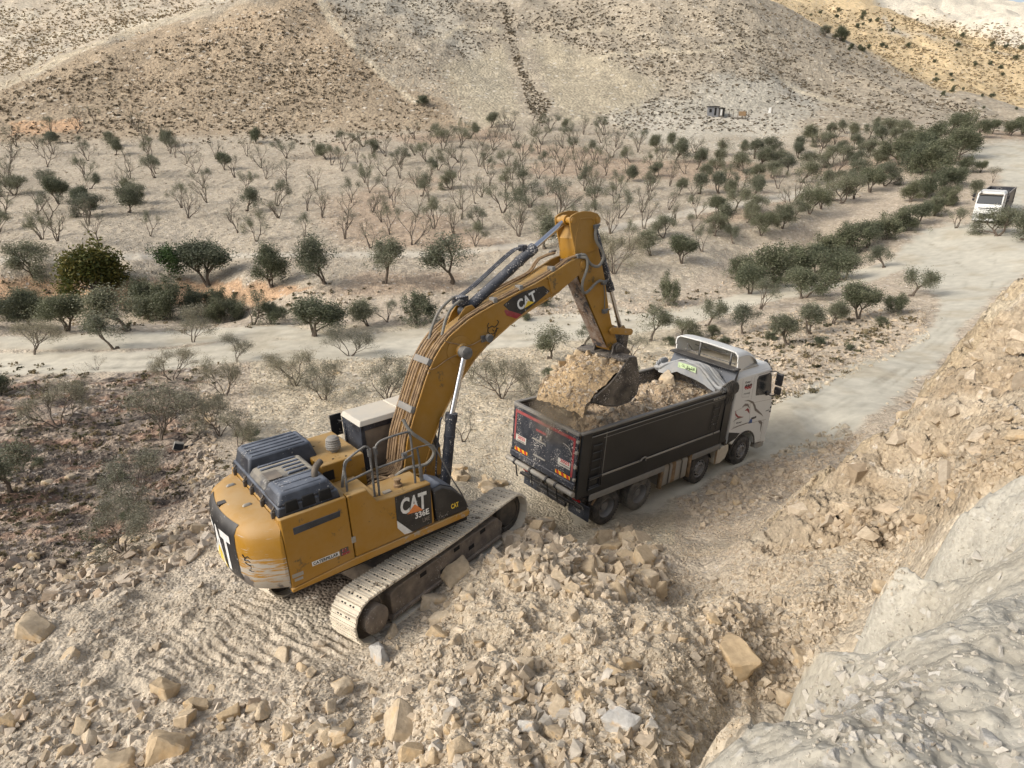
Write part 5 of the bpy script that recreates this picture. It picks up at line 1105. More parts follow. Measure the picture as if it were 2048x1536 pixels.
    l.tube([(5.7, .95, 3.62), (5.72, -.95, 3.62)], .02, 6, 1); l.tube([(6.2, .9, 3.7), (6.2, -.9, 3.7)], .02, 6, 1); l.tube([(5.6, .8, 3.56), (5.6, .8, 3.85), (5.9, .8, 3.6)], .015, 5, 1); l.box((5.50, -1.1, 3.53), (5.56, 1.1, 3.57)); l.build('deflector_frame', m_rail, df)
    l = MB(); l.box((5.56, -1.1, 3.43), (6.9, 1.1, 3.46)); l.build('roof_deck', m_roof, cab, .005)
    # headboard of the tipper
    l = MB(); l.prism([(5.16, 3.02), (5.36, 3.02), (5.52, 3.58), (5.46, 3.58)], -1.26, 1.14); l.build('headboard', m_bhood, tk, .012)
    l = MB(); l.box((5.15, -1.27, 3.56), (5.54, 1.15, 3.60)); l.build('headboard_rim', m_black, tk, .008)
    # rolled tarpaulin on its hoops
    arch = [(1.18, 3.08), (.95, 3.10), (.75, 3.28), (.5, 3.46), (.28, 3.57), (0, 3.62), (-.3, 3.61), (-.5, 3.53), (-.75, 3.36), (-.95, 3.20), (-1.12, 3.08), (-1.30, 3.06)]
    na = 45; ti = np.linspace(0, len(arch)-1, na); ay = np.interp(ti, range(len(arch)), [p[0] for p in arch]); az = np.interp(ti, range(len(arch)), [p[1] for p in arch])
    nx = 60; V = []; F = []
    for i in range(nx):
        t = i/(nx-1); x = 4.52+.66*t; rip = .06*math.sin(t*2*math.pi*8)+.01*math.sin(t*80)
        for j in range(na):
            e = abs(ay[j])/1.2; V.append((x+.03*math.sin(ay[j]*5+t*6), ay[j]*(1+.03*math.sin(t*40)), az[j]+rip*(.6+.9*e)-.16*t*(1-e)+.02*math.sin(ay[j]*9+t*9)))
    F = [(i*na+j, i*na+j+1, (i+1)*na+j+1, (i+1)*na+j) for i in range(nx-1) for j in range(na-1)]
    tp = MB().add(V, F).build('tarpaulin', m_tarp, tk, smooth=70)
    md = tp.modifiers.new('s', 'SOLIDIFY'); md.thickness = .008
    low = [(1.0, 3.02), (.95, 3.00), (.7, 3.02), (.45, 3.10), (.24, 3.22), (0, 3.19), (-.32, 3.13), (-.6, 3.10), (-.8, 3.08), (-.95, 3.02), (-1.10, 2.98), (-1.14, 2.98)]
    lz = np.interp(ti, range(len(low)), [p[1] for p in low]); V = []
    for j in range(na):
        for k in range(8):
            t = k/7; V.append((4.51-.03*math.sin(ay[j]*7+1)*t-.05*t*math.sin(ay[j]*3), min(max(ay[j], -1.14), 1.0), az[j]*(1-t)+min(lz[j], az[j]-.03)*t))
    MB().add(V, [(j*8+k, j*8+k+1, (j+1)*8+k+1, (j+1)*8+k) for j in range(na-1) for k in range(7)]).build('front_flap', m_tarp, tp, smooth=70)
    V = []
    for j in range(7):
        for k in range(3): y = .28-.66*j/6; V.append((4.485-.03*math.sin(y*7+1)*.3, y, 3.56-.02*abs(j-3)/3-.17*k/2-.0*j))
    MB().add(V, [(j*3+k, j*3+k+1, (j+1)*3+k+1, (j+1)*3+k) for j in range(6) for k in range(2)]).build('sign_patch', m_grn, tp, smooth=60)
    l = MB()       # arabic name drawn with strokes
    def S(a, b): y = .24-.58*(1-a); return (4.476-.03*math.sin(y*7+1)*.3, .24-.58*a, 3.40+.13*b)
    def st_(pts, r=.0065): l.tube([S(1-(1-a), b) for a, b in pts], r, 5, 3)
    st_([(.98, .25), (.98, .85)]); st_([(.93, .85), (.93, .3), (.88, .25), (.86, .42), (.83, .25), (.81, .42), (.78, .25), (.76, .45), (.74, .25), (.70, .28)])
    st_([(.70, .28), (.69, .48), (.65, .44), (.66, .28), (.70, .12), (.73, .05)]); st_([(.63, .45), (.60, .25), (.56, .25), (.55, .85)]); st_([(.55, .3), (.51, .2), (.46, .3), (.48, .45), (.45, .15), (.50, .0), (.58, .02)])
    st_([(.38, .45), (.36, .25), (.34, .42), (.31, .25), (.29, .42), (.27, .25), (.24, .28), (.23, .45), (.20, .25), (.18, .3)]); st_([(.18, .3), (.17, .48), (.13, .44), (.14, .28), (.17, .1)]); st_([(.10, .4), (.09, .15), (.05, .05), (.01, .15), (.01, .42)])
    for a, b in ((.84, .68), (.81, .68), (.825, .8), (.61, -.08), (.64, -.08), (.32, .68), (.29, .68), (.305, .8), (.2, .7), (.23, .7), (.05, .55)): p = S(a, b); l.box((p[0]-.004, p[1]-.008, p[2]-.008), (p[0]+.004, p[1]+.008, p[2]+.008))
    l.build('lettering', m_ktxt, tp, smooth=0)
    for s in (-1, 1):
        l = MB()
        for k in range(8):
            t = k/7; x = 4.78+.55*t; l.tube([(x-.1, s*1.22, 3.12), (x, s*1.30, 3.20+.10*math.sin(t*3)), (x+.06, s*1.37, 3.06+.05*t), (x+.08, s*1.36, 2.92), (4.98+.28*t, s*1.33, 2.80)], [.02]+[.028]*6+[.014]*3, 6, 2)
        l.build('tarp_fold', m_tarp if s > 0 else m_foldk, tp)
        l = MB()
        for x in (4.88, 5.02, 5.15, 5.28): l.tube([(x, s*1.34, 2.86), (x+.02, s*1.34, 2.7), (x-.04, s*1.33, 2.55)], .012, 5, 2)
        l.build('tie_strap', m_black, tp)
    # cab writing and stripes on the near side
    y = -1.2265
    def q(x0, z0, x1, z1, dz=-.03): return quad_fn((x0, y, z0), (x1, y, z0+dz), (x0, y, z1), (x1, y, z1+dz))
    l = MB(); put_text(l, 'DAF', q(6.04, 3.01, 6.34, 3.07), .04); put_text(l, 'POWER', q(6.08, 2.62, 6.44, 2.67), .01); put_text(l, 'DAF', q(5.96, 1.64, 6.27, 1.69), .04); l.box((7.72, y-.001, 1.70), (7.92, y+.001, 1.725)); l.build('lettering', m_ktxt, cab, smooth=0)
    l = MB(); put_text(l, '460', q(6.03, 2.79, 6.47, 2.97), .04); l.build('lettering', m_rtxt, cab, smooth=0)
    y = -1.229; l = MB(); put_text(l, '460', q(6.03, 2.88, 6.47, 2.97), .02); l.build('lettering', m_ktxt, cab, smooth=0)
    l = MB(); l.add([(6.70, -1.2265, 1.48), (6.95, -1.2265, 1.46), (6.92, -1.2265, 1.60), (6.80, -1.2265, 1.62)], [(0, 1, 2, 3)]); l.build('blue_sticker', m_blue, cab, smooth=0)
    def sw(pts, wd, mat, nm):
        l = MB(); P = np.array(pts, float); n = len(P); L = []; Rr = []
        for i in range(n):
            d = P[min(i+1, n-1)]-P[max(i-1, 0)]; d /= np.linalg.norm(d)+1e-9; w = wd*math.sin(math.pi*(i+.15)/(n-.7))/1; L.append((P[i][0]-d[1]*w, -1.2265, P[i][1]+d[0]*w)); Rr.append((P[i][0]+d[1]*w, -1.2265, P[i][1]-d[0]*w))
        l.add(L+Rr, [(i, i+1, n+i+1, n+i) for i in range(n-1)]); l.build(nm, mat, cab, smooth=0)
    sw([(6.18, 2.39), (6.45, 2.35), (6.75, 2.22), (6.92, 2.05), (7.0, 1.93), (7.25, 1.78), (7.45, 1.66), (7.62, 1.54)], .045, m_grey, 'stripe_decal')
    sw([(6.13, 2.19), (6.28, 2.24), (6.45, 2.2), (6.62, 2.04)], .045, m_grey, 'stripe_decal')
    sw([(6.34, 2.02), (6.48, 2.04), (6.56, 1.98), (6.66, 1.86)], .05, m_red, 'stripe_decal')
    sw([(5.76, 2.14), (5.82, 2.0), (5.98, 1.88), (6.33, 1.80)], .035, m_red, 'stripe_decal')
    sw([(5.74, 1.76), (5.9, 1.82), (6.1, 1.82), (6.33, 1.80)], .022, m_grey, 'stripe_decal')
    sw([(7.34, 1.44), (7.46, 1.38), (7.60, 1.30), (7.64, .97)], .06, m_grey, 'stripe_decal')
    sw([(5.70, 1.50), (6.1, 1.53), (6.6, 1.52), (6.9, 1.50)], .02, m_grey, 'stripe_decal')
    return tk
make_truck(TR_T, TR_R, True, 'black eight-wheel tipper truck with white cab and rolled grey tarpaulin being filled by the excavator')
pf = hit([1968], [447])[0]; dv_ = np.array([pf[0], pf[1]])/np.hypot(pf[0], pf[1]); a_ = rad(6)
hd_ = -(dv_*math.cos(a_)+np.array([dv_[1], -dv_[0]])*math.sin(a_)); yaw_ = math.atan2(hd_[1], hd_[0])
make_truck(np.array([pf[0]-hd_[0]*8, pf[1]-hd_[1]*8, float(hgt(pf[0]-hd_[0]*3, pf[1]-hd_[1]*3))+.05]), rot(yaw_, -.07, 0), False, 'distant white-cabbed tipper truck driving towards the viewer on the road beyond the trees')
# ------------------------------------------------------------------ ROCKS
rng = np.random.default_rng(11)
def rock_mat(name, base, alt, use_attr, sc=6.0):
    m, nt, b = new_mat(name); b.inputs['Roughness'].default_value = .93; b.inputs['Specular IOR Level'].default_value = .2
    tc = N(nt, 'ShaderNodeTexCoord'); n = N(nt, 'ShaderNodeTexNoise', i_Scale=sc, i_Detail=8.0, i_Roughness=.65); nt.links.new(tc.outputs['Object'], n.inputs['Vector'])
    if use_attr: c0 = N(nt, 'ShaderNodeAttribute', attribute_name='Col').outputs['Color']
    else:
        oi = N(nt, 'ShaderNodeObjectInfo'); c0 = mixc(nt, oi.outputs['Random'], lin(base), lin(alt))
    c = mixc(nt, 1.0, c0, ramp(nt, n.outputs['Fac'], .3, .7, (.78, .76, .73), (1.18, 1.17, 1.16)), 'MULTIPLY')
    n2 = N(nt, 'ShaderNodeTexNoise', i_Scale=sc*.4, i_Detail=4.0); nt.links.new(tc.outputs['Object'], n2.inputs['Vector'])
    if not use_attr: c = mixc(nt, ramp(nt, n2.outputs['Fac'], .56, .72), c, lin((186, 158, 118)))
    nt.links.new(c, b.inputs['Base Color'])
    bp = N(nt, 'ShaderNodeBump', i_Strength=.6, i_Distance=.03); nt.links.new(n.outputs['Fac'], bp.inputs['Height']); nt.links.new(bp.outputs[0], b.inputs['Normal'])
    return m
m_rock = rock_mat('limestone', (184, 170, 148), (176, 156, 126), False)
m_rockw = rock_mat('white_chalk_stone', (180, 178, 173), (170, 167, 160), False)
m_rubble = rock_mat('rubble_stone', 0, 0, True, 12)

def hull(pts):
    bm = bmesh.new(); [bm.verts.new(p) for p in pts]; r = bmesh.ops.convex_hull(bm, input=bm.verts)
    bmesh.ops.delete(bm, geom=[v for v in bm.verts if not v.link_faces], context='VERTS'); bmesh.ops.triangulate(bm, faces=bm.faces); return bm
def small_proto(n):
    p = rng.normal(size=(n, 3)); p /= np.linalg.norm(p, axis=1, keepdims=True); p = np.sign(p)*np.abs(p)**.7
    if n % 2:
        p = np.array([[a, b, c] for a in (-1, 1) for b in (-1, 1) for c in (-1, 1)])*.72+rng.normal(0, .2, (8, 3)); p = np.concatenate([p, rng.normal(0, .5, (2, 3))])
    p = p*rng.uniform(.8, 1.1, (len(p), 1))*np.array([1, rng.uniform(.6, .95), rng.uniform(.45, .8)])*.5
    bm = hull(p); bm.verts.index_update(); V = np.array([v.co[:] for v in bm.verts]); F = np.array([[v.index for v in f.verts] for f in bm.faces]); bm.free(); return V, F
protos = [small_proto(int(n)) for n in rng.integers(8, 13, 30)]
def big_proto(i):
    r = np.random.default_rng(900+i); n = 13; p = r.normal(size=(n, 3)); p /= np.linalg.norm(p, axis=1, keepdims=True); p = np.sign(p)*np.abs(p)**.7
    if i % 2: p = np.array([[a, b, c] for a in (-1, 1) for b in (-1, 1) for c in (-1, 1)])*.7+r.normal(0, .2, (8, 3)); p = np.concatenate([p, r.normal(0, .6, (3, 3))])
    p = p*np.array([1, r.uniform(.6, .95), r.uniform(.5, .85)])*.5
    bm = hull(p); bmesh.ops.dissolve_limit(bm, angle_limit=rad(22), verts=bm.verts, edges=bm.edges); bmesh.ops.bevel(bm, geom=bm.edges[:], offset=.035, segments=1, affect='EDGES')
    bmesh.ops.triangulate(bm, faces=bm.faces)
    for _ in range(2): bmesh.ops.subdivide_edges(bm, edges=[e for e in bm.edges if e.calc_length() > .09], cuts=1, use_grid_fill=True)
    bmesh.ops.triangulate(bm, faces=bm.faces)
    V = np.array([v.co[:] for v in bm.verts])
    d = .035*(fbm(V[:, 0]*3+i, V[:, 1]*3+V[:, 2]*2.3, 5, 4))+.018*pn(V[:, 2]*11+i, V[:, 0]*9+V[:, 1]*7, 8)
    nn_ = V/np.linalg.norm(V, axis=1, keepdims=True)
    for v, q_ in zip(bm.verts, V+nn_*d[:, None]): v.co = q_
    me = bpy.data.meshes.new('rock'); bm.to_mesh(me); bm.free(); me.polygons.foreach_set('use_smooth', [True]*len(me.polygons)); me.set_sharp_from_angle(angle=rad(24)); return me
bigs = [big_proto(i) for i in range(18)]; bigw = [m.copy() for m in bigs[:9]]
for m in bigs: m.materials.append(m_rock)
for m in bigw: m.materials.append(m_rockw)

def scatter_mesh(name, P, S, cols, kind='stuff', flatten=None, mat=None, sink=.0):
    P = np.asarray(P); n = len(P); q = rng.normal(size=(n, 4)); q /= np.linalg.norm(q, axis=1, keepdims=True); w, x, y, z = q.T
    R = np.stack([1-2*(y*y+z*z), 2*(x*y-z*w), 2*(x*z+y*w), 2*(x*y+z*w), 1-2*(x*x+z*z), 2*(y*z-x*w), 2*(x*z-y*w), 2*(y*z+x*w), 1-2*(x*x+y*y)], 1).reshape(n, 3, 3)
    which = rng.integers(0, len(protos), n); VV = []; FF = []; CC = []; off = 0
    for k, (V, F) in enumerate(protos):
        ii = np.where(which == k)[0]
        if not len(ii): continue
        X = np.einsum('nij,vj->nvi', R[ii], V)*S[ii][:, None, None]
        X[..., 2] += S[ii][:, None]*sink; X += P[ii][:, None, :]
        VV.append(X.reshape(-1, 3)); FF.append((F[None]+(np.arange(len(ii))*len(V))[:, None, None]+off).reshape(-1, 3)); CC.append(np.repeat(cols[ii], len(V), 0)); off += len(ii)*len(V)
    o = mesh_obj(name, np.concatenate(VV), np.concatenate(FF), mat or m_rubble, col=np.concatenate(CC)); o['kind'] = kind; return o
def in_poly(n, poly):
    P = np.array(poly, float); lo, hi = P.min(0), P.max(0); out = np.zeros((0, 2))
    while len(out) < n:
        q = rng.uniform(lo, hi, (n*2, 2)); out = np.concatenate([out, q[poly_d(q[:, 0], q[:, 1], poly) > 0]])
    return out[:n]
def palette(n, cs, j=.12):
    c = np.array([lin(k) for k in cs])[rng.integers(0, len(cs), n)]; return c*rng.uniform(1-j*1.6, 1+j, (n, 1))
def powr(n, a, b, k=2.2):
    u = rng.uniform(0, 1, n); return (a**(1-k)+u*(b**(1-k)-a**(1-k)))**(1/(1-k))
def spread(name, poly, n, pmin, pmax, cs, k=2.4, nz=.0, ymax=1e9, mask=None, sink=.12, ymin=0):
    q = in_poly(n, poly); P = hit(q[:, 0], q[:, 1]); ok = ~np.isnan(P[:, 0]); P = P[ok]; ok = (P[:, 1] < ymax) & (P[:, 1] > ymin); P = P[ok]
    if nz: ok = fbm(P[:, 0]*nz, P[:, 1]*nz, 15, 3) > rng.uniform(-.75, .45, len(P)); P = P[ok]
    # keep machines' footprints free
    for T, R, x0, x1, y0 in ((TR_T, TR_R, -1.5, 8.6, 1.5), (EX_T, TRK, -2.75, 2.75, 1.75)):
        l = (P-T)@R; P = P[~((l[:, 0] > x0) & (l[:, 0] < x1) & (np.abs(l[:, 1]) < y0))]
    if mask is not None: P = P[mask(P)]
    d = project(P)[2]; S = powr(len(P), pmin, pmax, k)*d/FPX
    t_, l_ = np.arctan2(P[:, 0], P[:, 1]), np.log(np.hypot(P[:, 0], P[:, 1])); g_ = np.stack([bil(K[..., c_], t_, l_, th, lr) for c_ in range(3)], -1)
    pc_ = palette(len(P), cs, .1); w_ = .62-.35*np.clip((S*FPX/d-8)/30, 0, 1)[:, None]
    return P, S, np.clip(pc_*(1-w_)+g_*1.06*w_*rng.uniform(.86, 1.14, (len(P), 1)), .02, .8)
TAN = [(180, 164, 142), (170, 152, 126), (188, 174, 153), (158, 142, 121), (192, 179, 160), (166, 155, 139)]
GRY = [(178, 166, 150), (166, 154, 140), (190, 178, 162), (156, 142, 128), (198, 188, 174), (170, 150, 128)]
WHT = [(190, 186, 178), (182, 177, 168), (174, 168, 158), (198, 195, 189), (168, 163, 154)]
def gather(name, specs, sink=.0):
    A_ = [spread(name, *s[0], **s[1]) for s in specs]
    return scatter_mesh(name, np.concatenate([a[0] for a in A_]), np.concatenate([a[1] for a in A_]), np.concatenate([a[2] for a in A_]), sink=sink)
pile = [(1000, 1000), (1100, 1030), (1260, 1060), (1330, 1150), (1500, 1170), (1700, 1190), (1740, 1210), (1620, 1330), (1500, 1440), (1390, 1536), (1380, 1600), (400, 1600), (560, 1400), (740, 1290), (860, 1180), (960, 1060)]
o = gather('rubble', [((pile, 7500, 6, 32, TAN), dict(k=3.0, nz=1.3)), ((pile, 21000, 3, 8, TAN), dict(k=2.4)),
    (([(980, 1030), (1240, 1050), (1330, 1110), (1320, 1190), (1200, 1200), (1040, 1180), (960, 1120)], 600, 14, 50, TAN), dict(k=2.2)),
    (([(700, 1380), (1000, 1330), (1350, 1370), (1400, 1500), (1380, 1560), (560, 1560), (450, 1480)], 750, 12, 46, TAN+WHT[:2]), dict(k=2.5, nz=.8)),
    (([(1000, 1380), (1300, 1350), (1330, 1536), (1050, 1550)], 150, 20, 52, WHT[1:3]+TAN[:2]), dict(k=2.3)),
    (([(1400, 1180), (1740, 1200), (1560, 1400), (1400, 1400)], 900, 8, 30, TAN), dict(k=2.6))])
o['kind'] = 'stuff'; tag(o, 'tan limestone rubble heaped in the foreground beside the excavator', 'rubble')
leftp = [(-20, 1130), (180, 1130), (430, 1080), (520, 1180), (700, 1260), (720, 1300), (540, 1420), (420, 1560), (-20, 1560)]
o = gather('gravel', [((leftp, 19000, 2.2, 6, GRY+TAN[:3]), dict(k=2.9, nz=.7)), ((leftp, 260, 10, 32, GRY+TAN), dict(k=2.7, nz=.5)), (([(0, 1380), (560, 1400), (420, 1560), (-20, 1560)], 330, 10, 38, GRY+TAN), dict(k=2.5)),
    (([(-20, 1120), (120, 1130), (300, 1090), (440, 1000), (470, 1060), (330, 1150), (120, 1220), (-20, 1260)], 900, 10, 38, GRY), dict(k=2.2)),
    (([(-20, 760), (420, 760), (430, 1000), (240, 1120), (-20, 1150)], 6000, 4, 14, GRY), dict(k=2.8, nz=.35)),
    (([(395, 790), (440, 790), (430, 900), (440, 1000), (380, 1030), (372, 930)], 800, 7, 22, GRY), dict(k=2.2))])
tag(o, 'grey-brown gravel and broken stone spread over the slope left of the excavator', 'gravel')
wl = [(1400, 1536), (1560, 1400), (1760, 1200), (1900, 1045), (2048, 965), (2070, 1560), (1380, 1560)]
rp = [(1180, 1060), (1330, 1030), (1420, 1000), (1500, 960), (1640, 900), (1740, 860), (1700, 905), (1600, 995), (1480, 1095), (1500, 1160), (1330, 1170), (1230, 1120)]
o = gather('rubble', [((rp, 9000, 2.5, 9, TAN), dict(k=2.8, nz=.9)), (([(1330, 980), (1500, 930), (1680, 850), (1720, 870), (1560, 1000), (1400, 1060)], 800, 7, 24, TAN), dict(k=2.6)),
    (([(1480, 1090), (1640, 1090), (1800, 1080), (1850, 1060), (1800, 1180), (1760, 1200), (1500, 1190)], 2600, 4, 17, TAN), dict(k=2.6, nz=1.0)),
    (([(1640, 1040), (1700, 1010), (1860, 1050), (1840, 1080), (1700, 1080)], 420, 10, 34, TAN), dict(k=2.1)),
    (([(1840, 900), (1990, 860), (2048, 880), (2048, 950), (1960, 960), (1880, 1010)], 500, 6, 24, TAN), dict(k=2.2)),
    (([(1740, 830), (2048, 580), (2048, 850), (1850, 1000)], 300, 5, 18, TAN), dict(k=2.6, nz=1.2))])
o['kind'] = 'stuff'
cutp = [(1560, 1020), (1700, 910), (1870, 770), (1970, 650), (2060, 580), (2060, 930), (1900, 1030), (1840, 1080), (1640, 1090)]
o2 = gather('rock_outcrop', [((cutp, 80, 20, 80, TAN), dict(k=2.2, ymax=16, ymin=7)), ((cutp, 600, 4, 16, TAN), dict(k=2.6, ymax=16, ymin=7))], sink=-.3)
tag(o2, 'broken buff bedrock sticking out of the cut face on the right', 'rock')
o2 = gather('rock_outcrop', [((wl, 80, 16, 60, WHT), dict(k=2.2, ymax=6.5))], sink=-.34) 
tag(o2, 'pale chalk slabs half buried in the ledge', 'rock')
tag(o, 'crumbled tan rubble on the verge between the truck and the cut rock face', 'rubble')
wl = [(1400, 1536), (1560, 1400), (1760, 1200), (1900, 1045), (2048, 965), (2070, 1560), (1380, 1560)]
o = gather('chalk_gravel', [((wl, 5000, 2.5, 8, WHT), dict(k=2.9, nz=1.4, ymax=6.5)), (([(1640, 1330), (1780, 1300), (1860, 1370), (1900, 1500), (1640, 1520), (1600, 1440)], 280, 10, 44, WHT), dict(k=2.3, ymax=6.5)),
    (([(1850, 1300), (2048, 1250), (2060, 1540), (1700, 1540)], 90, 10, 40, WHT), dict(k=2.5, ymax=6.5))], sink=-.06)
tag(o, 'white chalk gravel strewn over the pale ledge in the near right corner', 'gravel')
fld = [(440, 730), (1000, 700), (1260, 690), (1340, 720), (1020, 830), (1010, 960), (880, 950), (560, 880), (440, 830)]
o = gather('field_stones', [((fld, 9000, 2.5, 7, TAN+GRY[:2]), dict(k=2.8)), (([(1280, 720), (1600, 620), (1850, 620), (1860, 680), (1640, 780), (1480, 830)], 3500, 3, 14, TAN), dict(k=2.5)),
    (([(0, 270), (2000, 250), (1400, 560), (900, 600), (0, 560)], 9000, 2.5, 5.5, GRY), dict(k=3)),
    (([(1000, 600), (1400, 590), (1480, 540), (1500, 560), (1350, 630), (1050, 640)], 900, 3, 8, GRY), dict(k=2.6)),
    (([(0, 100), (600, 0), (900, 130), (950, 260), (0, 260)], 7000, 2.5, 8, [(206, 188, 164), (190, 170, 146), (170, 150, 130)]), dict(k=2.6, nz=.045, ymin=130, ymax=225))])
tag(o, 'pale stones scattered over the fields and hillsides', 'stones')

def where(u, v, box):
    x0, y0, x1, y1 = box; a = (u-x0)/(x1-x0); b = (v-y0)/(y1-y0)
    hx = ('at the far left', 'left of the middle', 'in the middle', 'right of the middle', 'at the far right')[int(min(max(a, 0), .999)*5)]
    vy = ('back', 'upper', 'middle', 'lower', 'front')[int(min(max(b, 0), .999)*5)]
    return vy, hx
# named rocks -------------------------------------------------------------
def rock(u, v, px, label=None, group=None, white=False, k=None, sq=(1, 1, 1), pos=None, size=None, name='rock', sink=.0, rz=None):
    P = hit([u], [v])[0] if pos is None else np.array(pos)
    if np.isnan(P[0]): return
    S = px*project(P)[2]/FPX if size is None else size
    lst = bigw if white else bigs; me = lst[(k if k is not None else int(rng.integers(0, 99))) % len(lst)]
    o = bpy.data.objects.new(name, me); C.objects.link(o); o.location = (P[0], P[1], P[2]+S*sink)
    o.rotation_euler = (rng.uniform(-.5, .5), rng.uniform(-.4, .4), rng.uniform(0, 6.28) if rz is None else rz); o.scale = (S*1.15*sq[0], S*1.15*sq[1], S*1.15*sq[2])
    tag(o, label, 'rock', group); return o
for a in ((70, 1243, 82, 'large flat-topped grey boulder lying alone at the left edge of the gravel', 0, 3), (328, 1367, 58, 'pale wedge-shaped rock on the gravel left of the stone line, below the counterweight', 0, 5),
          (915, 1133, 64, 'big tan boulder resting against the middle of the excavator track', 0, 1), (868, 1192, 46, 'upright brown rock beside the rear half of the excavator track', 0, 7),
          (765, 1294, 66, 'bright white slab of rock just below the rear end of the excavator track', 1, 2), (786, 1256, 40, 'small honey-coloured rock under the rear idler of the track', 0, 4),
          (567, 1302, 44, 'rounded tan rock alone on the tread marks behind the excavator', 0, 6), (598, 1332, 34, 'small squarish tan rock just right of the rounded one on the tread marks', 0, 8),
          (1472, 1290, 84, 'largest squared limestone block on the right flank of the foreground pile', 0, 9), (1566, 1388, 62, 'orange-stained block wedged under the edge of the white ledge', 0, 10),
          (1092, 1042, 40, 'round yellowish rock at the top of the heap behind the truck', 0, 11), (1236, 1180, 60, 'broad tan boulder at the foot of the heap on its right side', 0, 12),
          (1290, 1112, 52, 'tall pale block on the right shoulder of the heap behind the truck wheel', 0, 13), (1215, 1060, 62, 'blocky tan boulder touching the rear wheel of the truck', 0, 14),
          (1300, 1150, 62, 'dusty boulder half buried to the right of the heap', 0, 15), (683, 1366, 44, 'rounded pale rock with a flat face, near the middle of the bottom gravel', 0, 16),
          (805, 1425, 78, 'tall block standing out of the dug face in the bottom centre', 0, 17), (535, 1490, 42, 'rounded grey-brown rock near the bottom edge, left of centre', 0, 2),
          (330, 1480, 88, 'broad cracked slab near the bottom left', 0, 3), (235, 1515, 84, 'dark flat slab cut by the bottom edge on the left', 0, 5), (1245, 1430, 62, 'whitish angular boulder with a notch, bottom centre right', 1, 1),
          (1055, 1440, 50, 'grey-white pointed rock in the lower middle of the rubble', 1, 4), (1110, 1455, 44, 'tan cube-like rock beside the grey-white pointed one', 0, 0), (925, 945, 52, 'pale grey boulder behind the boom cylinder', 0, 6),
          (978, 968, 46, 'dark grey boulder between the boom foot and the front of the track', 0, 8), (1690, 1008, 40, 'brown jutting block in the orange part of the cut face', 0, 7), (1600, 1305, 44, 'flat tan stone halfway down the hollow beside the ledge', 0, 9),
          (1752, 1422, 46, 'clean white triangular stone in the middle of the ledge gravel', 1, 3), (1797, 1432, 42, 'rounded white stone right of the triangular one on the ledge', 1, 5), (1672, 1500, 34, 'blunt white stone near the tip of the ledge', 1, 6),
          (1975, 1470, 46, 'broad white stone near the lower right corner', 1, 7), (1760, 1350, 34, 'pale stone topping the white gravel patch', 1, 8), (60, 1110, 32, 'ochre rock on the burnt ground at the left edge', 0, 12), (1760, 1165, 46, 'pale slab under the upper rim of the ledge', 0, 10),
          (97, 960, 24, 'grey rock on the burnt slope, left of the other', 0, 0), (142, 950, 20, 'smaller grey rock on the burnt slope', 0, 1), (675, 742, 22, 'pale rock alone in the field below the lower track', 0, 5), (365, 1435, 50, 'upright ochre block between the slabs at the bottom left', 0, 13)):
    rock(a[0], a[1]+a[2]*.25, a[2], a[3], None, bool(a[4]), a[5])
def rocks(poly, n, a, b, label, group, white=False, k=2.2):
    q = in_poly(n, poly); s = powr(n, a, b, k)
    for (u, v), p in zip(q, s):
        P = hit([u], [v])[0]
        if np.isnan(P[0]): continue
        bad = False
        for T, R, x0, x1, y0 in ((TR_T, TR_R, -1.9, 8.9, 1.7), (EX_T, TRK, -2.9, 2.9, 1.95)):
            l = (P-T)@R; bad |= (x0 < l[0] < x1) and abs(l[1]) < y0
        if bad: continue
        b4 = np.array(poly, float); vy, hx = where(u, v, (*b4.min(0), *b4.max(0))); sz = 'small' if p < a*1.35 else ('large' if p > a*2 else 'medium')
        rock(u, v, p, f'{sz} {label}, {vy} part, {hx}', group, white, pos=P)
rocks([(1000, 1040), (1100, 1030), (1240, 1060), (1320, 1150), (1290, 1200), (1100, 1190), (1000, 1150)], 48, 24, 58, 'tan rock in the heap by the truck', 'rocks in the heap by the truck')
rocks([(870, 1210), (1000, 1170), (1350, 1210), (1600, 1230), (1450, 1400), (900, 1400), (760, 1330)], 30, 20, 44, 'pale rock on the foreground pile', 'rocks on the foreground pile')
rocks([(560, 1440), (800, 1360), (1000, 1400), (1380, 1400), (1400, 1536), (500, 1536)], 38, 24, 54, 'tan rock in the bottom rubble', 'rocks along the bottom')
rocks([(0, 1260), (120, 1230), (200, 1300), (400, 1350), (700, 1340), (560, 1440), (300, 1536), (0, 1536)], 30, 18, 46, 'brown-grey rock on the lower left ground', 'rocks at the lower left')
rocks([(-10, 1110), (140, 1110), (300, 1060), (440, 1000), (460, 1050), (350, 1130), (140, 1180), (-10, 1200)], 30, 16, 40, 'grey rock along the slope edge', 'rocks along the edge of the slope')
rocks([(400, 790), (432, 790), (430, 880), (425, 960), (395, 1000), (380, 960), (400, 860)], 24, 12, 24, 'rock in the tumbled field wall', 'rocks of the tumbled field wall')
rocks([(900, 930), (1000, 960), (1040, 990), (1060, 1020), (980, 990), (920, 965)], 12, 24, 42, 'grey rock before the excavator', 'rocks in front of the excavator')
rocks([(1640, 1340), (1780, 1300), (1900, 1400), (1900, 1500), (1640, 1500)], 20, 16, 36, 'white stone on the chalk ledge', 'stones on the chalk ledge', True)
rocks([(1340, 1000), (1560, 920), (1700, 860), (1680, 900), (1500, 1020), (1380, 1050)], 14, 14, 28, 'tan stone beside the truck', 'stones on the verge')
rocks([(1740, 840), (1950, 650), (2040, 620), (2040, 900), (1860, 1000)], 7, 20, 46, 'buff block on the cut face', 'blocks on the cut rock face')

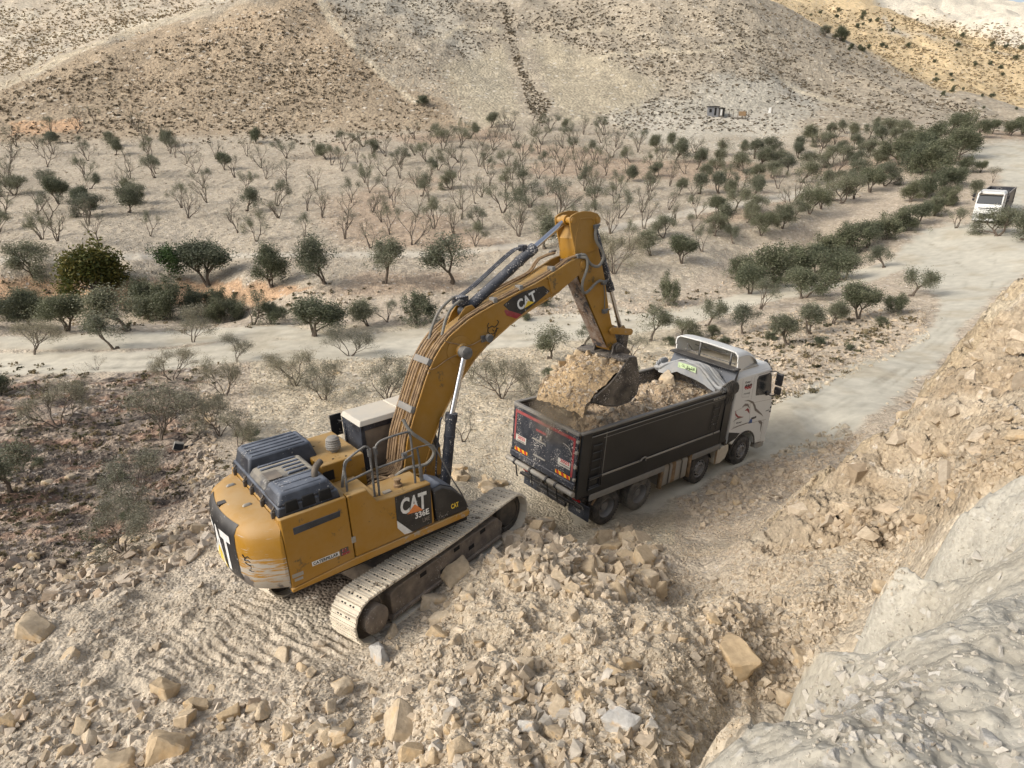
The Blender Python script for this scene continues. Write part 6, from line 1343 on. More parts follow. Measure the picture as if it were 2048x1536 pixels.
# ------------------------------------------------------------------ LOADS of earth
def heap(name, T, R, outline_fn, nx_, ny_, x0, x1, y0, y1, zf, label, col_):
    xs = np.linspace(x0, x1, nx_); ys = np.linspace(y0, y1, ny_); X, Y_ = np.meshgrid(xs, ys, indexing='ij'); Zl = zf(X, Y_)
    P = np.stack([X, Y_, Zl], -1).reshape(-1, 3); W_ = P@R.T+T; id_ = np.arange(nx_*ny_).reshape(nx_, ny_)
    Q = np.stack([id_[:-1, :-1], id_[1:, :-1], id_[1:, 1:], id_[:-1, 1:]], -1).reshape(-1, 4)
    kk = np.tile(np.array(lin(col_)), (len(P), 1))*(1+.15*fbm(P[:, 0]*3, P[:, 1]*3, 12, 4))[:, None]
    o = mesh_obj(name, W_, Q, m_near, smooth=True, col=kk); o['kind'] = 'stuff'; tag(o, label, 'earth'); return o
def zt(X, Y_):
    z = 2.55+.42*np.exp(-((X-3.7)/1.2)**2-((Y_-.1)/.9)**2)+.30*np.exp(-((X-1.3)/1.4)**2-((Y_+.1)/.8)**2)-.50*np.exp(-((X+1.0)/.7)**2)-.12*(Y_/1.2)**4
    return z+.10*fbm(X*2.2, Y_*2.2, 19, 5)+.03*pn(X*12, Y_*12, 20)
heap('earth_load', TR_T, TR_R, None, 150, 70, -1.31, 5.2, -1.2, 1.2, zt, 'load of broken limestone and earth filling the tipper body', (180, 158, 130))
n = 2600; lx = rng.uniform(-1.2, 5.1, n); ly = rng.uniform(-1.15, 1.15, n); lz = zt(lx, ly); P = np.stack([lx, ly, lz], 1)@TR_R.T+TR_T
S = powr(n, .045, .28, 2.6); keep = (rng.uniform(0, 1, n) < np.where(lx > 1.6, 1, .55)); o = scatter_mesh('load_stones', P[keep], S[keep], palette(n, TAN)[keep]); tag(o, 'broken stones lying on the load in the truck', 'stones')
for (x, y, s, k, lb, sq) in ((.15, .72, .95, 1, 'big honey-coloured boulder in the back left of the tipper body', (1.25, .8, .8)), (4.0, .25, .72, 5, 'tall grey-tan boulder leaning at the front of the load', (.9, .9, 1.05)), (3.5, .1, .5, 8, 'grey boulder behind the tall one in the load', (1, 1, 1)), (4.6, -.75, .34, 3, 'pale stone by the near front corner of the load', (1, 1, 1)), (4.35, -.35, .30, 11, 'small stone between the tall boulder and the near side of the load', (1, 1, 1)), (.05, .25, .26, 12, 'small stone in front of the honey-coloured boulder', (1, 1, 1))):
    z = float(zt(np.array([x]), np.array([y]))[0]); p = TR_R@np.array([x, y, z])+TR_T; rock(0, 0, 0, lb, None, False, k, sq, pos=p, size=s, sink=.12)
def zb(X, Y_):
    base = np.interp(X, [4.78, 5.12, 5.5, 5.98, 6.2, 6.6], [2.44, 2.64, 2.84, 3.06, 3.16, 3.18])
    e = np.clip(1-(Y_/.86)**4, 0, 1)
    z = base+e*(.22*np.exp(-((X-5.6)/.42)**2-((Y_-.15)/.6)**2)+.04)+.05*fbm(X*4, Y_*4, 29, 4)
    return z-.25*sstep(4.92, 4.78, X)
heap('earth_load', EX_T, EX_R, None, 76, 70, 4.80, 6.5, -.84, .92, zb, 'heap of tan earth and stones brimming over the excavator bucket', (178, 154, 120))
n = 1900; lx = rng.uniform(4.82, 6.4, n); ly = rng.uniform(-.84, .98, n); P = np.stack([lx, ly, zb(lx, ly)], 1)@EX_R.T+EX_T
pr_ = np.where((ly > .15) | (lx > 5.95) | (lx < 5.25), 1, .35); keep = rng.uniform(0, 1, n) < pr_; S = powr(n, .025, .17, 2.5); o = scatter_mesh('load_stones', P[keep], S[keep], palette(n, TAN[:5])[keep]); tag(o, 'stones heaped in the excavator bucket', 'stones')
for (x, y, s, k) in ((6.15, .72, .26, 2), (6.2, .40, .28, 4), (6.28, .1, .22, 6), (6.2, -.5, .24, 9), (5.95, .85, .26, 11), (5.7, .95, .24, 13), (6.3, -.7, .2, 15), (5.4, .9, .22, 7), (6.05, -.3, .2, 3), (5.55, 1.0, .2, 1)):
    p = EX_R@np.array([x, y, float(zb(np.array([x]), np.array([y]))[0])])+EX_T; rock(0, 0, 0, 'pale stone on the brim of the loaded excavator bucket', 'stones on the brim of the bucket', False, k, pos=p, size=s, sink=.15)
# earth spilling from the lip into the truck
n = 2600; t = rng.uniform(0, 1, n)**.8; lx = 5.02+rng.normal(0, .10, n)-.10*t+rng.uniform(-.05, .35, n)*(1-t)*.5; ly = np.where(rng.uniform(0, 1, n) < .6, rng.normal(.45, .2, n), rng.uniform(-.5, .85, n))+rng.normal(0, .05, n); z0 = 2.5-.95*t**1.4
P = np.stack([lx, ly, z0], 1)@EX_R.T+EX_T; S = powr(n, .008, .075, 2.5); o = scatter_mesh('falling_earth', P, S, palette(n, [(190, 162, 122), (176, 150, 116), (204, 180, 146)])); tag(o, 'earth and pebbles pouring from the bucket lip into the truck', 'earth')

# ------------------------------------------------------------------ VEGETATION
def leaf_mat(name, tr=.25):
    m, nt, b = new_mat(name); a = N(nt, 'ShaderNodeAttribute', attribute_name='Col'); oi = N(nt, 'ShaderNodeObjectInfo')
    c = mixc(nt, 1.0, a.outputs['Color'], ramp(nt, oi.outputs['Random'], 0, 1, (.8, .82, .8), (1.2, 1.15, 1.05)), 'MULTIPLY')
    nt.links.new(c, b.inputs['Base Color']); b.inputs['Roughness'].default_value = .6; b.inputs['Specular IOR Level'].default_value = .3
    t = N(nt, 'ShaderNodeBsdfTranslucent'); nt.links.new(c, t.inputs[0]); mx = N(nt, 'ShaderNodeMixShader', **{'0': tr}); nt.links.new(b.outputs[0], mx.inputs[1]); nt.links.new(t.outputs[0], mx.inputs[2])
    nt.links.new(mx.outputs[0], nt.nodes['Material Output'].inputs[0]); return m
m_leaf = leaf_mat('olive_leaves'); m_bark = paint('olive_bark', (84, 74, 64), .4, (126, 114, 100), .9, scale=9, up=.2)
LC = {'olive': [(104, 108, 88), (118, 120, 102), (86, 92, 72), (136, 136, 120)], 'dark': [(92, 98, 76), (108, 112, 92), (76, 82, 62), (128, 130, 110)], 'grey': [(128, 126, 108), (142, 138, 122), (110, 108, 90), (152, 148, 132)],
      'green': [(92, 96, 46), (74, 82, 40), (112, 108, 54), (60, 68, 36), (128, 116, 62)], 'fresh': [(70, 92, 50), (58, 80, 44), (88, 108, 64)], 'dry': [(122, 112, 84), (136, 122, 92), (104, 96, 72)]}
def tree_proto(seed, kind):
    r = random.Random(seed); tr = MB(); tips = []
    cfg = dict(bare=dict(st=(2, 4), L=(.95, 1.25), lev=3, br=(2, 3), sp=.42, lean=.38, r0=.085, leaf=16, cl=.22, ls=(.10, .035), p=.55, pal='olive'),
               half=dict(st=(2, 4), L=(.8, 1.1), lev=3, br=(2, 3), sp=.5, lean=.36, r0=.085, leaf=40, cl=.30, ls=(.11, .04), p=.9, pal='olive'),
               olive=dict(st=(1, 3), L=(.7, .9), lev=3, br=(3, 4), sp=.62, lean=.30, r0=.11, leaf=46, cl=.34, ls=(.13, .045), p=1, pal='olive'),
               airy=dict(st=(2, 4), L=(.85, 1.1), lev=3, br=(2, 4), sp=.5, lean=.34, r0=.06, leaf=34, cl=.30, ls=(.09, .035), p=.95, pal='grey'),
               dark=dict(st=(2, 3), L=(.75, .95), lev=3, br=(3, 4), sp=.52, lean=.26, r0=.10, leaf=46, cl=.36, ls=(.14, .05), p=1, pal='dark'),
               bush=dict(st=(6, 8), L=(.6, 1.0), lev=2, br=(3, 4), sp=.55, lean=.6, r0=.035, leaf=44, cl=.28, ls=(.14, .055), p=1, pal='dark'),
               walnut=dict(st=(3, 4), L=(1.1, 1.4), lev=3, br=(3, 5), sp=.7, lean=.5, r0=.16, leaf=34, cl=.62, ls=(.34, .12), p=1, pal='green'),
               sumac=dict(st=(1, 1), L=(1.2, 1.4), lev=2, br=(4, 6), sp=.8, lean=.1, r0=.06, leaf=40, cl=.5, ls=(.34, .10), p=1, pal='fresh'),
               dead=dict(st=(4, 6), L=(.6, .9), lev=3, br=(2, 3), sp=.6, lean=.7, r0=.03, leaf=6, cl=.15, ls=(.08, .03), p=.5, pal='dry'))[kind]
    def grow(p, d, L, rr, lev):
        pts = [p]; n = 4
        for i in range(n):
            d = (d+Vector((r.gauss(0, .20), r.gauss(0, .20), r.gauss(.06, .12)))).normalized(); p = p+d*L/n; pts.append(p)
        tr.tube(pts, [rr*(1-.45*i/n) for i in range(n+1)], 5 if lev > 1 else 4, 1)
        if lev == 0 or (lev == 1 and r.random() < .0): tips.append(p); tips.append(pts[2]); return
        if lev <= 1: tips.append(p)
        for k in range(r.randint(*cfg['br'])):
            a = r.uniform(0, 6.28); s = cfg['sp']*r.uniform(.7, 1.3); o = d.orthogonal().normalized(); o.rotate(Matrix.Rotation(a, 3, d)) if False else None
            b = d.cross(o); nd = (d*math.cos(s)+(o*math.cos(a)+b*math.sin(a))*math.sin(s)).normalized(); q = pts[-1] if k < 2 else pts[r.randint(2, n)]
            grow(q, nd, L*r.uniform(.62, .85), rr*.52, lev-1)
    ns = r.randint(*cfg['st'])
    for k in range(ns):
        a = 6.28*k/ns+r.uniform(-.5, .5); l = cfg['lean']*r.uniform(.5, 1.4)
        grow(Vector((r.uniform(-.08, .08), r.uniform(-.08, .08), -.12)), Vector((math.cos(a)*l, math.sin(a)*l, 1)).normalized(), r.uniform(*cfg['L'])*1.25, cfg['r0']*r.uniform(.8, 1.1), cfg['lev'])
    if kind in ('bare', 'half', 'olive', 'dark'): tr.cyl((0, 0, -.2), (0, 0, .22), cfg['r0']*2.1, cfg['r0']*1.1, seg=7, cap=False)
    g = np.random.default_rng(seed); T_ = np.array([t[:] for t in tips if r.random() < cfg['p']])
    if kind in ('olive', 'dark', 'bush', 'walnut'):
        if kind == 'bush': T_ = np.concatenate([T_, g.normal(size=(40, 3))*np.array([.75, .75, .35])+np.array([0, 0, .55])]); T_ = T_[T_[:, 2] > .05]
    if kind in ('olive', 'dark'): T_ = np.concatenate([T_, g.normal(size=(22, 3))*np.array([.5, .5, .42])*T_[:, 2].max()*.36+np.array([0, 0, T_[:, 2].max()*.68])])
    n = cfg['leaf']; c = np.repeat(T_, n, 0); cid = np.repeat(np.arange(len(T_)), n)
    c = c+g.normal(size=c.shape)*cfg['cl']*np.array([.62, .62, .5])
    if kind in ('dark', 'olive'): c[:, 2] -= np.abs(g.normal(size=len(c)))*.12
    a = g.normal(size=c.shape); a /= np.linalg.norm(a, axis=1, keepdims=True); a[:, 2] *= .6; b = np.cross(a, g.normal(size=c.shape)); b /= np.linalg.norm(b, axis=1, keepdims=True)
    l, w = cfg['ls']; l = l*g.uniform(.6, 1.3, (len(c), 1)); w = w*g.uniform(.7, 1.4, (len(c), 1))
    V = np.stack([c-a*l/2, c+b*w/2, c+a*l/2, c-b*w/2], 1).reshape(-1, 3); F = np.arange(len(V)).reshape(-1, 4)
    pal = np.array([lin(k) for k in LC[cfg['pal']]]); cc = pal[g.integers(0, len(pal), len(T_))][cid]*.6+pal[g.integers(0, len(pal), len(c))]*.4; cc = cc*g.uniform(.75, 1.25, (len(c), 1))
    # scale crown so the natural height is one unit
    H_ = max(V[:, 2].max() if len(V) else 1, max(v[2] for v in tr.V)); tr.V = [(x/H_, y/H_, z/H_) for x, y, z in tr.V]
    t_o = tr.build('trunk', m_bark, None, smooth=60); c_o = mesh_obj('crown', V/H_, F, m_leaf, col=np.repeat(cc, 4, 0))
    tm, cm = t_o.data, c_o.data; bpy.data.objects.remove(t_o); bpy.data.objects.remove(c_o); return tm, cm
PR = {}
for kd, n in (('bare', 9), ('half', 7), ('olive', 6), ('airy', 6), ('dark', 5), ('bush', 5), ('walnut', 1), ('sumac', 1), ('dead', 2)): PR[kd] = [tree_proto(100*len(PR)+i*7+3, kd) for i in range(n)]
NM = dict(bare='olive_tree', half='olive_tree', olive='olive_tree', airy='olive_tree', dark='olive_tree', bush='bush', walnut='broadleaf_tree', sumac='young_tree', dead='dry_shrub')
def tree(P, h, kd, label, group=None, rz=None, wide=1.0, lean=0.0, k=None):
    if np.isnan(P[0]): return
    tm, cm = PR[kd][(random.randrange(99) if k is None else k) % len(PR[kd])]
    e = bpy.data.objects.new(NM[kd], None); C.objects.link(e); e.empty_display_size = .3; e.location = (P[0], P[1], P[2]-.03*h); e.rotation_euler = (lean*.4, lean, random.uniform(0, 6.28) if rz is None else rz); e.scale = (h*wide, h*wide, h)
    for nm, me in (('trunk', tm), ('crown', cm)): o = bpy.data.objects.new(nm, me); C.objects.link(o); o.parent = e
    tag(e, label, 'bush' if kd in ('bush', 'dead') else 'tree', group); return e
random.seed(7)
NEAR = [  # u, v base, px height, kind, width, label
 (70, 553, 82, 'olive', 1.0, 'dark leafy olive at the left edge of the orchard, beside the big green tree'), (418, 572, 105, 'dark', 1.0, 'full dark olive at the orchard edge right of the small feathery tree'), (543, 574, 100, 'dark', .78, 'full dark olive with twin trunks at the lower orchard edge'),
 (650, 568, 112, 'olive', .75, 'tall narrow olive at the lower orchard edge'), (768, 567, 112, 'olive', .85, 'olive with a tiered crown behind the boom'), (905, 566, 112, 'olive', 1.05, 'leafy olive directly behind the upper boom'), (1228, 548, 92, 'airy', 1.0, 'silver-grey olive just right of the excavator stick'),
 (1335, 612, 72, 'bush', .55, 'compact dark upright bush by the lower track right of the stick'), (205, 618, 150, 'walnut', .78, 'big yellow-green broadleaf tree by the wadi on the left'), (338, 565, 82, 'sumac', .8, 'small feathery green tree right of the big one'),
 (-10, 655, 100, 'olive', 1.0, 'olive cut by the left edge above the upper track'), (60, 652, 88, 'dark', 1.0, 'dark olive second from the left edge above the track'), (135, 662, 88, 'dark', 1.1, 'dark olive with a twisted trunk above the upper track'), (255, 660, 100, 'olive', 1.1, 'bushy grey-green olive below the big green tree'),
 (235, 697, 84, 'olive', 1.05, 'leaning olive standing between the two tracks on the left'), (66, 709, 78, 'airy', 1.2, 'thin olive bent to the left between the tracks at the left edge'), (383, 685, 78, 'airy', 1.2, 'sparse olive with three bent stems between the tracks'), (340, 640, 98, 'bush', .75, 'large dark bush in the wadi right of the big green tree'),
 (395, 635, 70, 'bush', .8, 'dark bush behind the sparse three-stemmed olive'), (505, 650, 78, 'half', 1.0, 'slender light olive in the wadi'), (628, 672, 92, 'dark', 1.2, 'weeping dark olive above the lower track'), (735, 652, 62, 'olive', 1.1, 'grey-green olive right of the weeping one'), (775, 645, 50, 'half', 1.0, 'small thin olive beside the dark bush left of the boom'),
 (832, 650, 72, 'bush', .85, 'dark round bush just left of the boom'), (700, 712, 72, 'airy', 1.2, 'sparse spreading olive on the near side of the lower track'), (474, 724, 62, 'airy', 1.1, 'small round olive on the near verge of the lower track'), (590, 772, 84, 'airy', 1.1, 'grey olive in the stony field left of the boom'), (450, 790, 92, 'airy', .8, 'grey upright olive at the top of the field wall'),
 (650, 800, 85, 'airy', 1.2, 'thin hazy olive in the stony field, nearest to the cab'), (775, 803, 96, 'airy', 1.1, 'thin olive behind the cab roof with a dark bare stem'), (345, 760, 74, 'airy', 1.1, 'olive over the dark burnt strip'), (165, 798, 76, 'dead', .9, 'dry reddish thin tree above the burnt ground'), (195, 740, 40, 'dead', .9, 'small dry thin tree by the lower track at the left'),
 (122, 855, 112, 'airy', 1.0, 'olive with a dark trunk on the burnt ground'), (318, 882, 130, 'airy', 1.1, 'large airy olive on the slope left of the field wall'), (440, 872, 96, 'airy', .9, 'airy olive growing against the field wall'), (482, 905, 92, 'airy', .9, 'airy olive between the field wall and the black hood'), (20, 985, 132, 'olive', 1.0, 'leaning olive with a thick trunk at the left edge'),
 (88, 922, 62, 'dead', .9, 'leafless reddish sapling on the burnt slope'), (248, 1108, 120, 'airy', 1.0, 'olive with crossing stems at the foot of the slope'), (275, 1012, 120, 'airy', 1.15, 'spreading olive above the line of stones'), (0, 790, 55, 'bush', .9, 'low bush at the left edge below the lower track'),
 (1097, 717, 82, 'olive', 1.0, 'round olive seen between the boom and the stick'), (1005, 797, 92, 'airy', 1.1, 'airy olive below the boom badge'), (945, 757, 72, 'bare', .9, 'dark-stemmed olive close to the boom cylinder'), (928, 884, 72, 'bare', .8, 'bare twisted olive right of the boom cylinder'),
 (1060, 790, 52, 'airy', 1.2, 'thin bush left of the bucket'), (1168, 692, 55, 'olive', 1.0, 'small olive behind the lower stick'), (1262, 715, 60, 'airy', 1.0, 'small hazy olive right of the bucket linkage'), (1302, 682, 78, 'olive', 1.0, 'leafy olive between the stick and the truck roof'),
 (1368, 680, 52, 'olive', 1.1, 'low olive above the truck headboard'), (1412, 652, 68, 'olive', 1.0, 'olive on the near verge of the lower track, left of two others'), (1486, 668, 70, 'olive', 1.0, 'olive with a forked trunk above the truck cab'), (1575, 690, 68, 'olive', 1.15, 'wide low olive right above the cab roof'),
 (1620, 668, 72, 'olive', 1.0, 'olive leaning into the group above the dirt bank'), (1665, 650, 56, 'olive', 1.0, 'small olive left of the round one on the bank'), (1718, 638, 84, 'dark', 1.0, 'large round olive on the bank by the fork of the road'), (1790, 625, 45, 'bush', 1.0, 'low olive bush at the end of the bank'),
 (1820, 592, 68, 'olive', 1.15, 'spreading olive standing alone at the fork of the road'), (1603, 597, 68, 'dark', 1.1, 'umbrella-shaped olive at the bend of the lower track'), (1520, 618, 68, 'half', .9, 'slim olive left of the umbrella-shaped one'), (1690, 560, 62, 'dark', 1.1, 'dark olive in the hedge beside the pale bend'),
 (1768, 535, 48, 'olive', 1.0, 'olive at the right end of the hedge by the road'), (1622, 728, 50, 'dead', .9, 'leafless shrub on the bank right of the cab'), (1842, 650, 46, 'dead', .9, 'dry shrub on the tip of the bank by the road'), (1993, 472, 66, 'olive', 1.2, 'olive partly hiding the distant truck'), (2044, 480, 62, 'olive', 1.2, 'olive at the right edge beside the distant truck'),
 (1912, 456, 46, 'half', 1.0, 'small olive left of the distant truck'), (1945, 392, 36, 'olive', 1.1, 'olive behind the distant truck'), (1985, 365, 34, 'airy', 1.1, 'thin olive on the road bend behind the distant truck'), (848, 213, 24, 'dark', 1.0, 'lone dark tree on the brown hillside'), (512, 287, 36, 'dark', .78, 'dark leafy olive at the top of the orchard'),
 (450, 340, 40, 'dark', .78, 'round dark olive in the upper left of the orchard'), (118, 408, 62, 'dark', .78, 'dark olive standing tall in the left orchard'), (162, 418, 52, 'dark', .78, 'round-headed olive right of the tall dark one'), (258, 425, 60, 'olive', 1.0, 'leafy olive right of the round-headed one'), (1680, 82, 32, 'dark', 1.0, 'tallest tree on the sunlit yellow hill'), (1648, 72, 22, 'olive', 1.0, 'tree left of the tallest one on the yellow hill')]
q = hit([a[0] for a in NEAR], [a[1] for a in NEAR])
for a, P in zip(NEAR, q): tree(P, a[2]*project(P)[2]/FPX*1.05, a[3], a[5], wide=a[4]*1.0, lean=random.uniform(-.08, .08))
# hedge of bushes along the wadi to the right
HB = [(1500, 588, 62), (1545, 575, 88), (1590, 560, 72), (1630, 545, 60), (1660, 528, 62), (1700, 512, 64), (1735, 495, 56), (1770, 480, 52), (1800, 462, 50), (1835, 448, 46), (1868, 432, 40), (1895, 412, 40), (1820, 405, 44), (1850, 395, 46), (1885, 380, 46), (1915, 372, 38), (1860, 352, 62), (1825, 345, 56), (1800, 330, 52), (1850, 322, 56), (1885, 330, 52), (1915, 318, 62), (1830, 300, 44), (1870, 292, 48), (1600, 585, 50), (1655, 560, 48), (1480, 560, 52), (1560, 530, 30), (1700, 480, 36), (1930, 346, 34), (1960, 345, 24)]
q = hit([a[0] for a in HB], [a[1] for a in HB])
for j_, (a, P) in enumerate(zip(HB, q)):
    vy, hx = where(a[0], a[1], (1480, 290, 1960, 590)); tree(P, a[2]*project(P)[2]/FPX*1.15, 'bush' if j_ % 3 else 'dark', f"{'tall' if a[2] > 58 else 'low' if a[2] < 42 else 'middling'} dark bush in the roadside hedge, {vy} stretch, {hx}", 'bushes of the dark hedge', wide=.92)
for u, v, h, w in ((1925, 300, 86, .4), (1900, 270, 50, .8), (1955, 275, 40, .8), (1985, 268, 34, .8), (2020, 272, 36, .8), (2045, 270, 44, .8)):
    P = hit([u], [v])[0]; tree(P, h*project(P)[2]/FPX, 'bush' if w < .5 else 'dark', 'tall dark cypress-like tree at the far end of the hedge' if w < .5 else 'dark tree beyond the hedge near the far bend of the road', None if w < .5 else 'trees by the far bend', wide=w if w < .5 else 1.0)
for u, v, h in ((20, 640, 40), (60, 628, 46), (120, 630, 36), (300, 640, 50), (440, 645, 50), (470, 640, 44), (540, 648, 46), (560, 640, 30), (610, 648, 28), (430, 625, 46), (290, 620, 60)):
    P = hit([u], [v])[0]; tree(P, h*1.25*project(P)[2]/FPX, 'bush', 'dark bush in the wadi above the upper track, '+where(u, 600, (0, 0, 650, 1000))[1], 'bushes in the wadi', wide=.9)
for u, v, h in ((1050, 640, 20), (1090, 612, 26), (1340, 690, 22), (1425, 672, 26), (1540, 680, 22), (1640, 690, 22), (1760, 650, 20), (1700, 700, 14), (1100, 760, 30), (1250, 750, 30), (1450, 690, 22), (250, 1040, 22), (235, 960, 24), (80, 930, 20), (500, 880, 30)):
    P = hit([u], [v])[0]; tree(P, h*project(P)[2]/FPX, 'bush', 'low grey-green bush '+('on the bank above the truck' if u > 1200 and v < 760 else 'on the slope left of the excavator' if u < 520 else 'in the field behind the boom'), 'low bushes on the banks', wide=1.2)
EO = [(1682, 407, 62), (1707, 398, 60), (1618, 428, 58), (1564, 456, 56), (1591, 441, 46), (1641, 418, 60), (1521, 471, 54), (1494, 445, 46), (1467, 487, 46), (1405, 503, 58), (1364, 527, 66), (1301, 511, 58), (1326, 476, 52), (1386, 463, 40), (1436, 430, 44), (1498, 399, 50), (1438, 387, 48), (1477, 385, 50), (1740, 385, 56), (1770, 372, 54)]
q = hit([a[0] for a in EO], [a[1] for a in EO])
for k_, (a, P) in enumerate(zip(EO, q)):
    vy, hx = where(a[0], a[1], (1290, 370, 1790, 530)); tree(P, a[2]*project(P)[2]/FPX*1.05, ('olive', 'half', 'dark', 'olive')[k_ % 4], f'leafy olive at the right edge of the orchard, {vy} part, {hx}', 'olives at the right edge of the orchard', wide=.95)
NEAR += [(a[0], a[1]) for a in EO]
# orchard
OR = [(-10, 330), (-10, 300), (170, 245), (250, 250), (420, 300), (700, 290), (900, 262), (1010, 245), (1150, 250), (1300, 290), (1500, 310), (1610, 282), (1760, 255), (1830, 262), (1800, 318), (1745, 345), (1700, 400), (1600, 430), (1500, 480), (1380, 520), (1300, 550), (1220, 520), (900, 500), (560, 505), (-10, 490)]
ang = rad(32); cnt = {'bare': 0, 'half': 0, 'olive': 0}
pts = []
for i in range(-75, 85):
    for j in range(-75, 75):
        x = i*4.9+rng.normal(0, .75); y = j*4.9+rng.normal(0, .75)
        X = x*math.cos(ang)-y*math.sin(ang)+10; Y_ = x*math.sin(ang)+y*math.cos(ang)+105
        if 60 < Y_ < 152: pts.append((X, Y_))
pts = np.array(pts); pz = hgt(pts[:, 0], pts[:, 1]); U_, V_, D_ = project(np.column_stack([pts, pz])); inside = poly_d(U_, V_, OR)
nearu = np.array([(a[0], a[1]) for a in NEAR])
order = np.argsort(D_)
for i in order:
    if inside[i] < 0: continue
    u, v = U_[i], V_[i]
    if np.min(np.hypot(nearu[:, 0]-u, (nearu[:, 1]-v)*1.5)) < 20: continue
    if u < 700 and rng.uniform() < .40: continue
    path = abs(v-np.interp(u, [0, 620, 900, 1250, 1400, 1560, 1700], [522, 512, 510, 454, 422, 397, 374])) < 7
    if path and u < 1650: continue
    g = np.clip((u-1150)/500, 0, 1)+.25*float(pn(pts[i, 0]*.05, pts[i, 1]*.05, 6)); r = rng.uniform(0, 1)
    kd = 'olive' if r < .10+.85*g else ('half' if r < .42+.5*g else 'bare')
    if cnt[kd] >= 290: kd = min(cnt, key=cnt.get)
    if cnt[kd] >= 290: continue
    cnt[kd] += 1; lb = {'bare': 'bare pruned olive in the orchard', 'half': 'thin-leafed olive in the orchard', 'olive': 'full leafy olive in the orchard'}[kd]
    vy, hx = where(u, v, (0, 250, 1830, 520)); lean_ = float(rng.normal(0, .08)); h_ = float(rng.uniform(3.0, 4.3)); lb = ('short ' if h_ < 3.4 else 'tall ' if h_ > 3.9 else '')+('left-leaning ' if lean_ < -.07 else 'right-leaning ' if lean_ > .07 else '')+lb+f', {vy} rows {hx}'
    tree((pts[i, 0], pts[i, 1], pz[i]), h_*(1.0 if kd != 'olive' else .92), kd, lb, {'bare': 'bare olive trees of the orchard', 'half': 'thin olive trees of the orchard', 'olive': 'leafy olive trees of the orchard'}[kd], wide=float(rng.uniform(.75, 1.1)), lean=lean_)
print('orchard', cnt)
# bushes on the sunlit hill
for i in range(130):
    u = rng.uniform(1600, 2045); v = rng.uniform(20, 250); lo = np.interp(u, [1500, 1650, 1850, 2048], [0, 85, 185, 262])
    if v > lo-8: continue
    P = hit([u], [v])[0]
    if np.isnan(P[0]) or P[1] > 420: continue
    tree(P, rng.uniform(6, 12)*project(P)[2]/FPX, 'bush', 'small dark bush on the yellow hill, %s part, %s' % where(u, v, (1600, 20, 2045, 260)), 'bushes on the yellow hill', wide=.9)
# scrub
def scrub_protos():
    out = []
    for i in range(6):
        g = np.random.default_rng(50+i); n = 16; c = g.normal(size=(n, 3))*np.array([.28, .28, .16])+np.array([0, 0, .2]); a = g.normal(size=(n, 3)); a /= np.linalg.norm(a, axis=1, keepdims=True)
        b = np.cross(a, g.normal(size=(n, 3))); b /= np.linalg.norm(b, axis=1, keepdims=True); V = np.stack([c-a*.24, c+b*.2, c+a*.24, c-b*.2], 1).reshape(-1, 3); out.append((V, np.arange(4*n).reshape(-1, 4)))
    return out
SP_ = scrub_protos()
def scrub(name, P, S, cols, label):
    w = rng.integers(0, 6, len(P)); VV = []; FF = []; CC = []; off = 0
    for k, (V, F) in enumerate(SP_):
        ii = np.where(w == k)[0]
        if not len(ii): continue
        X = V[None]*S[ii][:, None, None]+P[ii][:, None, :]; VV.append(X.reshape(-1, 3)); FF.append((F[None]+(np.arange(len(ii))*len(V))[:, None, None]+off).reshape(-1, 4)); CC.append(np.repeat(cols[ii], len(V), 0)); off += len(ii)*len(V)
    o = mesh_obj(name, np.concatenate(VV), np.concatenate(FF), m_leaf, col=np.concatenate(CC)); o['kind'] = 'stuff'; tag(o, label, 'scrub')
def scr(poly, n, a, b, nz, ymin, ymax, thr=-.75):
    q = in_poly(n, poly)+rng.normal(0, 3 if n == 900 else 9, (n, 2)); P = hit(q[:, 0], q[:, 1]); P = P[~np.isnan(P[:, 0])]; P = P[(P[:, 1] > ymin) & (P[:, 1] < ymax)]
    if n != 900: P = P[bil(z_fld, np.arctan2(P[:, 0], P[:, 1]), np.log(np.hypot(P[:, 0], P[:, 1])), th, lr) < rng.uniform(.1, .9, len(P))]
    P = P[fbm(P[:, 0]*nz, P[:, 1]*nz, 33, 4) > rng.uniform(thr, .5, len(P))]; return P, powr(len(P), a, b, 2.6)*project(P)[2]/FPX
dk = [(106, 95, 78), (92, 84, 68), (120, 108, 90), (82, 75, 62), (130, 117, 97)]
P, S = scr([(-10, 190), (600, 0), (680, 0), (760, 160), (950, 262), (600, 285), (-10, 285)], 6000, 2.6, 8, .05, 130, 225); scrub('scrub', P, S, palette(len(P), dk), 'dark tufts of scrub covering the brown hill on the left')
P1, S1 = scr([(700, 0), (1500, 0), (1700, 110), (2048, 262), (1900, 262), (1500, 310), (1250, 280), (1100, 130), (1060, 60)], 9500, 2.6, 6, .03, 140, 260); P2, S2 = scr([(660, 0), (1000, 0), (1010, 100), (960, 160), (860, 150), (720, 100)], 2200, 2.4, 5, .06, 140, 320)
P3, S3 = scr([(1000, 5), (1012, 5), (1036, 100), (1050, 140), (1078, 190), (1106, 200), (1084, 250), (1062, 230), (1042, 165), (1022, 100)], 900, 2.4, 6, .1, 140, 320, -1); scrub('scrub', np.concatenate([P1, P2, P3]), np.concatenate([S1, S2, S3]), palette(len(P1)+len(P2)+len(P3), dk), 'dark tufts of scrub covering the grey hill behind the orchard')
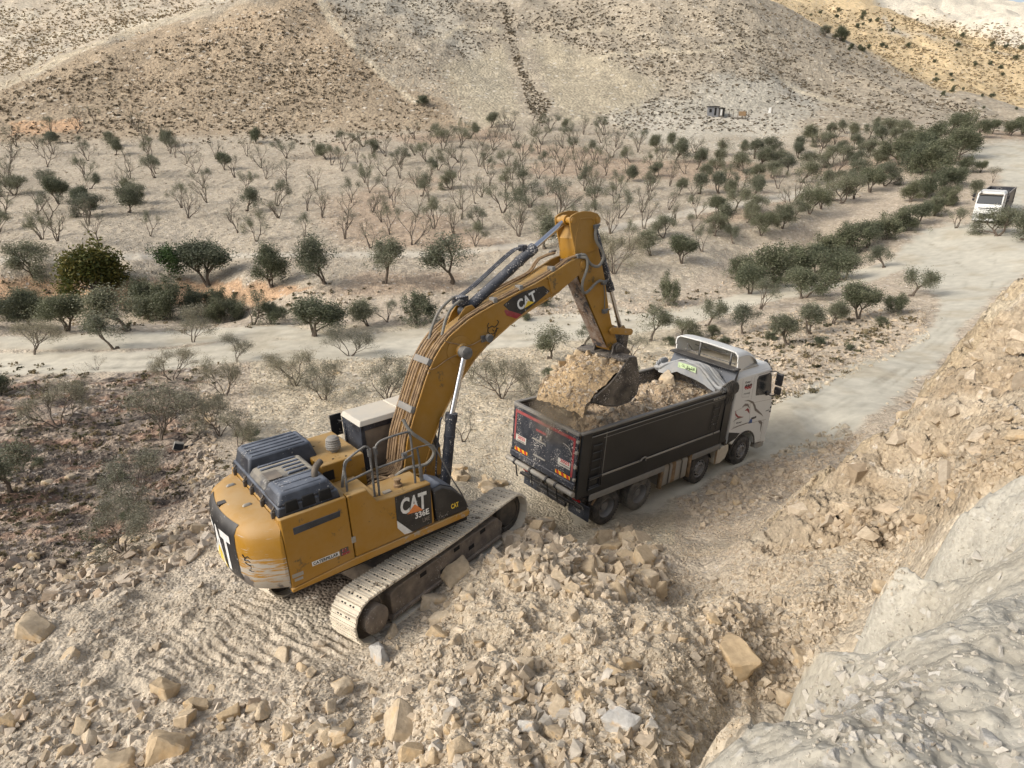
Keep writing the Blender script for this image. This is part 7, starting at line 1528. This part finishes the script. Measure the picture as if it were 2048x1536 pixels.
P, S = scr([(-10, 0), (560, 0), (200, 95), (-10, 175)], 4500, 2.5, 5, .02, 225, 600); P2, S2 = scr([(1500, 0), (2048, 60), (2048, 262), (1850, 180), (1650, 85)], 5000, 2.5, 5, .02, 205, 600); scrub('scrub', np.concatenate([P, P2]), np.concatenate([S, S2]), palette(len(P)+len(P2), [(138, 124, 98), (124, 110, 88), (150, 134, 104)]), 'faint tufts of scrub on the far slopes')
P, S = scr([(0, 740), (440, 740), (470, 1000), (200, 1140), (0, 1150)], 1500, 5, 14, .2, 8, 45); P2, S2 = scr([(1280, 720), (1600, 640), (1850, 640), (1640, 780), (1500, 820)], 900, 4, 16, .2, 20, 60); P3, S3 = scr([(0, 560), (1350, 600), (1500, 540), (1400, 650), (0, 650)], 500, 5, 12, .15, 40, 70)
scrub('dry_grass', np.concatenate([P, P2, P3]), np.concatenate([S, S2, S3]), palette(len(P)+len(P2)+len(P3), [(122, 110, 84), (104, 96, 72), (136, 122, 96), (90, 88, 66)]), 'dry weeds and low tufts on the slopes between the roads')

# ------------------------------------------------------------------ HUT on the far slope and odd things
m_tin = paint('weathered_tin', (112, 116, 122), .3, (160, 150, 136), .6, .2, scale=2, up=.3)
P = hit([1432], [231])[0]; hu = empty('tin_hut', P, rot(math.atan2(-P[0], P[1])*1.0+rad(4), 0, 0)); hu.scale = (.8, .8, .8); tag(hu, 'small ramshackle tin hut with a flat dark roof on the pale slope', 'hut')
MB().box((-2.3, -1.3, -.6), (.5, 1.6, 2.1)).build('wall', m_tin, hu, .03); MB().box((.5, -1.1, -.6), (2.0, 1.4, 1.75)).build('wall', m_boxin, hu, .03)
MB().box((-2.6, -1.7, 2.1), (.7, 1.9, 2.22)).build('roof', m_black, hu, .02); MB().box((.45, -1.4, 1.76), (2.2, 1.6, 1.86)).build('roof', m_black, hu, .02)
MB().box((-1.9, -1.34, .7), (-1.3, -1.29, 1.5)).build('window', m_dark, hu); MB().box((-.6, -1.34, 0), (-.1, -1.29, 1.8)).build('door', m_dark, hu); MB().box((.95, -1.14, .0), (1.35, -1.09, 1.5)).build('door', m_white, hu); MB().box((1.55, -1.15, -.3), (1.95, -1.09, 1.6)).build('door', m_dark, hu)
P = hit([1475], [236])[0]; fn = empty('pen_fence', P, rot(math.atan2(-P[0], P[1]), 0, 0)); fn.scale = (.8, .8, .8); tag(fn, 'crooked post-and-sheet animal pen beside the tin hut', 'fence')
for x in (-2.2, -1.2, 0, 1.2, 2.0, 2.6): MB().cyl((x, -.5+.1*x, -.5), (x+.05, -.5+.1*x, 1.6), .07, seg=6).build('post', m_bark, fn)
MB().box((.2, -.5, .5), (2.0, -.42, 1.6)).build('panel', m_hose, fn); MB().box((-2.2, -.7, -.2), (2.4, -.62, .1)).build('rail', m_dirtm, fn)
P = hit([1541], [226])[0]; pz_ = empty('leaning_panel', P, rot(math.atan2(-P[0], P[1]), 0, 0)); pz_.scale = (.6, .6, .6); tag(pz_, 'pale sheet leaning on a dark post, right of the hut', 'panel')
MB().prism([(-.9, -.2), (-.6, 1.8), (.1, 1.9), (.0, -.2)], -.05, .05).build('sheet', m_white, pz_); MB().cyl((.45, 0, -.3), (.6, 0, 1.9), .09, seg=6).build('post', m_bark, pz_)
P = hit([362], [898])[0]; lt = empty('flood_lamp', P+np.array([0, 0, .12]), rot(.4, -.3, 0)); tag(lt, 'discarded pale floodlight lying on the stones left of the field wall', 'lamp')
MB().box((-.26, -.1, -.16), (.14, .1, .16), (.03, .02)).build('housing', m_alu, lt, .02); MB().box((-.22, -.11, -.12), (.1, -.09, .12)).build('lens', m_glass, lt); MB().tube([(.14, 0, 0), (.3, 0, .05), (.42, 0, .16)], .04, 7, 2).build('bracket', m_black, lt)

# ------------------------------------------------------------------ separate counted pieces
def split_loose(o):
    me = o.data; n = len(me.vertices)
    if n == 0: return
    par = list(range(n))
    def fd(a):
        while par[a] != a: par[a] = par[par[a]]; a = par[a]
        return a
    for e in me.edges:
        a, b = fd(e.vertices[0]), fd(e.vertices[1])
        if a != b: par[a] = b
    gr = {}
    for p in me.polygons: gr.setdefault(fd(p.vertices[0]), []).append(p)
    if len(gr) < 2: return
    V = [v.co[:] for v in me.vertices]; first = True
    for fs in gr.values():
        used = sorted({i for p in fs for i in p.vertices}); mp = {a: i for i, a in enumerate(used)}
        m2 = bpy.data.meshes.new(o.name.split('.')[0]); m2.from_pydata([V[i] for i in used], [], [[mp[i] for i in p.vertices] for p in fs])
        for mm in me.materials: m2.materials.append(mm)
        m2.polygons.foreach_set('material_index', [p.material_index for p in fs]); m2.polygons.foreach_set('use_smooth', [p.use_smooth for p in fs])
        if len(m2.vertices) > 8: m2.set_sharp_from_angle(angle=rad(35))
        if first: tgt = o; first = False; o.data = m2
        else: tgt = o.copy(); tgt.data = m2; C.objects.link(tgt)
SPL = {'side_guard', 'tailgate_hinge', 'lifting_eye', 'hood_latch', 'bolt', 'frame_opening', 'side_plate', 'hinge_tube', 'hinge_collar', 'wheel_nut', 'hand_hole', 'tank_strap', 'hood_window', 'hood_rib', 'hose_fitting', 'guard_post', 'hydraulic_hose', 'boom_pipe', 'pipe_clamp', 'tie_strap', 'tarp_fold', 'vent_slot', 'side_stripe', 'number_plate', 'side_cutter', 'deflector_frame', 'hazard_stripe', 'hazard_board'}
for o in list(C.objects):
    if o.type == 'MESH' and o.name.split('.')[0] in SPL: split_loose(o)

# airborne dust round the spilling earth and the rear wheels
def dust(loc, sc, dens, label):
    bm = bmesh.new(); bmesh.ops.create_icosphere(bm, subdivisions=3, radius=1); me = bpy.data.meshes.new('dust_cloud'); bm.to_mesh(me); bm.free()
    o = bpy.data.objects.new('dust_cloud', me); C.objects.link(o); o.location = loc; o.scale = sc; o['kind'] = 'stuff'; tag(o, label, 'dust')
    m = bpy.data.materials.new('airborne_dust'); m.use_nodes = True; nt = m.node_tree; nt.nodes.clear(); out = nt.nodes.new('ShaderNodeOutputMaterial')
    v = N(nt, 'ShaderNodeVolumePrincipled'); v.inputs['Color'].default_value = (*lin((206, 190, 166)), 1); v.inputs['Anisotropy'].default_value = .1
    tc = N(nt, 'ShaderNodeTexCoord'); g = N(nt, 'ShaderNodeTexGradient', gradient_type='SPHERICAL'); nt.links.new(tc.outputs['Object'], g.inputs['Vector'])
    n = N(nt, 'ShaderNodeTexNoise', i_Scale=2.2, i_Detail=3.0); nt.links.new(tc.outputs['Object'], n.inputs['Vector'])
    a = N(nt, 'ShaderNodeMath', operation='MULTIPLY'); nt.links.new(g.outputs['Fac'], a.inputs[0]); nt.links.new(ramp(nt, n.outputs['Fac'], .35, .7), a.inputs[1])
    b = N(nt, 'ShaderNodeMath', operation='MULTIPLY'); nt.links.new(a.outputs[0], b.inputs[0]); b.inputs[1].default_value = dens; nt.links.new(b.outputs[0], v.inputs['Density']); nt.links.new(v.outputs[0], out.inputs['Volume']); me.materials.append(m)
p = EX_R@np.array([5.0, .25, 1.95])+EX_T; dust(p, (.85, 1.05, .85), 4.5, 'thin dust hanging where the earth falls from the bucket')
p = TR_R@np.array([1.0, -1.9, .35])+TR_T; dust(p, (1.6, 1.2, .7), 1.1, 'thin dust round the rear wheels of the truck')
